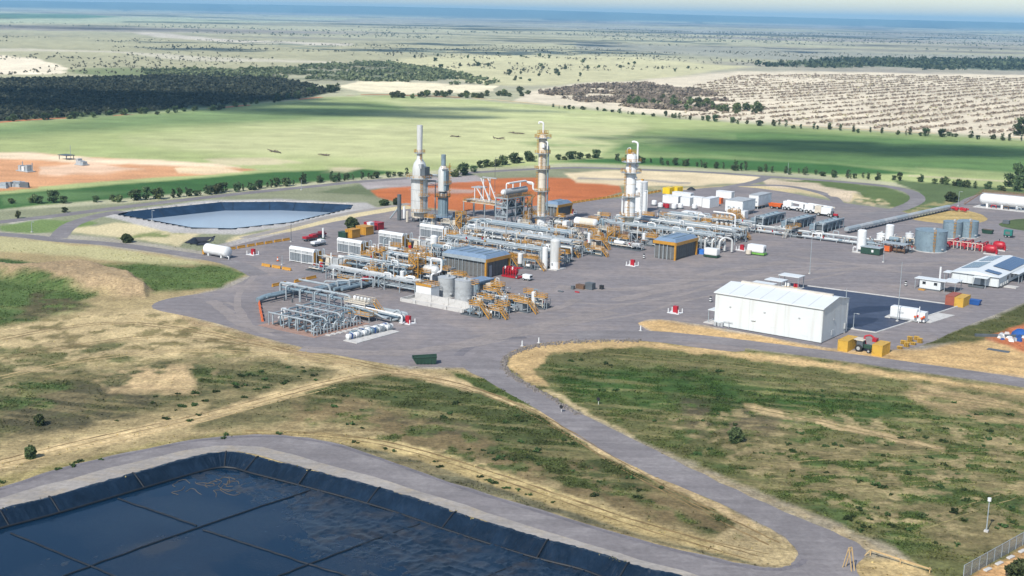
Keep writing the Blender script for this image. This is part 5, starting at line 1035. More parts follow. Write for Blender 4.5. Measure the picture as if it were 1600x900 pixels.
# three-storey frame with a drum on top
X0, Y0 = XY(774, 353); T = thing('steel_frame_tower', 'three-storey braced steel frame below the long grey drum', 'steel frame', PG(X0, Y0))
posts(T, 'column', [(x, y) for x in (0, 5.2) for y in (0, 5, 10, 15)], 10.3, .36, galv)
for z in (3.5, 6.9, 10.2):
    mb = MB()
    for y in (0, 5, 10, 15): mb.bar((0, y, z), (5.2, y, z), .26, .36)
    for x in (0, 5.2): mb.bar((x, 0, z), (x, 15, z), .26, .36)
    mb.build('floor_beam', galv, T); box(T, 'grating', 2.6, 7.5, z+.18, 5.0, 14.8, .06, dgrey)
for z in (.2, 3.6, 7.0):
    mb = MB(); mb.bar((0, 0, z), (2.6, 0, z+3.2), .18); mb.bar((5.2, 0, z), (2.6, 0, z+3.2), .18); mb.build('brace', galv, T)
    for y in (0, 5): mb = MB(); mb.bar((5.2, y, z), (5.2, y+2.5, z+3.2), .18); mb.bar((5.2, y+5, z), (5.2, y+2.5, z+3.2), .18); mb.build('brace', galv, T)
for z in (3.7, 7.1, 10.4): rail(T, [(5.2, 0), (0, 0)], z, galv, closed=False); rail(T, [(5.2, 9), (5.2, 15)], z, yel, closed=False)
for k in range(7): y = 1.2+2.0*k; z = rng.choice((3.8, 7.2)); vdrum(T, 'exchanger', 2.6, y, z+.2, .6, 1.6, rng.choice((grey, galv, dgrey)), 10)
for k in range(8): x = rng.uniform(.6, 4.6); z = rng.choice((4.4, 5.6, 8.0, 9.2)); pipe(T, [(x, .5, z), (x, 14, z), (x, 14, 1)], .17, rng.choice(PIPES))
stair(T, (6.0, 11, 7.1), (6.0, 15.5, 3.7), .9, yel); stair(T, (6.0, 15.5, 10.4), (6.0, 11, 7.1), .9, yel); deck(T, 6.2, 13.2, 3.6, 1.8, 5, galv, True); stair(T, (6.4, 10.6, 3.6), (6.4, 6.4, .1), .9, yel)
T = thing('reflux_drum', 'long grey horizontal drum lying on top of the steel frame', 'drum', PG(X0+2.6, Y0+.2), z=10.45); hdrum(T, 'shell', 0, .8, 1.75, 1.2, 13.4, grey, 'y', 18); hdrum(T, 'end_cap', 0, .2, 1.75, .8, .7, white, 'y')
for y in (3, 11): box(T, 'saddle', 0, y, 0, 2.0, .4, 1.2, galv)
for y in (2.5, 6.5, 11): pipe(T, [(0, y, 2.8), (0, y, 4.9), (.9, y+1.0, 5.0)], .24, white)
pipe(T, [(.9, 2.6, 5.0), (.9, 13.2, 5.0), (.9, 14.6, 3.9), (3.4, 14.6, 3.9)], .36, white, 'overhead_header'); rail(T, [(2.3, -.2), (-2.3, -.2), (-2.3, 14.6)], 0, yel, closed=False); rail(T, [(2.3, 0), (2.3, 14)], 0, yel, closed=False)
# derrick-like support and its deck
X1, Y1 = XY(744, 338); T = thing('raised_deck_rack', 'cream raised pipe deck left of the three-storey frame', 'pipe deck', PG(X1-6, Y1)); posts(T, 'column', [(x, y) for x in (0, 5, 10, 15) for y in (0, 6)], 5.0, .3, galv)
box(T, 'deck', 7.5, 3, 5.0, 15.6, 6.6, .25, cream)
for k in range(6): pipe(T, [(-.5, .8+.9*k, 5.6), (16+rng.random(), .8+.9*k, 5.6)], .24, rng.choice((cream, galv, cream)))
rail(T, [(-.2, -.2), (15.2, -.2), (15.2, 6.2), (-.2, 6.2)], 5.3, yel); pipe(T, [(15.5, 1, 5.6), (17.5, 1, 5.6), (17.5, 1, .4)], .3, galv); pipe(T, [(13, 2.5, 5.6), (13.4, 2.5, 6.9), (15.2, 3, 6.9), (15.2, 3, 5.4)], .2, red)
T = thing('gantry_frame', 'white raking A-frame gantry standing on the cream deck', 'gantry', PG(X1+1.0, Y1+3), z=5.3); mb = MB()
for y in (-2, 2): mb.bar((-2.6, y, 0), (-2.6, y, 5.2), .3); mb.bar((4.8, y, 0), (0.2, y, 9.2), .3); mb.bar((2.6, y, 0), (-1.6, y, 5.2), .3); mb.bar((1.5, y, 0), (1.5, y, 9.0), .26)
mb.build('frame', white, T); box(T, 'mid_platform', -2.0, 0, 5.2, 4.4, 4.4, .3, grey); mb = MB(); mb.bar((-.5, 0, 9.3), (6, 0, 9.3), .35, .4); mb.build('top_beam', grey, T); box(T, 'base_platform', 1.6, 0, .05, 7.2, 5, .3, grey)
# ------------------------------------------------------------------ cooler houses
def cooler_house(label, X, Y, LX, LY, h, fans=True, fm=None):
    T = thing('cooler_house', label, 'cooler house', PG(X, Y)); box(T, 'core', LX/2, LY/2, .1, LX-.6, LY-.6, h-.3, black)
    n = round(LX/1.55); pm_ = MB(); w = LX/n; pm_.box(0, 0, 0, w-.12, .08, h-.5)
    for k in range(int((h-.7)/.55)): pm_.bar((-w/2+.1, -.05, .4+.55*k), (w/2-.1, -.05, .4+.55*k), .05, .28)
    me = pm_.mesh('louvre_panel', mesh_d)
    for i in range(n): link('louvre_panel', me, T, (w*(i+.5), .1, .15))
    n2 = round(LY/1.55); w2_ = LY/n2
    for i in range(n2): o = link('louvre_panel', me, T, (LX-.1, w2_*(i+.5), .15)); o.rotation_euler = (0, 0, math.pi/2); o.scale = (w2_/w, 1, 1)
    for i in range(n+1): posts(T, 'mullion', [(w*i, .02)], h-.1, .12, galv)
    mb = MB(); mb.add([(-.5, -.6, h), (LX+.5, -.6, h), (LX+.5, LY+.4, h), (-.5, LY+.4, h), (.6, .8, h+1.0), (LX-.5, .8, h+1.0), (LX-.5, LY-.6, h+1.0), (.6, LY-.6, h+1.0)], [(3, 2, 1, 0), (4, 5, 6, 7), (0, 1, 5, 4), (1, 2, 6, 5), (2, 3, 7, 6), (3, 0, 4, 7)]); mb.build('roof_slab', roofb, T)
    box(T, 'front_fascia', LX/2, -.62, h-.85, LX+.9, .14, 1.0, fm or galv); box(T, 'side_fascia', LX+.6, LY/2, h-.95, .16, LY+.8, 1.0, yel); posts(T, 'corner_post', [(LX+.3, -.3), (LX+.3, LY)], h-.1, .55, yel)
    mb = MB()
    for k in range(max(2, round(LX/3.2))): x = (k+.5)*LX/max(2, round(LX/3.2)); mb.bar((min(max(x, 1), LX-1), .9, h+1.06), (min(max(x, 1), LX-1), LY-.7, h+1.06), .5, .16)
    mb.build('roof_rib', bluegrey, T)
    if fans:
        for k in range(4): x = 1.2+k*2.2; pipe(T, [(x, LY-1, h+.2), (x, LY-1, h+1.0), (x+1.6, LY-1.8, h+1.0), (x+LX*.45, LY-2.2, h+.8)], .26, galv)
    for k in range(3): x = LX*.3+1.4*k; posts(T, 'service_pole', [(x, -.9)], h-.9, .14, galv)
    return T
T = cooler_house('large louvred cooler house with blue-grey roof and yellow side fascia in the centre', 61.0, 95.0, 15.2, 11.0, 5.6)
box(T, 'door', 15.25, 2.2, .1, .1, 1.2, 3.4, galv)
cooler_house('louvred cooler house with blue roof and yellow corner post beside the open yard', 95.8, 157.6, 7.2, 13.6, 5.6, False, yel)
XX, YYY = XY(852, 336); cooler_house('small blue-roofed cooler house just right of the tall slim column', XX, YYY, 5.5, 9.0, 4.4, False)
T = thing('equipment_cabin', 'blue-grey flat-roofed cabin behind the two grey tanks', 'cabin', (750, 453)); box(T, 'walls', 0, 0, 0, 4.2, 7.0, 2.8, bluegrey); box(T, 'roof', 0, 0, 2.8, 4.6, 7.4, .3, roofb)
for k in range(3): box(T, 'louvre', 2.12, -2.2+2.2*k, .6, .06, 1.5, 1.6, mesh_d)
posts(T, 'yellow_post', [(2.6, 3.6), (-1.9, -4.1)], 3.0, .5, yel)
# ------------------------------------------------------------------ tanks
def tank(label, px, py, r, h, m, roof=.06, lad=True, name='storage_tank', n=28, top=None, bands=2):
    T = thing(name, label, 'tank', (px, py)); mb = MB(); mb.lathe([(r, 0), (r, h)], n=n, closed_caps=False); mb.build('shell', m, T, True)
    mb = MB(); mb.lathe([(r+.06, h-.08), (r+.06, h+.06), (r*.5, h+r*roof), (.001, h+r*roof*1.5)], n=n); mb.build('roof', top or m, T, True)
    for k in range(bands): cylz(T, 'weld_band', 0, 0, h*(k+1)/(bands+1), r+.03, .1, m, n=n)
    box(T, 'roof_vent', r*.2, 0, h+r*roof, .7, .7, .6, grey); vdrum(T, 'manhole', r*.92, -r*.4, .9, .45, .3, grey, 10)
    if lad: ladder(T, r*.55, -r*.9, .2, h+1, cage=True)
    cylz(T, 'ring_footing', 0, 0, 0.005, r+.35, .2, conc, n=n); return T
tank('left one of the two squat grey tanks behind the bund wall', 698, 463, 2.4, 5.3, grey, lad=False); T = tank('right one of the two squat grey tanks behind the bund wall', 725, 470, 2.5, 5.7, grey, lad=False); deck(T, 2.9, .8, 4.8, 1.4, 1.8, galv, True)
T = thing('white_vertical_vessel', 'white upright vessel between the third compressor package and the cooler house', 'vessel', (678, 398)); cylz(T, 'skirt', 0, 0, 0, .95, .9, grey); vdrum(T, 'shell', 0, 0, 1.2, 1.2, 4.6, white, 20, .4); pipe(T, [(1.0, -.6, 1.4), (1.9, -1.2, 1.4), (1.9, -1.2, .2)], .2, bluegrey); box(T, 'slab', 0, 0, .005, 3.6, 3.6, .2, conc)
b_x0, b_y = XY(632, 470); T = thing('bund_wall', 'low pale concrete bund in front of the two grey tanks', 'wall', PG(b_x0, b_y-1.0))
seg = MB(); seg.box(0, 0, 0, 5.6, .3, 2.0); sm = seg.mesh('wall_panel', conc)
for k in range(3): link('wall_panel', sm, T, (4.0+5.7*k, 4.0, 0))
mb = MB(); mb.prism([(18.2, 0), (22.5, 0), (18.2, 2.0)], 3.86, 4.14); mb.build('sloped_panel', conc, T)
for k in range(4): box(T, 'low_wall', 2.2+5.2*k, 0, 0, 5.0, .3, .9, conc)
for y in (0, 8.5): box(T, 'end_wall', -.5 if y else 20.5, 4.2, 0, .3, 8.4, .9, conc)
box(T, 'floor_slab', 10, 4.4, .006, 21, 9, .1, conc)
T = thing('dosing_shed', 'white box shed with yellow railed top left of the grey tanks', 'shed', (668, 467)); box(T, 'walls', 0, 0, 0, 5.2, 3.4, 3.6, white); rail(T, [(-2.6, -1.7), (2.6, -1.7), (2.6, 1.7), (-2.6, 1.7)], 3.6, yel); box(T, 'roof', 0, 0, 3.6, 5.3, 3.5, .1, grey); box(T, 'toe_board', 0, -1.72, 3.65, 5.2, .06, .7, yel)
for (px, py, r, h, lab) in ((851, 420, .85, 6.6, 'shorter one of the twin white upright vessels at the yard edge'), (867, 420, 1.55, 8.8, 'taller one of the twin upright vessels at the yard edge, grey-white with wide skirt')):
    T = thing('upright_vessel', lab, 'vessel', (px, py)); cylz(T, 'skirt', 0, 0, .25, r*.98, 2.2, white, n=18); vdrum(T, 'shell', 0, 0, 2.4, r, h-2.6, alu if r > 1 else white, 18, .45); box(T, 'base_slab', 0, 0, .01, r*2+1.6, r*2+2.0, .25, conc); cylz(T, 'nozzle', 0, -r, 1.4, .3, .6, grey, n=8); pipe(T, [(0, 0, h), (0, 0, h+.7), (-1.4, .2, h+.7), (-1.4, .2, 1.0)], .2, galv)
ladder(T, 1.9, -.6, .3, 6.8, dx=.2, dy=0)
tank('big pale blue tank with stair in front of the red fire pipework', 1453, 391, 5.2, 6.9, bluegrey, .04, n=40); tank('left one of the pale blue tanks behind the big tank', 1487, 371, 3.3, 5.8, bluegrey, .05); tank('right one of the pale blue tanks behind the big tank', 1511, 370, 3.6, 5.8, bluegrey, .05)
for (px, py, r, h, lab) in ((1345, 394, 1.5, 7.4, 'left white upright nitrogen-style vessel beside the dark green box'), (1389, 378, 1.45, 6.0, 'right white upright vessel behind the pale-roofed modules')):
    T = thing('white_upright_tank', lab, 'vessel', (px, py)); vdrum(T, 'shell', 0, 0, 1.2, r, h-1.4, white, 20, .3); posts(T, 'leg', [(a*r*.6, b_*r*.6) for a in (-1, 1) for b_ in (-1, 1)], 1.3, .3, white); box(T, 'slab', 0, 0, .006, r*3, r*3, .2, conc); pipe(T, [(-r, -.5, 1.6), (-r-.9, -.8, 1.6), (-r-.9, -.8, .2)], .15, white)
tank('small white tank behind the pale-roofed modules', 1420, 378, 1.35, 3.0, white, .1, False, n=18); tank('small domed white tank left of the right white vessel', 1376, 376, 1.5, 2.4, white, .25, False, n=18)
# ------------------------------------------------------------------ pipe racks
rack('low front pipe rack between the dosing shed and the inlet manifold', 43, 76, 66, 4.0, (1.1, 3.2), 4, 1)
rack('pipe rack behind the dosing shed with pale blue lines', 40, 63, 76, 4.5, (2.6, 4.4), 4, 2)
rack('pipe rack between the first and second compressor package', 44, 64, 90, 4.0, (2.2, 4.2), 4, 3)
rack('pipe rack leading to the left side of the cooler house', 44, 62, 109, 4.0, (2.2, 4.0), 4, 4)
rack('long pale pipe rack behind the central cooler house', 40, 82, 124, 6.0, (2.6, 4.6), 5, 5, drops=6, rmax=.38)
rack('pipe rack behind the twin upright vessels, second row', 34, 78, 140, 6.0, (3.0, 5.0), 5, 6, rmax=.4)
rack('flat wide pipe rack in front of the three-storey frame', 22, 62, 160, 7.0, (2.2, 3.8), 6, 7, rmax=.4)
T = rack('long tall braced rack running behind the blue-roofed cooler house', 62, 106, 182, 6.0, (2.6, 5.2), 5, 8, drops=8); truss(T, (0, -3.2, .4), (44, -3.2, .4), 4.9, galv, .2, 9)
rack('wide pipe rack just behind the white column', 56, 104, 201, 8.0, (2.4, 4.4), 6, 9, rmax=.36)
rack('far pipe rack below the white containers', 64, 98, 222, 6.0, (2.0, 3.8), 5, 10)
T = rack('long low rack of two fat pale pipes crossing the right yard', 86, 142, 231, 2.6, (1.5,), 2, 11, drops=0, rmax=.5, brace=False, mats=[alu, galv]); rack('second low pipe run beside the right yard rack', 88, 140, 226, 1.8, (.7,), 2, 12, drops=0, rmax=.4, brace=False, mats=[galv, alu])
XA, YA = XY(1262, 362); T = thing('pipe_crossing', 'yellow stepover stair crossing the fat pale pipes', 'stepover', PG(XA, 228)); deck(T, 0, 0, 3.0, 2.2, 8, galv); stair(T, (0, -4, 3.0), (0, -7.4, .1), 1.0, cream); stair(T, (0, 4, 3.0), (0, 7.4, .1), 1.0, cream)
# ------------------------------------------------------------------ process skids
SK = [('railed skid with small vessels left of the dosing shed', 640, 447, 7, 4, 'vm', True), ('ochre-railed unit above the dosing shed with a silver drum', 662, 436, 8, 4, 'h', True), ('skid with tall ochre platform beside the silver drum', 648, 420, 7, 4.5, 'vv', True),
 ('small skid against the left corner of the cooler house', 694, 430, 6, 4, 'mb', True), ('orange-railed platform skid in front of the cooler house', 712, 441, 8, 3.4, 'bm', True), ('pump skid with white motors right of the grey tanks', 755, 480, 9, 5, 'mmh', True), ('braced pipe skid with yellow stair at the yard edge', 795, 474, 11, 5, 'hm', True),
 ('last small skid with yellow steps towards the open yard', 826, 470, 6, 4, 'm', True), ('valve skid at the right end of the front bund', 742, 492, 6, 4, 'mv', True), ('skid with yellow stair left of the dark upright drum', 884, 398, 9, 5, 'vh', True), ('skid with dark upright drum and yellow stair', 905, 392, 7, 4.5, 'v', True), ('skid with silver upright drum and yellow stair', 930, 386, 8, 5, 'vb', True),
 ('brown piping skid behind the twin upright vessels', 862, 388, 10, 5, 'mmv', True), ('piping skid at the foot of the tall slim column', 872, 366, 9, 5, 'vm', True), ('insulated piping skid left of the white drum', 880, 354, 9, 5, 'hb', False), ('long low skid with red valve and silver drum in front of the white column', 968, 386, 12, 4, 'mh', False), ('silver cross-shaped drum skid beside the braced rack', 992, 390, 6, 4, 'h', False),
 ('ochre platform unit left of the blue-roofed cooler house', 1018, 378, 7, 5, 'vb', True), ('two-deck ochre unit with pale pots at the end of the braced rack', 1112, 374, 9, 6, 'vvb', True), ('louvred grey unit with ochre stairs beside the two-deck unit', 1152, 371, 7, 5, 'b', True), ('ochre platform unit below the raised white container', 1145, 345, 7, 5, 'vm', True), ('valve unit behind the blue-roofed cooler house', 1092, 368, 7, 4, 'mv', True),
 ('ochre-railed skid on the rack side of the first compressor package', 600, 426, 8, 4, 'hm', True), ('ochre-railed skid on the rack side of the second compressor package', 640, 408, 8, 4, 'vm', True), ('ochre-railed skid on the rack side of the third compressor package', 722, 391, 9, 4, 'hm', True), ('ochre-railed skid beside the rearmost compressor package', 760, 380, 9, 4, 'vmb', True), ('pump skid under the rack right of the rearmost compressor package', 806, 388, 9, 5, 'mmh', False), ('ochre-railed skid below the rack behind the cooler house', 820, 402, 9, 4, 'mv', True),
 ('burner skid below the shorter heater', 712, 352, 9, 5, 'mb', False), ('grey piping skid between heater and frame', 738, 356, 8, 5, 'vh', True), ('skid with white pots below the raised container', 1098, 352, 8, 5, 'vv', True), ('skid of small pots beside the white upright tank on the right yard', 1408, 392, 8, 4, 'mv', False),
 ('pipe skid with silver drum just right of the two grey tanks', 764, 468, 8, 4, 'hm', True),
 ('low valve skid behind the pump skid right of the bund', 782, 486, 7, 4, 'mv', True),
 ('ochre stair skid near the yard end of the front units', 812, 484, 8, 4, 'mb', True),
 ('small pot skid at the yard end of the front units', 842, 480, 6, 3.6, 'vm', True),
 ('frontmost small pump skid right of the bund slope', 772, 494, 6, 3.6, 'mm', True),
 ('brown piping skid behind the blue-grey cabin', 775, 458, 7, 4, 'bv', True),
 ('brown-piped skid in front of the second compressor package', 572, 412, 8, 4, 'bm', True),
 ('ochre unit at the right end of the first compressor package', 556, 418, 6, 4, 'vb', True),
 ('cream-cowled skid behind the first pipe rack', 585, 404, 8, 4, 'bv', True),
 ('ochre stair unit right of the second compressor package', 618, 398, 7, 4, 'vb', True),
 ('small ochre unit left of the white upright vessel', 655, 398, 6, 4, 'mb', True),
 ('brown valve unit right of the white upright vessel', 695, 400, 6, 4, 'mv', True),
 ('ochre unit right of the third compressor package', 705, 378, 7, 4, 'vb', True),
 ('cream and ochre unit right of the rearmost compressor package', 742, 368, 8, 4, 'bv', True),
 ('ochre valve unit beside the right end of the cooler house', 800, 412, 8, 4, 'vm', True),
 ('brown piping unit in the row behind the cooler house', 840, 395, 8, 4, 'mv', True),
 ('ochre piping unit left of the insulated white drum', 868, 376, 9, 4, 'vbm', True),
 ('brown piping unit at the base of the braced rack', 925, 372, 8, 4, 'hm', True),
 ('ochre unit under the braced rack beside the white column', 1005, 374, 7, 4, 'vm', True),
 ('brown piping unit behind the braced rack', 1050, 366, 8, 4, 'mv', True),
 ('pale pot unit behind the braced rack end', 1085, 360, 8, 4, 'vv', True),
 ('ochre unit left of the white cube tank', 1036, 348, 7, 4, 'vm', True)]
for i, (lab, px, py, L, W_, kd, rl_) in enumerate(SK): skid(lab, px, py, L, W_, 100+i, kd*2 if len(kd) < 2 else kd, rl_, 2.0+(i % 3)*.5, stairs=(i % 2 == 0) or 'stair' in lab, drum=dgrey if 'dark' in lab else None)
X_, Y_ = XY(905, 368); T = thing('insulated_drum', 'white dome-ended drum on a blue-grey raised deck', 'drum', PG(X_, Y_)); deck(T, 3.5, 1.0, 3.2, 10, 4.5, roofb, True, galv, yel); hdrum(T, 'shell', -1.5, .2, 4.9, 1.5, 8.0, white, 'x', 18); hdrum(T, 'jacket', .6, .2, 4.9, 1.56, 5.6, cream, 'x', 18, .05); pipe(T, [(6.8, .2, 5), (8.2, .2, 5), (8.2, .2, 6.6), (9.4, .2, 6.6), (9.4, .2, .3)], .35, bluegrey)
posts(T, 'leg', [(-1, -1), (-1, 1.4)], 3.8, .35, white)
X_, Y_ = XY(1128, 366); T = thing('twin_pot_deck', 'two-level cream deck with row of pale pots beside the braced rack end', 'deck unit', PG(X_-4, Y_)); 
for z in (2.8, 5.6): deck(T, 4, 2, z, 8, 4.5, cream, True, galv, yel)
for z in (3.0, 5.7):
    for k in range(4): vdrum(T, 'pot', 1.2+1.8*k, 1.6, z+.2, .6, .9, alu, 12, .6)
pipe(T, [(0, .5, 7.6), (7, .5, 7.6), (8.6, .5, 7.2), (8.6, .5, .3)], .28, white)
# ------------------------------------------------------------------ inlet manifold at the front left
T = thing('inlet_manifold', 'dense front-left pipe manifold of risers, hoops and valves', 'pipe manifold', PG(72, 14))
for k in range(6):
    x = .6+2.7*k
    for j, (y0, y1, h) in enumerate(((1.2, 4.6, 3.0), (6.2, 9.4, 3.3), (11.0, 14.6, 3.3))):
        q = rng.uniform(-.3, .3); pipe(T, [(x+q, y0, .3), (x+q, y0, h), (x+q, y1, h), (x+q, y1, .4)], .19, rng.choice((galv, bluegrey, bluegrey, dgrey)), 'riser_loop')
    pipe(T, [(x+.9, .6, .6), (x+.9, 16.2, .6)], .24, rng.choice((bluegrey, dgrey, galv)), 'run')
    for y in (2.6, 8.0, 12.6):
        box(T, 'valve_body', x+.9, y, .2, .7, .9, .9, rng.choice((galv, dgrey, bluegrey, red if y > 8 else galv)), bev=.1); cylz(T, 'valve_stem', x+.9, y, 1.1, .09, .8, grey, n=6)
for y, z in ((.9, 3.1), (5.4, 3.2), (10.2, 3.4), (15.2, 3.5)): pipe(T, [(-.6, y, z), (13.6, y, z), (14.6, y, z-.8)], .2, rng.choice((galv, bluegrey)), 'cross_header')
for y in (.9, 5.4, 10.2, 15.2): posts(T, 'pipe_support', [(x, y) for x in (-.4, 4.6, 9.4, 14.0)], 3.0, .2, galv)
for k in range(5):
    y = 1.0+3.4*k; c = [(15.6, y+1.15*math.cos(a), 1.2+1.2*math.sin(a)) for a in [math.pi*i/8 for i in range(9)]]; pipe(T, [(15.6, y+1.15, .1)]+c+[(15.6, y-1.15, .1)], .17, galv, 'hoop'); posts(T, 'hoop_post', [(16.2, y-.6)], 2.2, .18, galv)
    pipe(T, [(13.0, y, .7), (15.2, y, .7)], .22, galv); cylz(T, 'handwheel', 14.2, y, 1.3, .3, .08, white, n=10)
box(T, 'earth_slab', 7.5, 8.2, .006, 19, 19, .05, ground_mat('manifold_earth', lin(170, 140, 126, .7), .15, .3, 1.2)); cylz(T, 'knockout_pot', -3.2, 8.5, .2, .7, 2.2, white, n=14); cylz(T, 'pot_base', -3.2, 8.5, 0, 1.5, .2, conc, n=14)
T = thing('header_rack', 'long grey header pipes crossing behind the manifold towards the ochre platform', 'pipe rack', PG(50, 39.5))
pipe(T, [(0, 0, .5), (0, 0, 3.7), (25, 0, 3.7), (26, 0, 1.2)], .34, galv, 'header'); pipe(T, [(2, -1.2, 2.9), (29, -1.2, 2.9)], .32, bluegrey, 'header'); pipe(T, [(.5, 6.5, 3.6), (11.5, 6.5, 3.6), (12.5, 6.5, .6)], .32, galv, 'header'); pipe(T, [(3, 5.2, 2.2), (14, 5.2, 2.2), (14.8, 4.2, .5)], .28, bluegrey, 'header')
posts(T, 'support', [(4+5*i, q) for i in range(5) for q in (-1.9, .7)], 3.4, .24, galv)
for i in range(5): box(T, 'cross_beam', 4+5*i, -.6, 3.2, .24, 2.9, .24, galv)
for k in range(4): pipe(T, [(5+5.2*k, -.2, 3.7), (5+5.2*k, -2.8, 3.7), (5+5.2*k, -2.8, .4)], .2, galv, 'branch_pipe')
T = thing('pig_launcher', 'fat blue-grey barrels running back from the left end of the headers', 'pipe barrels', PG(52, 30))
pipe(T, [(0, -.5, .8), (0, 2, 1.3), (0, 17, 1.3)], .72, bluegrey, 'barrel', 12); pipe(T, [(1.8, 1, 1.7), (1.8, 16, 1.7)], .3, bluegrey)
for k in range(5): pipe(T, [(1.5+1.5*k, 17+1.5*k, 1.1), (1.5+1.5*k, 34+1.2*k, 1.1), (1.5+1.5*k, 35+1.2*k, .3)], .5, rng.choice((bluegrey, dgrey, bluegrey)), 'barrel', 10)
for k in range(4): pipe(T, [(2+1.6*k, 22+3*k, .5), (2+1.6*k, 22+3*k, 2.7), (5+1.6*k, 24+3*k, 2.7), (5+1.6*k, 24+3*k, .4)], .24, galv)
hdrum(T, 'red_filter', 6.0, 33.0, 2.2, .55, 5.0, red, 'y'); posts(T, 'saddle_post', [(x, y) for x in (0, 3, 6) for y in (6, 20, 28)], .9, .3, dgrey)
T = thing('analyser_shelter', 'small flat-roofed white shelter at the left end of the manifold headers', 'shelter', PG(50.2, 42.6)); box(T, 'roof', 0, 0, 2.7, 4.2, 2.8, .22, white); posts(T, 'post', [(a*1.8, b_*1.1) for a in (-1, 1) for b_ in (-1, 1)], 2.7, .16, galv); box(T, 'cabinet', .2, .4, .1, 1.2, .8, 1.6, rustm)
T = thing('manifold_platform', 'ochre-railed platform on posts over the right end of the manifold', 'platform', (563, 491)); deck(T, 0, 0, 3.2, 7.0, 4.2, cream, True, cream, cream); deck(T, 4.5, -4, 1.4, 7, 3.0, galv, True, galv, yel)
for k in range(5): vdrum(T, 'valve_pot', -2.4+1.2*k, .6, 3.4, .4, .8, rng.choice((white, alu)), 10, .5)
for k in range(6): pipe(T, [(-3+k, -2.5, .5), (-3+k, -2.5, 2.4), (2+k, -2.5-.2*k, 2.4), (6+k, -2.5-.2*k, 1.4), (12, -2.5-.2*k, 1.4)], .22, rng.choice(PIPES))
stair(T, (3.4, 1.5, 3.2), (6.8, 1.5, .1), .9, yel)
T = thing('pipe_bank', 'bank of fat pipes with a big end loop near the red hydrant', 'pipe bank', (612, 497))
for k in range(6): pipe(T, [(-12, -2+.9*k, 1.0+.2*(k % 2)), (4.5-.3*k, -2+.9*k, 1.0+.2*(k % 2)), (4.5-.3*k, -2+.9*k, .2)], .34, rng.choice((galv, bluegrey, grey)))
pipe(T, [(2.5, -2.4, .3), (4.4, -2.4, 1.0), (5.4, -2.4, 2.2), (4.2, -2.4, 3.2), (2.8, -2.4, 2.4)], .3, galv, 'end_loop'); posts(T, 'sleeper', [(-10+3*i, -2.6) for i in range(5)], 1.0, .35, galv); pipe(T, [(-10, -3.6, 2.6), (6.5, -3.6, 2.2), (6.5, -3.6, .3)], .22, white)
for (px, py, LX, LY, zs, lab) in ((652, 437, 3.4, 3.4, (2.4, 4.6, 6.4), 'tall ochre stair tower beside the silver drum'), (720, 357, 2.6, 2.6, (2.6, 5.0), 'slim ochre stair tower between the shorter heater and the frame'), (820, 402, 3.0, 3.0, (2.6, 4.4), 'ochre stair tower behind the red fire skid'), (1146, 352, 3.4, 3.4, (2.6, 4.8), 'ochre stair tower below the raised switchroom'), (958, 380, 3.0, 3.0, (2.4, 4.4), 'ochre stair tower left of the white column')):
    T = thing('stair_tower', lab, 'stair tower', (px, py)); posts(T, 'corner_post', [(a*LX/2, b_*LY/2) for a in (-1, 1) for b_ in (-1, 1)], zs[-1]+1.1, .22, yel); z0 = .1
    for q, z in enumerate(zs): box(T, 'landing', 0, 0, z-.1, LX, LY, .1, galv); rail(T, [(-LX/2, -LY/2), (LX/2, -LY/2), (LX/2, LY/2), (-LX/2, LY/2)], z, yel, w=.12); s = 1 if q % 2 else -1; stair(T, (s*LX*.4, -LY*.55, z), (-s*LX*.4, -LY*.55, z0), .8, yel); z0 = z
T = thing('silver_drum', 'fat silver horizontal drum with white loop pipe, left of the cooler house', 'drum', (672, 438)); hdrum(T, 'shell', -2.6, 0, 3.0, 1.35, 5.0, alu, 'y' if 0 else 'x', 18, .5); [box(T, 'saddle', x, 0, .1, .5, 2.2, 2.0, galv) for x in (-1.6, 1.6)]; pipe(T, [(.2, .2, 4.2), (.2, .2, 6.4), (3.6, .6, 6.4), (3.6, .6, 3.0), (1.8, -1.6, 2.2), (1.8, -1.6, .4)], .3, white, 'loop_pipe'); hdrum(T, 'lower_shell', -7.5, -.3, 2.4, 1.1, 3.6, grey, 'x', 16, .5); deck(T, -3.6, -2.2, 2.0, 5, 1.4, galv)
T = thing('concrete_slab', 'narrow pale concrete slab under the row of white cylinders', 'slab', (580, 526)); box(T, 'slab', 0, .3, .004, 4.2, 15, .18, conc)
for i in range(11):
    px, py = (547+i//2*12.0+(5 if i % 2 else 0), 531-(i//2)*2.9-(4.5 if i % 2 else 0)); m_ = (white, bluegrey, white, grey, white)[i % 5]
    T = thing('gas_cylinder_bundle', 'white and pale-teal lying tank on the narrow slab in front of the manifold', 'tank', (px, py), 'lying tanks on the slab', AX+math.pi/2, .2); hdrum(T, 'shell', -.9, 0, .75, .62, 2.0, m_, 'x', 12, .3); box(T, 'cradle', 0, 0, 0, 1.8, 1.0, .3, grey); box(T, 'tape_band', .1, 0, .1, .12, 1.3, 1.3, blue if i % 3 == 0 else galv, bev=.3)
for i in range(8):
    T = thing('paving_block', 'small pale block laid in a row behind the lying tanks', 'block', (514+i*8.5, 524-i*2.0), 'pale blocks behind the lying tanks'); box(T, 'block', 0, 0, 0, 1.5, 1.0, .16, conc)
rf = random.Random(5)
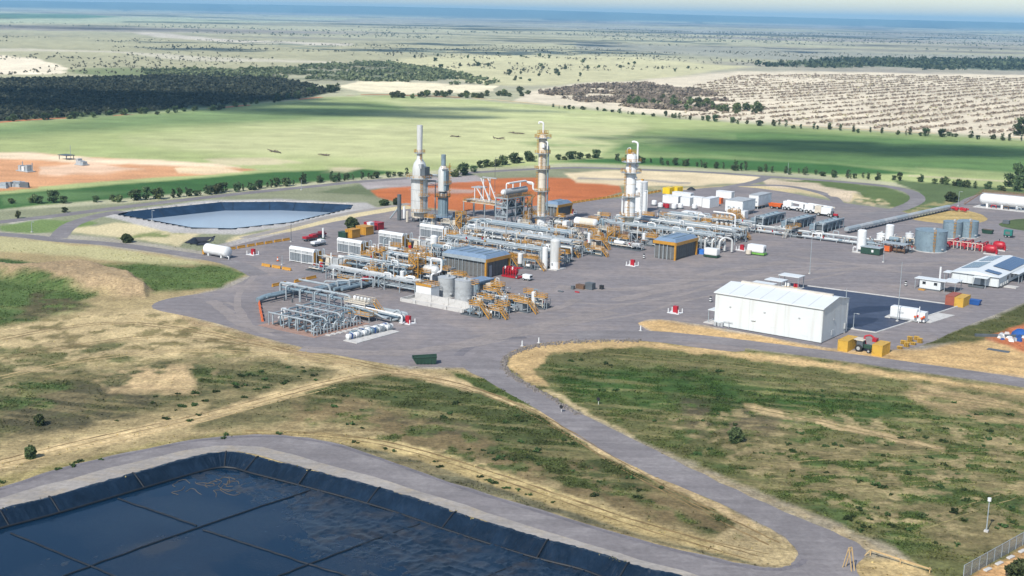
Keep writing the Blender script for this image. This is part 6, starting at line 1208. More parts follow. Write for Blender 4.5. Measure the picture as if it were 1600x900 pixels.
for (Yr, xs_, desc) in ((71, (34, 44, 54), 'between the front rack and the rack behind it'), (83, (48, 57), 'left of the cooler house front'), (102, (47, 55), 'left of the central cooler house'), (116, (48, 58, 67, 76), 'just behind the central cooler house'), (132, (50, 59, 68, 78), 'between the two long pale racks'), (149, (30, 38, 46, 54, 62, 70, 79), 'behind the second long rack'), (170, (10, 36, 46, 56, 66, 76), 'between the flat wide rack and the frame'), (176, (64, 73, 82, 91), 'under the front of the braced rack'), (192, (36, 43, 50, 57, 72, 79, 86, 93, 100), 'between the braced rack and the wide rack'), (209, (44, 52, 60, 68, 76, 84, 92, 100), 'behind the wide rack'), (216, (50, 58, 66, 74, 82, 90), 'before the far rack'), (154, (6, 14), 'in front of the heaters')):
    for i, x in enumerate(xs_):
        sd = rf.randint(0, 999); skid(ordn(i+1)+' piping skid from left '+desc, 0, 0, rf.uniform(6, 8.5), rf.uniform(3.2, 4.6), sd, rf.choice(('vm', 'hb', 'mb', 'vb', 'hv', 'mmv')), rf.random() < .8, rf.uniform(2.0, 3.8), stairs=rf.random() < .4, at=PG(x+rf.uniform(-1, 1), Yr+rf.uniform(-.8, .8)), npipe=7, rm=rf.choice((yel, yel, cream, brown)))
spots = []
for i in range(26):
    y = rf.choice((72, 92, 112, 134, 152, 172, 190, 206, 218)); spots.append((rf.uniform(38, 60) if y < 125 else rf.uniform(30, 76) if y < 185 else rf.uniform(45, 102), y))
for i, (x, y) in enumerate(sorted(spots, key=lambda s: proj(*PG(*s)[:2])[0])):
    T = thing('vent_mast', ordn(i+1)+' slim pale vent mast from the left among the pipe racks', 'mast', PG(x, y), 'vent masts among the racks'); h = rf.uniform(5, 9.0); pipe(T, [(0, 0, 0), (0, 0, h), (.8, .2, h+.3)], rf.uniform(.12, .22), rf.choice((cream, alu, galv)), 'mast'); box(T, 'bracket_deck', .3, 0, h*.55, 1.4, 1.2, .1, galv); rail(T, [(-.4, -.6), (1, -.6), (1, .6)], h*.55, yel, closed=False)
# ------------------------------------------------------------------ buildings at the right
X0, Y0 = XY(1116, 508); T = thing('workshop_shed', 'large white steel shed with low gabled roof beside the lined square', 'shed', PG(X0, Y0)); LX, LY, H_ = 28.2, 15.5, 8.5
wmat = mat('shed_white', lin(230, 236, 237, .70), .45, 0, .04, .25, dirt=lin(200, 194, 182, .66), dirt_amt=.3, stretch=(1, 1, .12)); rmat = mat('shed_roof', lin(232, 237, 238, .70), .45, 0, .03, .2); seam = mat('roof_lap', lin(188, 192, 192, .8), .5)
pw = LX/3
for k in range(3): box(T, 'wall_panel', pw*(k+.5), 0, .2, pw-.07, .2, H_-.2, wmat)
for k in range(3): box(T, 'wall_panel', pw*(k+.5), LY, .2, pw-.07, .2, H_-.2, wmat)
for k in range(4): box(T, 'wall_joint', pw*k, -.02 if k in (1, 2) else .02, .2, .1, .14, H_-.3, seam)
for x in (.02, LX-.02): mb = MB(); mb.prism([(0, .2), (LY, .2), (LY, H_), (LY*.55, H_+1.3), (0, H_)], x-.1, x+.1, 'yz'); mb.build('gable_wall', wmat, T)
yr = LY*.55; zr = H_+1.3
for k in range(7):
    w_ = (LX+.8)/7; x = -.4+w_*(k+.5)
    mb = MB(); mb.add([(x-w_/2+.08, -.35, H_-.02), (x+w_/2-.08, -.35, H_-.02), (x+w_/2-.08, yr, zr+.08), (x-w_/2+.08, yr, zr+.08), (x-w_/2+.08, -.35, H_-.14), (x+w_/2-.08, -.35, H_-.14), (x+w_/2-.08, yr, zr-.05), (x-w_/2+.08, yr, zr-.05)], [(0, 1, 2, 3), (7, 6, 5, 4), (0, 4, 5, 1), (1, 5, 6, 2), (2, 6, 7, 3), (3, 7, 4, 0)]); mb.build('roof_sheet', rmat, T)
    mb = MB(); mb.add([(x-w_/2+.02, LY+.35, H_-.02), (x+w_/2-.02, LY+.35, H_-.02), (x+w_/2-.02, yr, zr+.05), (x-w_/2+.02, yr, zr+.05)], [(0, 1, 2, 3)]); mb.build('roof_sheet', rmat, T)
    if k: mb = MB(); mb.bar((x-w_/2, -.35, H_-.05), (x-w_/2, yr, zr+.04), .2, .08); mb.build('roof_lap', seam, T)
box(T, 'ridge_vent', LX/2+.6, yr+.3, zr, LX-4, .9, .5, mat('ridge_vent', lin(206, 198, 186, .8), .6)); box(T, 'gutter', LX/2, -.42, H_-.26, LX+.7, .16, .2, rmat)
for x in (4.2, 13.4, 22.4): box(T, 'wall_light', x, -.2, 5.2, .45, .2, .22, grey)
box(T, 'wall_light', LX+.2, 6.5, 4.6, .2, .45, .22, grey); box(T, 'wall_vent', 23.9, -.13, 1.2, 1.6, .06, 1.0, wmat); box(T, 'wall_vent', 15.5, -.13, 2.0, 1.3, .06, .8, wmat); box(T, 'wall_vent', LX+.13, 6.4, 1.0, .06, 1.6, 1.2, wmat); box(T, 'awning_light', 10.6, -.3, 2.9, 1.1, .4, .12, rmat)
for x, h in ((.6, .9), (1.6, .8), (2.4, 1.1)): box(T, 'outdoor_unit', x, -.6, .1, .6, .5, h, grey)
pipe(T, [(4.3, -.7, .1), (4.3, -.7, 1.7)], .07, grey, 'tap_stand'); pipe(T, [(2.7, -.5, 1.5), (5.2, -.5, 1.5)], .06, grey, 'rail'); box(T, 'apron', LX/2, -.9, .008, LX+1, 1.6, .06, m_dkgrav)
box(T, 'porch_roof', -1.4, 3.2, 3.2, 2.6, 3.6, .16, rmat); posts(T, 'porch_post', [(-2.5, 1.6), (-2.5, 4.8)], 3.2, .16, galv); box(T, 'porch_slab', -1.6, 3, .01, 3.4, 5, .2, conc); pipe(T, [(LX+.25, LY-1.2, .2), (LX+.25, LY-1.2, 7.5)], .1, grey, 'downpipe'); box(T, 'switchboard', LX+.3, LY-2.0, 1.2, .4, .7, 1.4, grey)
dk = ground_mat('lined_square', lin(70, 78, 98, .7), .18, .06, .5, tint=lin(56, 66, 90, .7), tint_amt=.8, rough=.55); SQ = [PG(*XY(x, y)) for x, y in ((1232, 457), (1262, 447), (1500, 478), (1369, 520), (1300, 510), (1240, 470))]; sheet('lined_square', SQ, .022, dk, jit=0)
wet = ground_mat('wet_liner', lin(40, 48, 74, .6), .2, .2, .6, rough=.5, bump=.1)
for P_ in ([(1316,490),(1340,480),(1395,478),(1392,484),(1350,490),(1318,494)], [(1318,500),(1345,496),(1372,498),(1360,506),(1330,512),(1317,509)]): sheet('wet_patch', [G(x, y) for x, y in crom(P_, 5, True)], .028, wet, jit=.2)
T = thing('liner_kerb', 'pale kerb around the dark lined square', 'kerb', Vector((0, 0, 0)), None, 0.0)
for a, b_ in zip(SQ[1:4], SQ[2:5]): mb = MB(); mb.bar((a.x, a.y, .1), (b_.x, b_.y, .1), .45, .25); mb.build('kerb', conc, T)
T = thing('fuel_tank', 'white self-contained fuel tank on the dark lined square', 'tank', PG(*XY(1413, 499))); hdr = box(T, 'tank_body', 0, 0, .35, 7.0, 2.6, 2.9, white, bev=.35); box(T, 'skid', 0, 0, .15, 7.2, 2.4, .22, grey); box(T, 'drip_tray', -3.9, 0, .1, 1.4, 3.2, .25, conc); box(T, 'pump_bay', 4.6, 0, .3, 2.0, 2.4, 2.4, white); posts(T, 'vent_pole', [(4.2, -1.4)], 4.2, .18, white)
box(T, 'label_plate', -.6, -1.34, 1.7, 1.5, .04, .5, mat('sign_grey', lin(196, 200, 202, .8), .5))
for k in range(6): box(T, 'valve', 3.2+rng.uniform(0, 2.4), -1.6+rng.uniform(-.3, .3), .2+rng.uniform(0, 1.4), .5, .4, .5, rng.choice((orange, red)), bev=.08)
T = thing('concrete_apron', 'pale concrete apron right of the fuel tank', 'slab', PG(*XY(1460, 497))); mb = MB(); P_ = [PG(*XY(x, y)) for x, y in ((1430, 501), (1464, 489), (1492, 493), (1454, 505))]; c0 = PG(*XY(1460, 497)); Q_ = [Matrix.Rotation(-AX, 3, 'Z')@(p-c0) for p in P_]; mb.prism([(q.x, q.y) for q in Q_], .01, .12, 'xy'); mb.build('slab', conc, T)
def canopy(label, px, py, LX, LY, h, items, group=None):
    T = thing('canopy', label, 'canopy', (px, py), group); box(T, 'roof', 0, 0, h, LX, LY, .2, rmat); posts(T, 'post', [(a*(LX/2-.3), b_*(LY/2-.3)) for a in (-1, 1) for b_ in (-1, 1)], h, .16, galv); box(T, 'slab', 0, 0, .006, LX, LY, .1, conc)
    for i, (m_, x, y) in enumerate(items):
        g_ = T.matrix_basis@Vector((x, y, .1)); D = thing('drum_pallet', f'{"blue" if m_ is blue else "red" if m_ is red else "white"} drum pallet {("under the left","under the middle","under the right")[CAN[0]]} canopy behind the shed', 'drums', Vector((g_.x, g_.y, .1)), 'drum pallets under canopies')
        for a in (-.35, .35):
            for b_ in (-.35, .35): cylz(D, 'drum', a, b_, .15, .32, .95, m_, n=10)
        box(D, 'pallet', 0, 0, 0, 1.4, 1.4, .14, timber)
    CAN[0] += 1
CAN = [0]
canopy('left canopy of three behind the white shed', 1192, 461, 6.4, 4.2, 3.2, [(blue, 2.2, 0), (dgrey and blue, .5, .5)]); canopy('middle canopy of three behind the white shed', 1212, 455, 5.4, 4.0, 3.2, [(blue, 2, -.5), (blue, .2, .6)]); canopy('right canopy of three behind the white shed', 1236, 449, 6.4, 4.2, 3.4, [(red, 1.4, .4), (white, -1.2, .2)])
X0, Y0 = XY(1486, 441); T = thing('office_building', 'long white demountable office with solar panels at the right edge', 'building', PG(X0, Y0)); LX, LY = 13.6, 34.0
box(T, 'wall', LX/2, LY/2, .4, LX, LY, 2.8, wmat); mb = MB(); mb.prism([(-.4, 3.2), (LX+.4, 3.2), (LX/2, 4.3)], -.5, LY+.5); mb.build('roof', rmat, T)
spm = MB(); spm.box(0, 0, 0, 1.0, 1.7, .05); sme = spm.mesh('solar_panel', solar); th = math.atan2(1.1, LX/2+.4)
for (xa, xb, ya, yb) in ((.4, 5.6, 7, 20), (8.2, 12.8, 12, 34), (8.6, 11.8, 2.5, 7.5), (1, 4.5, 22, 33)):
    y = ya
    while y < yb-1.6:
        x = xa
        while x < xb:
            s = 1 if x < LX/2 else -1; zt = 3.2+(x+.4 if s > 0 else LX+.4-x)*math.tan(th)+.12; o = link('solar_panel', sme, T, (x+.5, y+.85, zt)); o.rotation_euler = (0, -th*s, 0); x += 1.04
        y += 1.76
for k in range(7): box(T, 'wall_batten', .2+2.2*k, -.03, .4, .08, .06, 2.8, seam)
posts(T, 'porch_post', [(-1.6, -1.5), (-1.6, 2), (7.2, -3.0), (10.8, -3.0)], 3.0, .14, galv); box(T, 'porch_roof', -.9, 0, 3.0, 2.2, 4, .14, rmat); box(T, 'entry_awning', 9.0, -1.6, 2.9, 4.4, 3.0, .14, rmat); box(T, 'door', 9.0, -.04, .4, 1.0, .06, 2.1, mesh_l); box(T, 'bench', 8.2, -3.0, .1, 4.4, .8, .5, dgrey)
for k in range(6): box(T, 'window', LX+.02, 9+4.2*k, 1.4, .06, 1.6, 1.1, glass_d)
box(T, 'verandah_roof', LX+1.3, 22, 2.9, 2.8, 22, .14, rmat); posts(T, 'verandah_post', [(LX+2.5, 11.4+3.5*k) for k in range(7)], 2.9, .14, galv)
for k in range(4): box(T, 'air_conditioner', LX+.3, 2+2.0*k, .5, .5, .9, .8, grey)
for k in range(4): box(T, 'ramp', LX+2.4, 3.5+1.0*k, .01, 3.4, .9, .3-.06*k, conc)
X0, Y0 = XY(1434, 451); T = thing('site_cabin', 'small white cabin with two dark windows and porches left of the office', 'cabin', PG(X0, Y0)); box(T, 'wall', 3.4, 1.5, .4, 6.0, 3.0, 2.5, wmat); box(T, 'roof', 3.4, 1.5, 2.95, 9.0, 3.8, .16, rmat)
for x in (1.7, 5.0): f = box(T, 'window_frame', x, -.02, 1.5, 1.1, .06, .95, rmat); box(f, 'pane', 0, -.03, .08, .95, .04, .8, glass_d)
box(T, 'porch_roof', 8.6, 3.5, 2.9, 4.0, 6, .14, rmat); posts(T, 'porch_post', [(-.8, -.1), (-.8, 3.2), (7.6, -.1), (10.3, .8), (10.3, 6.2)], 2.9, .14, galv); box(T, 'steps', 1.6, -1.2, .01, 1.8, 1.2, .3, yel); box(T, 'skirting', 3.4, 1.5, .02, 5.8, 2.8, .4, dgrey); box(T, 'bench', 8.6, 2, .05, 3, 1, .5, black)
T = thing('vent_pole', 'white standing pipe behind the small white cabin', 'pipe', PG(*XY(1468, 441))); cylz(T, 'pipe', 0, 0, 0, .3, 4.6, white, n=10); cylz(T, 'base', 0, 0, 0, .9, .35, white, .4, n=12)
container('rust-red shipping container beside the yellow one near the office', 0, 0, mat('rust_red', lin(170, 92, 70, .7), .6, 0, .15, .5, dirt=lin(110, 70, 50, .6)), at=PG(*XY(1489, 474)), rot=AX+math.pi/2); container('ochre shipping container with pale roof beside the rust-red one', 0, 0, byel, at=PG(*XY(1503, 477)), rot=AX+math.pi/2)
T = thing('skip_bin', 'small blue skip at the end of the ochre and red containers', 'skip', PG(*XY(1522, 476))); mb = MB(); mb.add([(-1.4, -.8, .1), (1.4, -.8, .1), (1.4, .8, .1), (-1.4, .8, .1), (-1.8, -1, 1.4), (1.8, -1, 1.4), (1.8, 1, 1.4), (-1.8, 1, 1.4)], [(3, 2, 1, 0), (0, 1, 5, 4), (1, 2, 6, 5), (2, 3, 7, 6), (3, 0, 4, 7)]); mb.build('body', blue, T); box(T, 'lid', 0, 0, 1.38, 3.4, 1.8, .08, blue)
for (px, py, lab) in ((1324, 545, 'left ochre container below the white shed corner'), (1376, 553, 'right ochre container in front of the pallet stack')): container(lab, 0, 0, byel, at=PG(*XY(px, py)), rot=AX+math.pi/2, L=6.06 if px < 1350 else 5.0)
T = thing('tractor', 'dusty tractor with red implement between the two ochre containers', 'tractor', PG(*XY(1348, 549))); box(T, 'hood', 1.2, 0, .9, 2.0, .9, .9, green, bev=.12); box(T, 'cab', -.6, 0, 1.0, 1.5, 1.5, 1.6, dgrey, bev=.1); box(T, 'cab_roof', -.6, 0, 2.6, 1.8, 1.8, .16, cream); box(T, 'canopy', -2.4, 1.6, 2.4, 3.0, 2.6, .12, cream); posts(T, 'canopy_post', [(-3.8, .4), (-3.8, 2.8), (-1.1, 2.8)], 2.4, .1, dgrey)
for x, y, r in ((-.7, -.95, .85), (-.7, .95, .85), (1.7, -.8, .5), (1.7, .8, .5)): wheel(T, x, y, r, .5)
pipe(T, [(.2, 1.2, 1.2), (-.6, 1.8, 3.2), (.8, 2.2, 3.6), (1.8, 2.4, 2.8)], .22, red, 'loader_arm'); box(T, 'bucket', 1.9, 2.4, 2.2, 1.0, 1.4, .8, red)
for i in range(7):
    px, py = 1406+i*5.2, 545-i*1.6-(6 if i % 2 else 0); T = thing('pallet_stack', 'pile of ochre pallets at the lower edge of the pad, right of the containers', 'pallets', PG(*XY(px, py)), 'ochre pallet piles')
    for k in range(3+i % 4):
        mb = MB()
        for q in (-.4, 0, .4): mb.box(q, 0, 0, .12, 1.1, .1)
        for q in range(5): mb.box(0, -.45+.225*q, .1, 1.2, .14, .03)
        o = mb.build('pallet', byel, T); o.location = (rng.uniform(-.05, .05), rng.uniform(-.05, .05), .15*k*1.6)
# junk on the red earth, far right
for i in range(16):
    px, py = rng.uniform(1560, 1600), rng.uniform(520, 534); m_ = rng.choice((white, grey, blue, white, conc)); T = thing('rubble_piece', 'pale broken offcut in the scrap heap on red earth at the right edge', 'scrap', (px, py), 'scrap heap on red earth'); box(T, 'piece', 0, 0, 0, rng.uniform(.6, 1.6), rng.uniform(.4, 1), rng.uniform(.3, .9), m_, rng.uniform(0, 3), .7)
T = thing('tarp_pile', 'blue tarpaulin heap on the scrap at the right edge', 'tarpaulin', (1594, 524)); mb = MB(); mb.lathe([(2.2, 0), (1.9, .8), (1.0, 1.5), (.001, 1.7)], n=9); mb.build('sheet', blue, T)
T = thing('dark_mat', 'dark mat lying on the sand below the scrap heap', 'mat', (1560, 548)); box(T, 'mat', 0, 0, .01, 5.0, 1.6, .12, dgrey)
T = thing('trench_timbers', 'dark line of timbers above the scrap heap', 'timbers', (1568, 528)); mb = MB(); mb.bar((-6, -3, .3), (8, 7, .3), .6, .6); mb.build('timber', dgrey, T)
# ------------------------------------------------------------------ far yard: containers, cranes, coolers
for (px, py, m_, L, W_, H_, z, rot, lab) in ((1050, 317, white, 5, 2.6, 2.6, 0, 0, 'white low container left of the container row behind the white tank'), (1067, 312, white, 6, 2.6, 2.6, 0, 0, 'white container second from left in the rear row'), (1073, 321, white, 3, 2.6, 2.9, 0, 0, 'short white cabin with dark door gap in the container cluster'), (1089, 321, white, 4, 2.6, 3.0, 0, 0, 'boxy white cabin in the middle of the container cluster'), (1110, 323, white, 5.5, 3, 3.2, 0, 1, 'long white cabin with cluttered front, left of the raised container'), (1133, 309, white, 5, 2.6, 2.4, 0, 0, 'white container behind the raised container')):
    container(lab, 0, 0, m_, L*1.45, W_*1.15, H_*1.2, AX+rot*math.pi/2, at=PG(*XY(px, py)), name='site_container')
for (px, py, LX, LY, z, lab) in ((1156, 334, 7.4, 11.0, 1.6, 'raised white switchroom on stumps, the nearer of the two'), (1187, 324, 4.2, 12.0, 1.4, 'raised white switchroom behind the nearer one')):
    T = thing('switchroom', lab, 'switchroom', PG(*XY(px, py))); box(T, 'walls', 0, 0, z, LX, LY, 4.1, white); box(T, 'roof', 0, 0, z+4.1, LX+.2, LY+.2, .14, grey); posts(T, 'stump', [(a*(LX/2-.4), b_*(LY/2-.5)) for a in (-1, 0, 1) for b_ in (-1, -.3, .3, 1)], z, .3, galv); box(T, 'floor_frame', 0, 0, z-.25, LX, LY, .25, cream)
    for k in range(3): cylz(T, 'fan', -LX*.3+k*LX*.3, -LY/2-.1, z+1.6, .35, .2, grey, n=10)
    mb = MB(); mb.box(LX/2+.02, 0, z+.25, .06, LY-.8, 3.5); mb.build('side_panel', mat('panel_grey', lin(206, 216, 220, .8), .5), T)
T = thing('red_container_box', 'small orange-red box between the white cabins', 'box', PG(*XY(1124, 318))); box(T, 'body', 0, 0, 0, 2.4, 2.0, 2.4, orange, bev=.06)
T = thing('red_drum_skid', 'red drum skid among white hoses in the container cluster', 'skid', PG(*XY(1042, 326))); vdrum(T, 'drum', 0, 0, .4, 1.0, 1.4, red, 14); hdrum(T, 'drum', -3.2, .8, 1.1, .8, 1.6, red); box(T, 'skid', -1.2, .3, .1, 5.4, 2.4, .2, dgrey)
for i, (px, py) in enumerate(((1022, 321), (1032, 325), (1053, 327), (1063, 326), (1085, 327))): T = thing('white_tote', ordn(i+1)+' white round tote tank from the left before the cabins', 'tote', PG(*XY(px, py)), 'white totes before the cabins'); vdrum(T, 'shell', 0, 0, .5, 1.05, 1.3, white, 14, .4); box(T, 'skid', 0, 0, .05, 2.2, 2.0, .3, dgrey)
T = thing('white_cover', 'long low white tarp-covered load behind the braced rack', 'covered load', PG(*XY(1081, 338))); mb = MB(); mb.prism([(-4.4, 0), (4.4, 0), (4.2, 1.3), (3.0, 1.9), (-3.4, 1.9), (-4.3, 1.2)], -1.4, 1.4); mb.build('cover', white, T)
for (px, py, s, h, lab) in ((1160, 342, 3.2, 2.9, 'square white tank below the raised switchroom'), (1063, 355, 2.6, 2.3, 'white cube tank standing in the middle of the pipe racks')): T = thing('cube_tank', lab, 'tank', PG(*XY(px, py))); box(T, 'body', 0, 0, .3, s, s, h, white, bev=.12); box(T, 'frame_base', 0, 0, .05, s+.2, s+.2, .25, galv); cylz(T, 'lid', 0, 0, h+.3, .3, .2, grey, n=10)
for i, (px, py) in enumerate(((1204, 349), (1252, 354), (1296, 359))):
    T = thing('cooler_bank', ('left', 'middle', 'right')[i]+' one of three blue-grey cooler banks in the right yard', 'cooler bank', PG(*XY(px, py))); L = 20; 
    posts(T, 'column', [(x, -9+3.6*k) for x in (-1.6, 1.6) for k in range(6)], 3.0, .22, bluegrey); mb = MB()
    for x in (-1.6, 1.6): mb.bar((x, -9.2, 3.0), (x, 9.2, 3.0), .22, .3)
    for k in range(6): mb.bar((-1.6, -9+3.6*k, 3.0), (1.6, -9+3.6*k, 3.0), .2)
    mb.build('top_frame', bluegrey, T)
    for k in range(5): box(T, 'fin_bundle', 0, -7.2+3.6*k, 1.0, 2.7, 3.2, 1.5, mesh_l if k % 2 else dgrey)
    for x in (-1.6, 1.6): pipe(T, [(x, -10.2, .3), (x, -10.2, 3.4), (x, -9, 3.5), (x, 9, 3.5)], .24, galv, 'header')
    for k in range(4): box(T, 'fan_hood', 0, -6+4*k, 3.1, 2.6, 2.6, .5, bluegrey, top=.8)
    rail(T, [(-2.2, -9.6), (2.2, -9.6)], 3.1, galv, closed=False); box(T, 'end_box', -3.6, -6, .2, 2.2, 3, 2.2, bluegrey, bev=.1)
def crane(label, px, py, rot, boom=True, m_=white):
    T = thing('mobile_crane', label, 'crane', PG(*XY(px, py)), None, rot); box(T, 'chassis', 0, 0, .9, 9, 2.4, .8, m_, bev=.1); box(T, 'cab', 3.6, -.4, 1.6, 1.8, 1.5, 1.6, m_, bev=.15); f = box(T, 'windscreen', 4.52, -.4, 2.3, .05, 1.2, .7, glass_d); box(T, 'superstructure', -2.4, 0, 1.7, 3.6, 2.4, 1.9, m_, bev=.15)
    for x in (-3.2, -1.6, 2.0, 3.4):
        for y in (-1.1, 1.1): wheel(T, x, y, .75, .5)
    if boom:
        mb = MB(); mb.bar((-3, .3, 3.6), (6.5, .3, 3.0), .9, .8); mb.build('boom', m_, T, False); mb = MB(); mb.bar((-2.6, .3, 3.7), (7.6, .3, 3.05), .6, .5); mb.build('boom_section', cream, T)
    for x in (-4, 4):
        for y in (-1.5, 1.5): box(T, 'outrigger', x, y, .3, .4, .5, 1.0, galv)
    return T
crane('white mobile crane with its boom lowered beyond the cooler banks', 1240, 329, AX, True); crane('second white crane carrier right of the boomed crane', 1274, 334, AX+.1, True)
T = thing('white_plant_truck', 'white boxy truck body with big wheels at the end of the cranes', 'truck', PG(*XY(1292, 338))); box(T, 'body', 0, 0, .9, 4.2, 2.4, 2.6, white, bev=.1); box(T, 'body', -3.6, .4, .9, 2.6, 2.4, 2.9, cream, bev=.1)
for x in (-3, 1.2):
    for y in (-1.2, 1.2): wheel(T, x, y, .7, .45)
T = thing('tractor', 'small red tractor right of the white cranes', 'tractor', PG(*XY(1302, 340))); box(T, 'hood', .9, 0, .8, 1.8, .8, .8, red, bev=.1); box(T, 'seat_frame', -.5, 0, .9, 1.0, 1.1, 1.5, dgrey); 
for x, y, r in ((-.6, -.9, .8), (-.6, .9, .8), (1.5, -.7, .45), (1.5, .7, .45)): wheel(T, x, y, r, .4)
T = thing('tipper_trailer', 'orange tipper tray behind the crane, right of the switchrooms', 'trailer', PG(*XY(1212, 326))); mb = MB(); mb.add([(-2.4, -1, .9), (2.4, -1, .9), (2.4, 1, .9), (-2.4, 1, .9), (-2.8, -1.2, 2.2), (2.8, -1.2, 2.2), (2.8, 1.2, 2.2), (-2.8, 1.2, 2.2)], [(3, 2, 1, 0), (0, 1, 5, 4), (1, 2, 6, 5), (2, 3, 7, 6), (3, 0, 4, 7)]); mb.build('tray', orange, T); box(T, 'chassis', 0, 0, .6, 5, 1.4, .3, dgrey)
for x in (-1.2, 1.2):
    for y in (-1.1, 1.1): wheel(T, x, y, .55, .4)
for (px, py, lab) in ((1045, 302, 'left one of the two bright yellow bins beyond the white tank'), (1057, 301, 'right one of the two bright yellow bins beyond the white tank')): T = thing('yellow_bin', lab, 'bin', PG(*XY(px, py))); bright = MATS.get('bright_yellow') or mat('bright_yellow', lin(236, 200, 20, .75), .5); box(T, 'body', 0, 0, 0, 3.4, 5.0, 2.6, bright); [box(T, 'rib', 1.75, -2+q*1.3, .1, .12, .15, 2.4, bright) for q in range(4)]
T = thing('black_heap', 'small black liner heap behind the yellow bins', 'heap', PG(*XY(1080, 297))); mb = MB(); mb.lathe([(2.2, 0), (1.5, .7), (.5, 1.3), (.001, 1.4)], n=8); mb.build('heap', black, T)
# tankers in the yard
T = thing('vacuum_tank', 'white rounded tank box with green base behind the louvred cooler house', 'tank', PG(*XY(1112, 402))); box(T, 'body', 0, 0, .8, 4.6, 2.4, 2.2, white, bev=.4); box(T, 'base', 0, 0, .2, 4.8, 2.3, .6, green)
T = thing('water_trailer', 'white rounded tank trailer with lime-green base out in the yard', 'trailer', PG(*XY(1182, 398))); box(T, 'body', 0, 0, .9, 5.8, 2.6, 2.5, white, bev=.5); box(T, 'base', .8, 0, .3, 4.6, 2.4, .6, mat('lime_paint', lin(120, 180, 80, .7), .5)); cylz(T, 'tank', -1.9, -2.0, .3, .9, 1.3, cream, n=14); box(T, 'hatch', 2.95, 0, 1.4, .06, .7, 1.0, black)
T = thing('blue_tarp', 'bright blue tarp beside the louvred cooler house', 'tarpaulin', PG(*XY(1094, 396))); mb = MB(); mb.prism([(-1.8, 0), (1.8, 0), (1.4, 1.2), (-1.0, 1.5)], -1.2, 1.2); mb.build('sheet', mat('tarp_blue', lin(60, 130, 220, .7), .6), T)
for k in range(3): o = pipe(T, [(-1+2.6*k, 5, .2), (-1+2.6*k, 5, 4.0), (.2+2.6*k, 6.5, 5.2), (2+2.6*k, 8, 4.4), (2+2.6*k, 8, .4)], .35, alu, 'arched_duct')
T = thing('fire_skid', 'red foam and fire-fighting skid right of the central cooler house', 'fire skid', PG(*XY(801, 433))); box(T, 'frame', 0, 0, .1, 6.0, 3.0, .4, red); hdrum(T, 'foam_tank', -2.2, .2, 1.7, .9, 3.4, red); [pipe(T, [(-2.5+.9*k, -1.3, .4), (-2.5+.9*k, -1.3, 2.8), (-1.6+.9*k, .8, 3.0)], .14, red) for k in range(6)]; [cylz(T, 'monitor', -2+1.3*k, -.9, 2.4, .22, .8, red if k % 2 else white, n=8) for k in range(4)]; wheel(T, 2.4, -1.4, .5, .3); wheel(T, 2.4, 1.4, .5, .3)
T = thing('white_cart', 'small white utility cart right of the red fire skid', 'cart', PG(*XY(824, 438))); box(T, 'body', 0, 0, .45, 2.6, 1.6, 1.3, white, bev=.2); box(T, 'windscreen', 1.32, 0, 1.0, .05, 1.2, .5, glass_d)
for x in (-.8, .8):
    for y in (-.75, .75): wheel(T, x, y, .35, .25)
# right yard modules, fire water and gas bullet
T = thing('green_box_unit', 'dark green box with pale lid in front of the white upright tanks', 'box', PG(*XY(1362, 397))); box(T, 'body', 0, 0, .2, 6.4, 3.4, 2.1, green); box(T, 'lid', 0, 0, 2.3, 6.8, 3.8, .2, galv); box(T, 'hatch', .8, -1.73, .9, .7, .05, .8, white)
T = thing('module_shelter', 'flat pale roof over orange machinery beside the green box', 'shelter', PG(*XY(1398, 394))); box(T, 'roof', 0, 0, 2.9, 8.4, 4.0, .22, galv); posts(T, 'post', [(a*3.8, b_*1.7) for a in (-1, -.3, .3, 1) for b_ in (-1, 1)], 2.9, .2, rustm); box(T, 'machine', -2.2, -.3, .2, 2.2, 2.2, 1.8, orange, bev=.1); [hdrum(T, 'motor', -.2+1.4*k, -.6, .9, .5, 1.0, rustm) for k in range(3)]  # machine is painted orange; posts and motors are rusty
for i, (px, py, L) in enumerate(((1368, 388, 8), (1405, 381, 9), (1424, 384, 5))): skid(('low blue-grey module left of the shelter', 'blue-grey module behind the shelter', 'blue-grey module against the big pale tank')[i], px, py, L, 4, 300+i, 'hm', False, drum=bluegrey)
T = thing('fire_water_manifold', 'crimson fire-water pipework right of the big pale tank', 'pipe manifold', PG(*XY(1512, 388)))
for k in range(6): pipe(T, [(-7, -3+1.5*k, 1.2+.2*(k % 2)), (6, -3+1.5*k, 1.2+.2*(k % 2)), (6, -3+1.5*k, .2)], .3, red)
for k in range(5): pipe(T, [(-5+2.5*k, -3.5, .3), (-5+2.5*k, -3.5, 2.3), (-5+2.5*k, 5.5, 2.3), (-5+2.5*k, 5.5, .3)], .26, red if k % 2 == 0 else galv)
mb = MB(); [mb.box(-6+2.4*k, -4, 0, .2, .2, 2.6) for k in range(6)]; mb.bar((-6, -4, 2.6), (6, -4, 2.6), .2); mb.build('frame', cream, T)
for (px, py, lab) in ((1549, 397, 'front one of the two red domed pump units'), (1562, 391, 'rear one of the two red domed pump units')): T = thing('fire_pump_unit', lab, 'pump', PG(*XY(px, py))); box(T, 'base', 0, 0, .02, 4.4, 3.4, .3, conc); hdrum(T, 'casing', -1.4, 0, 1.75, 1.35, 2.2, red, 'x', 18, .7); box(T, 'control_panel', 1.9, -.9, .3, .6, .8, 1.5, red); pipe(T, [(-.4, 0, 3.0), (-.4, 0, 3.8)], .12, black, 'exhaust')
T = thing('red_valve_train', 'red valve train at the end of the grey conveyor pipe', 'valve train', PG(*XY(1494, 330))); [box(T, 'valve', -3+1.7*k, rng.uniform(-1, 1), .5, 1.2, 1.2, 1.3, red, bev=.15) for k in range(5)]; pipe(T, [(-4.5, 0, 1.2), (5, 0, 1.2)], .35, red)
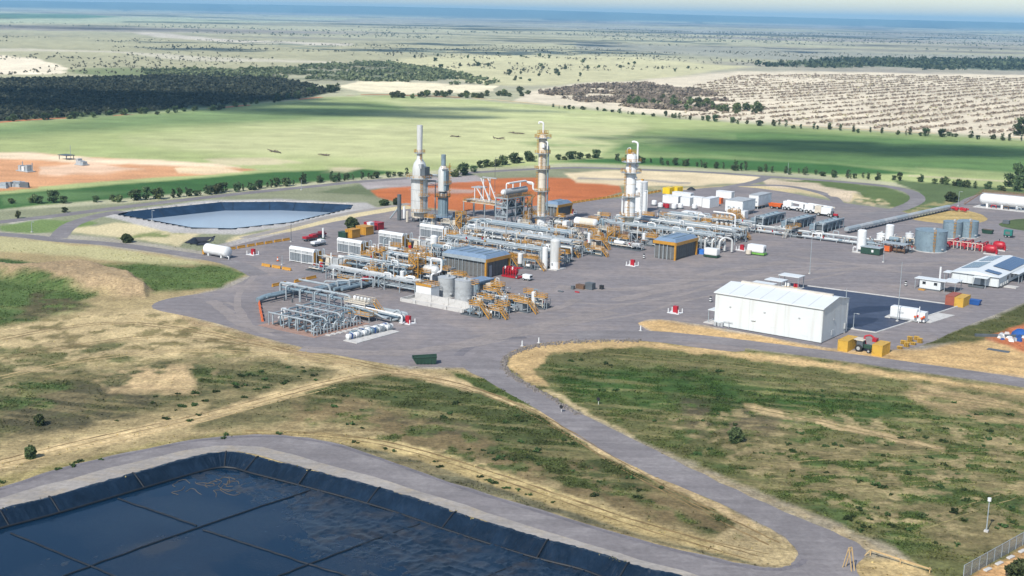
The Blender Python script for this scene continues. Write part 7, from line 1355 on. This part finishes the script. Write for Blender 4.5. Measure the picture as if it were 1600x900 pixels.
g0, g1 = G(1322, 365), G(1482, 329); T = thing('pipe_conveyor', 'long grey covered pipe run climbing to the red valve train', 'pipe run', g0, None, math.atan2((g1-g0).y, (g1-g0).x)); L = (g1-g0).length
for k in range(9): mb = MB(); mb.prism([(-.9, 1.0), (.9, 1.0), (.9, 1.8), (.5, 2.3), (-.5, 2.3), (-.9, 1.8)], L*k/9+.12, L*(k+1)/9-.12, 'yz'); mb.build('cover_section', grey if k % 2 else galv, T)
posts(T, 'trestle', [(L*(k+.5)/16, s*.6) for k in range(16) for s in (-1, 1)], 1.05, .25, dgrey)
T = thing('gas_bullet', 'long white gas bullet on legs with ochre walkway at the right edge', 'tank', PG(*XY(1536, 323))); hdrum(T, 'shell', 0, 0, 3.4, 2.3, 26, white, 'x', 24, .7)
for x in (2, 8, 14, 20): box(T, 'leg', x, 0, .1, .8, 3.2, 2.2, white)
box(T, 'walkway', 8, 1.0, 5.8, 18, 1.6, .15, galv); rail(T, [(-1, .3), (17, .3), (17, 1.8), (-1, 1.8)], 5.9, brown); stair(T, (-1, 1.0, 5.9), (-8, 1.0, .2), 1.0, brown); box(T, 'slab', 12, 0, .006, 30, 9, .15, conc); [pipe(T, [(4+5*k, -2.5, .3), (4+5*k, -2.5, 1.4), (6+5*k, -2.5, 1.4), (6+5*k, -2.5, .3)], .2, (red, rustm, galv)[k % 3]) for k in range(4)]
T = thing('small_skip', 'dark green skip in the far right yard', 'skip', PG(*XY(1543, 365))); mb = MB(); mb.add([(-1.6, -.9, .1), (1.6, -.9, .1), (1.6, .9, .1), (-1.6, .9, .1), (-2, -1.1, 1.5), (2, -1.1, 1.5), (2, 1.1, 1.5), (-2, 1.1, 1.5)], [(3, 2, 1, 0), (0, 1, 5, 4), (1, 2, 6, 5), (2, 3, 7, 6), (3, 0, 4, 7)]); mb.build('body', green, T); box(T, 'load', 0, 0, 1.0, 3.2, 1.7, .5, rustm)
T = thing('generator_trailer', 'teal generator box on a trailer in the far right yard', 'generator', PG(*XY(1575, 371))); box(T, 'canopy', 0, 0, .8, 2.8, 1.8, 2.0, teal, bev=.08); box(T, 'chassis', .4, 0, .5, 3.8, 1.4, .25, black); wheel(T, -.6, -.9, .45, .3); wheel(T, .6, -.9, .45, .3); box(T, 'louvre', 0, -.92, 1.2, 1.6, .05, 1.0, mesh_d)
T = thing('pit_skip', 'small dark tank at the verge beyond the teal generator', 'tank', PG(*XY(1572, 350))); box(T, 'body', 0, 0, .1, 2.4, 1.6, 1.4, dgrey, bev=.1)
# ------------------------------------------------------------------ left yard
T = thing('white_bullet_tank', 'white horizontal tank beside the left road', 'tank', PG(*XY(323, 398))); hdrum(T, 'shell', .3, 0, 2.0, 1.65, 9.4, white, 'x', 22, .3); [box(T, 'saddle', x, 0, .1, .5, 2.4, 1.0, white) for x in (2, 7.8)]; box(T, 'valve_box', -.6, -.5, .2, .8, .8, 1.4, yel); pipe(T, [(10, -.6, .8), (11, -.9, .8), (11, -.9, .1)], .14, white)
def brow(pts, m_, label, group, L=2.2, rotadd=0.0):
    g0, g1 = G(*pts[0]), G(*pts[-1]); a = math.atan2((g1-g0).y, (g1-g0).x)
    for p in pts: barrier(label, p[0], p[1], m_, a+rotadd, group, L)
brow([(362, 390), (377, 387.5), (392, 385), (406, 382.5), (420, 380.5), (434, 378), (447, 376)], yel, 'yellow road barrier in the row right of the white horizontal tank', 'barriers right of the white horizontal tank', 3.0)
brow([(416, 416.5), (432, 419), (448, 422)], yel, 'yellow road barrier in the row of three before the nearest compressor package', 'three barriers before the packages', 3.4)
brow([(431, 447), (441, 445)], yel, 'yellow barrier touching the white shelter at the manifold', 'barriers by the white shelter', 2.6); brow([(468, 440), (486, 436)], yel, 'yellow barrier in the angled pair between manifold and packages', 'angled pair of barriers', 4.0)
brow([(405.5, 476), (406.5, 482), (407.5, 488), (409, 494), (410, 500)], orange, 'orange barrier in the end-on row left of the manifold', 'end-on barriers left of the manifold', 3.4)
brow([(884+i*6.6, 319.5-i*1.0) for i in range(14)], yel, 'yellow barrier in the long row below the orange pad', 'barriers below the orange pad', 2.2); brow([(1012+i*6, 303-i*1.1) for i in range(4)], yel, 'yellow barrier in the short row left of the yellow bins', 'barriers by the yellow bins', 2.4)
for (px, py, m_, LX, LY, h, lab) in ((551, 371, yel, 3.2, 4, 2.8, 'left ochre bin behind the second compressor package'), (570, 366, yel, 4.6, 4, 2.8, 'right ochre bin behind the second compressor package'), (588, 358, red, 4.2, 3.4, 2.4, 'bright red container left of the heaters'), (574, 355, red, 1.6, 2, 1.8, 'small red box beside the bright red container'), (579, 361, white, 1.6, 2, 3.0, 'upright white box left of the bright red container'), (538, 371, green, 3.4, 2.4, 1.8, 'dark green bin left of the ochre bins')):
    T = thing('storage_bin', lab, 'bin', PG(*XY(px, py))); box(T, 'body', 0, 0, .1, LX, LY, h, m_, bev=.05); box(T, 'rim', 0, 0, h, LX+.16, LY+.16, .14, m_); [box(T, 'rib', -LX/2+LX*(k+.5)/3, -LY/2-.05, .15, .16, .1, h-.2, m_) for k in range(3)]
for (px, py, m_, lab) in ((484, 376, red, 'left red utility truck behind the nearest compressor package'), (498, 371, mat('maroon_paint', lin(140, 44, 52, .7), .45), 'maroon utility truck right of the red one'), (497, 384, white, 'white utility with green stripe in front of the red trucks')):
    T = thing('utility_truck', lab, 'truck', PG(*XY(px, py)), None, AX+math.pi/2); box(T, 'chassis', 0, 0, .5, 5.2, 1.8, .4, dgrey); box(T, 'cab', 1.3, 0, .8, 1.9, 1.8, 1.2, m_, bev=.2); box(T, 'bonnet', 2.5, 0, .8, 1.0, 1.7, .55, m_, bev=.12); box(T, 'tray', -1.2, 0, .9, 2.6, 1.9, .7, m_, bev=.06); box(T, 'windscreen', 2.0, 0, 1.45, .35, 1.5, .45, glass_d)
    [wheel(T, x, y, .42, .28) for x in (-1.5, 1.8) for y in (-.85, .85)]
T = thing('vent_stack', 'white standing pipe behind the utility trucks', 'pipe', PG(*XY(505, 373))); cylz(T, 'pipe', 0, 0, 0, .35, 3.6, white, n=10); cylz(T, 'base', 0, 0, 0, .7, .4, green, n=10)
T = thing('green_skip', 'dark green open skip at the lower edge of the gravel pad', 'skip', PG(*XY(663, 568)), None, 0.1); L = 5.2; mb = MB(); mb.add([(-L/2+.8, -.9, .15), (L/2-.1, -.9, .15), (L/2-.1, .9, .15), (-L/2+.8, .9, .15), (-L/2, -1.05, 1.5), (L/2+.1, -1.05, 1.8), (L/2+.1, 1.05, 1.8), (-L/2, 1.05, 1.5)], [(3, 2, 1, 0), (0, 1, 5, 4), (1, 2, 6, 5), (2, 3, 7, 6), (3, 0, 4, 7)]); mb.build('body', green, T); [box(T, 'rib', -1.6+.75*k, -1.02, .2, .14, .16, 1.4, green) for k in range(6)]; mb = MB(); mb.bar((-L/2, -1.1, 1.52), (L/2+.1, -1.1, 1.82), .14); mb.bar((-L/2, 1.1, 1.52), (L/2+.1, 1.1, 1.82), .14); mb.bar((-L/2, -1.1, 1.52), (-L/2, 1.1, 1.52), .14); mb.build('rim', green, T)
T = thing('traffic_cone', 'small orange and white cone left of the nearest compressor package', 'cone', (434, 408)); box(T, 'base', 0, 0, 0, .9, .9, .1, black); mb = MB(); mb.lathe([(.38, .1), (.28, .5)], n=12); mb.build('lower_cone', orange, T); mb = MB(); mb.lathe([(.28, .5), (.2, .85)], n=12); mb.build('white_band', white, T); mb = MB(); mb.lathe([(.2, .85), (.08, 1.4)], n=12); mb.build('upper_cone', orange, T)
# hydrants, bollards, lamp posts
for (px, py, lab) in ((395, 398, 'red hydrant box on a white slab beyond the barriers at the left'), (988, 415, 'red hydrant box on a white slab in the middle of the yard'), (1055, 489, 'red hydrant box on a white slab left of the white shed'), (637, 505, 'red and white hydrant on its slab right of the pipe bank'), (893, 334, 'small dark red hydrant beside the blue-roofed cooler house'), (1159, 391, 'red hydrant pair beside the white tank trailer')):
    T = thing('hydrant_station', lab, 'hydrant', PG(*XY(px, py))); box(T, 'slab', 0, 0, .005, 3.4, 2.6, .15, white); box(T, 'hose_box', 0, .2, .15, 1.2, .9, 1.7, red, bev=.06); [cylz(T, 'bollard', a*1.5, b_*1.0, .1, .13, 1.1, white, n=8) for a in (-1, 1) for b_ in (-1, 1)]; cylz(T, 'hydrant', .9, -.7, .15, .18, .9, red, n=8)
for (px, py, lab) in ((1110, 472, 'black and white striped bollard left of the white shed'), (1415, 447, 'black and white striped bollard left of the small cabin'), (1006, 404, 'black and white striped bollard left of the blue-roofed cooler house')):
    T = thing('striped_bollard', lab, 'bollard', PG(*XY(px, py))); [cylz(T, 'band', 0, 0, .3*k, .32, .3, black if k % 2 == 0 else white, n=10) for k in range(5)]
def lamp(label, b, t, head=True, m_=galv, group=None):
    T = thing('lamp_post', label, 'lamp post', (b[0], b[1])); h = (b[1]-t[1])*mpp(*b)*1.04; cylz(T, 'pole', 0, 0, 0, .11, h, m_, .07, n=8); box(T, 'footing', 0, 0, .01, .6, .6, .3, conc)
    if head: mb = MB(); mb.bar((-.1, 0, h), (1.2, 0, h+.1), .08); mb.build('arm', m_, T); box(T, 'lamp_head', 1.0, 0, h-.02, .7, .3, .14, grey)
lamp('tall slim mast on the dark lined square', (1402, 502), (1410, 411), False); lamp('thin lamp post in the yard above the white shed', (1265, 428), (1269, 372)); lamp('pole at the right corner of the white shed', (1318, 520), (1322, 452), False); lamp('short lamp post in front of the lined square', (1333, 514), (1337, 490)); lamp('dark lamp post behind the first barriers', (455, 378), (455, 351), True, dgrey); lamp('white short post near the three barriers', (441, 414), (442, 399), False); lamp('grey lamp post in the lower right paddock', (1541, 831), (1548, 782), False); lamp('left lamp post beside the left road', (50, 363), (50, 347)); lamp('lamp post on the bank of the storage pond', (238, 345), (237, 329)); lamp('tall post on the far bank road left of the orange pad', (471, 297), (471, 281), False); lamp('tall post behind the frame on the orange pad', (773, 301), (772, 248), True, dgrey); lamp('post beside the perimeter road right of the orange pad', (1231, 272), (1231, 255), False); lamp('post near the red valve train', (1497, 322), (1497, 300)); lamp('lamp post in the yard above the cabin', (1380, 410), (1379, 388), False)
T = tag(bpy.data.objects.new('camera_mast_head', None), 'white camera head on top of the lower right post', 'camera'); COL.objects.link(T); p_ = G(1541, 831); T.location = (p_.x, p_.y, (831-782)*mpp(1541, 831)*1.04); cylz(T, 'head', 0, 0, 0, .28, .5, white, n=10)
# wellsite on the left orange pad
for (px, py, s, lab) in ((40, 268, 1.0, 'grey wellhead skid with twin posts on the left orange pad'), (104, 249, .8, 'dark grey shelter with mast on the left orange pad'), (128, 258, .7, 'low grey pipe skid right of the wellhead')):
    T = thing('wellsite_unit', lab, 'wellhead', (px, py)); 
    if 'shelter' in lab: box(T, 'roof', 0, 0, 2.0, 7, 5, .3, dgrey); posts(T, 'post', [(-3, -2), (3, -2), (3, 2), (-3, 2)], 2.0, .25, dgrey); posts(T, 'mast', [(2, 1)], 7, .16, galv)
    else: box(T, 'skid', 0, 0, .1, 9*s, 4, .4, grey); [box(T, 'unit', -3*s+2.6*s*k, 0, .5, 1.8, 2.4, 1.2+rng.random()*1.6, rng.choice((white, grey, galv))) for k in range(3)]; posts(T, 'mast', [(-3.6*s, 1), (3.8*s, 1)], 4.2 if s == 1 else 1.2, .3, galv)
for i in range(16): px = rng.uniform(0, 46); T = thing('stacked_pipe_bundle', 'pale bundle in the heap of materials at the left edge of the orange pad', 'bundle', (px, 292+rng.uniform(-2, 2)-px*.02), 'bundles at the left edge of the orange pad', rng.uniform(-.4, .6)); box(T, 'bundle', 0, 0, 0, rng.uniform(2.5, 5), rng.uniform(1, 2), rng.uniform(.8, 2.2), rng.choice((white, grey, galv, dgrey)), 0, .85)
# yard clutter
for (px, py, m_, sx, sy, h, lab) in ((895, 452, dgrey, .9, .9, 1.0, 'dark drum at the left of the clutter in the open yard'), (908, 451, rustm, 2.6, 1.8, 1.2, 'brown crate in the clutter in the open yard'), (922, 452, dgrey, 2.4, 1.8, 1.9, 'dark teal crate in the clutter in the open yard'), (940, 452, black, 1.0, .9, 1.2, 'black bin right of the clutter in the open yard'), (902, 457, red, 1.4, .5, .3, 'red bar lying before the clutter'), (876, 456, dgrey, 1.6, .7, .3, 'dark plank left of the clutter')): T = thing('yard_clutter', lab, 'crate', PG(*XY(px, py))); box(T, 'body', 0, 0, 0, sx, sy, h, m_, bev=.04); box(T, 'strap', 0, 0, h*.4, sx+.04, .1, .12, galv)
# road furniture in the foreground
for (px, py, lab) in ((877, 644, 'small black round sign on a stake beside the sloping road'), (935, 632, 'small dark marker in the grass right of the sloping road')): T = thing('road_marker', lab, 'marker', (px, py)); cylz(T, 'stake', 0, 0, 0, .05, 1.2, white, n=6); mb = MB(); mb.lathe([(.38, -.05), (.38, .05)], n=14, axis='y'); o = mb.build('disc', black, T); o.location = (0, -.08, 1.1)
for (px, py, lab) in ((816, 541, 'left white guide post on the road bend'), (842, 536, 'right white guide post on the road bend'), (1001, 517, 'white post at the tip of the sandy strip')): T = thing('guide_post', lab, 'post', (px, py)); box(T, 'post', 0, 0, 0, .22, .22, 1.3, white); box(T, 'base', 0, 0, 0, .7, .6, .14, conc)
T = thing('timber_trestle', 'pale timber trestle standing in the road near the bottom right', 'trestle', (1326, 889), None, .6); mb = MB(); [mb.bar((x, s*.8, 0), (x, 0, 3.2), .12) for x in (-.3, .3) for s in (-1, 1)]; mb.bar((-.3, 0, 3.2), (.3, 0, 3.2), .1); mb.build('frame', timber, T)
T = thing('timber_barrier', 'long pale timber barrier beside the road bend at bottom right', 'barrier', (1360, 868), None, R(-40)); mb = MB(); mb.bar((0, 0, .9), (9.0, 0, .6), .14, .2); mb.bar((0, 0, .9), (-.6, -.6, 0), .12); mb.build('rail', timber, T); posts(T, 'post', [(0, 0), (4.5, 0), (8.8, 0)], .85, .14, timber)
g0, g1 = G(1505, 905), G(1640, 828); T = thing('chain_fence', 'chain-link fence cutting the lower right corner', 'fence', g0, None, math.atan2((g1-g0).y, (g1-g0).x)); L = (g1-g0).length; mfz = bpy.data.materials.new('chain_mesh'); mfz.use_nodes = True; nt = mfz.node_tree; b = nt.nodes['Principled BSDF']; b.inputs['Base Color'].default_value = (.3, .31, .32, 1); b.inputs['Alpha'].default_value = .38
posts(T, 'fence_post', [(L*k/12, 0) for k in range(13)], 2.1, .1, galv)
for k in range(12): mb = MB(); mb.box(L*(k+.5)/12, 0, .05, L/12-.1, .012, 1.95); mb.build('mesh_panel', mfz, T)
mb = MB(); mb.bar((0, 0, 2.05), (L, 0, 2.05), .07); mb.build('top_rail', galv, T)
for k in range(4): T = thing('sandbag', 'pale sandbag along the foot of the fence at lower right', 'sandbag', (1535+k*18, 888-k*9.5), 'sandbags along the fence', R(40)); box(T, 'bag', 0, -.8, .01, 1.5, .6, .25, conc, bev=.1)
r_c = random.Random(17)
CLOUDS = [(250, 165, 340, 90), (120, 150, 300, 80), (1400, 235, 190, 45), (1180, 222, 120, 30), (660, 40, 700, 300), (980, 50, 900, 300), (1500, 60, 900, 250)]
CLOUDS += [(r_c.uniform(250, 1500), r_c.uniform(56, 84)+0.0215*0, r_c.uniform(90, 260), r_c.uniform(50, 130)) for k in range(18)]
CLOUDS += [(r_c.uniform(730, 1240), r_c.uniform(61, 74), r_c.uniform(40, 130), r_c.uniform(25, 80)) for k in range(14)]
HAZE = 7.5e-5
# ------------------------------------------------------------------ clouds (outside the picture; they shade and mirror in the ponds)
m_cloud = bpy.data.materials.new('cloud'); m_cloud.use_nodes = True; nt = m_cloud.node_tree; b = nt.nodes['Principled BSDF']
b.inputs['Base Color'].default_value = (.9, .9, .9, 1); b.inputs['Roughness'].default_value = 1; b.inputs['Specular IOR Level'].default_value = 0
tr = nd(nt, 'ShaderNodeBsdfTransparent'); ms = nd(nt, 'ShaderNodeMixShader'); ms.inputs[0].default_value = 0.45
tl = nd(nt, 'ShaderNodeBsdfTranslucent'); tl.inputs[0].default_value = (.95, .93, .92, 1); m2 = nd(nt, 'ShaderNodeMixShader'); m2.inputs[0].default_value = .6; nt.links.new(b.outputs[0], m2.inputs[1]); nt.links.new(tl.outputs[0], m2.inputs[2])
nt.links.new(tr.outputs[0], ms.inputs[1]); nt.links.new(m2.outputs[0], ms.inputs[2]); nt.links.new(ms.outputs[0], nt.nodes['Material Output'].inputs[0])
def cloud(px, py, rx, ry, alt=900, n=26, seed=0):
    r = random.Random(seed); g = G(px, py); c = Vector((g.x, g.y, 0))+SUND*(alt/SUND.z); bm = bmesh.new()
    for k in range(n):
        a = r.uniform(0, 6.28); q = math.sqrt(r.random())*0.8; s = (1-0.6*q)*r.uniform(.35, .6)
        M_ = Matrix.Translation((q*math.cos(a)*rx, q*math.sin(a)*ry, r.uniform(0, .10)*min(rx, ry)))@Matrix.Diagonal((s*rx*.62, s*ry*.62, s*min(rx, ry)*.42, 1))
        bmesh.ops.create_icosphere(bm, subdivisions=2, radius=1.0, matrix=M_)
    for v in bm.verts:
        if v.co.z < 0: v.co.z *= 0.25
        f = 1+0.12*math.sin(v.co.x*.05+k)*math.cos(v.co.y*.06); v.co.x *= f; v.co.y *= f
    me = bpy.data.meshes.new('cloud'); bm.to_mesh(me); bm.free(); me.materials.append(m_cloud)
    me.polygons.foreach_set('use_smooth', [True]*len(me.polygons))
    o = link('cloud', me, None, c); tag(o, kind='structure')
for i, a in enumerate(CLOUDS): cloud(*a, seed=i+3)
# ------------------------------------------------------------------ haze
mh = bpy.data.materials.new('haze'); mh.use_nodes = True; nt = mh.node_tree
for n in list(nt.nodes):
    if n.type != 'OUTPUT_MATERIAL': nt.nodes.remove(n)
pv = nd(nt, 'ShaderNodeVolumePrincipled'); pv.inputs['Color'].default_value = (.36, .70, 1.0, 1); pv.inputs['Density'].default_value = HAZE; pv.inputs['Anisotropy'].default_value = 0.0
nt.links.new(pv.outputs[0], nt.nodes['Material Output'].inputs['Volume'])
mb = MB(); mb.box(0, 14000, -8, 50000, 30400, 190); tag(mb.build('haze', mh), kind='stuff')
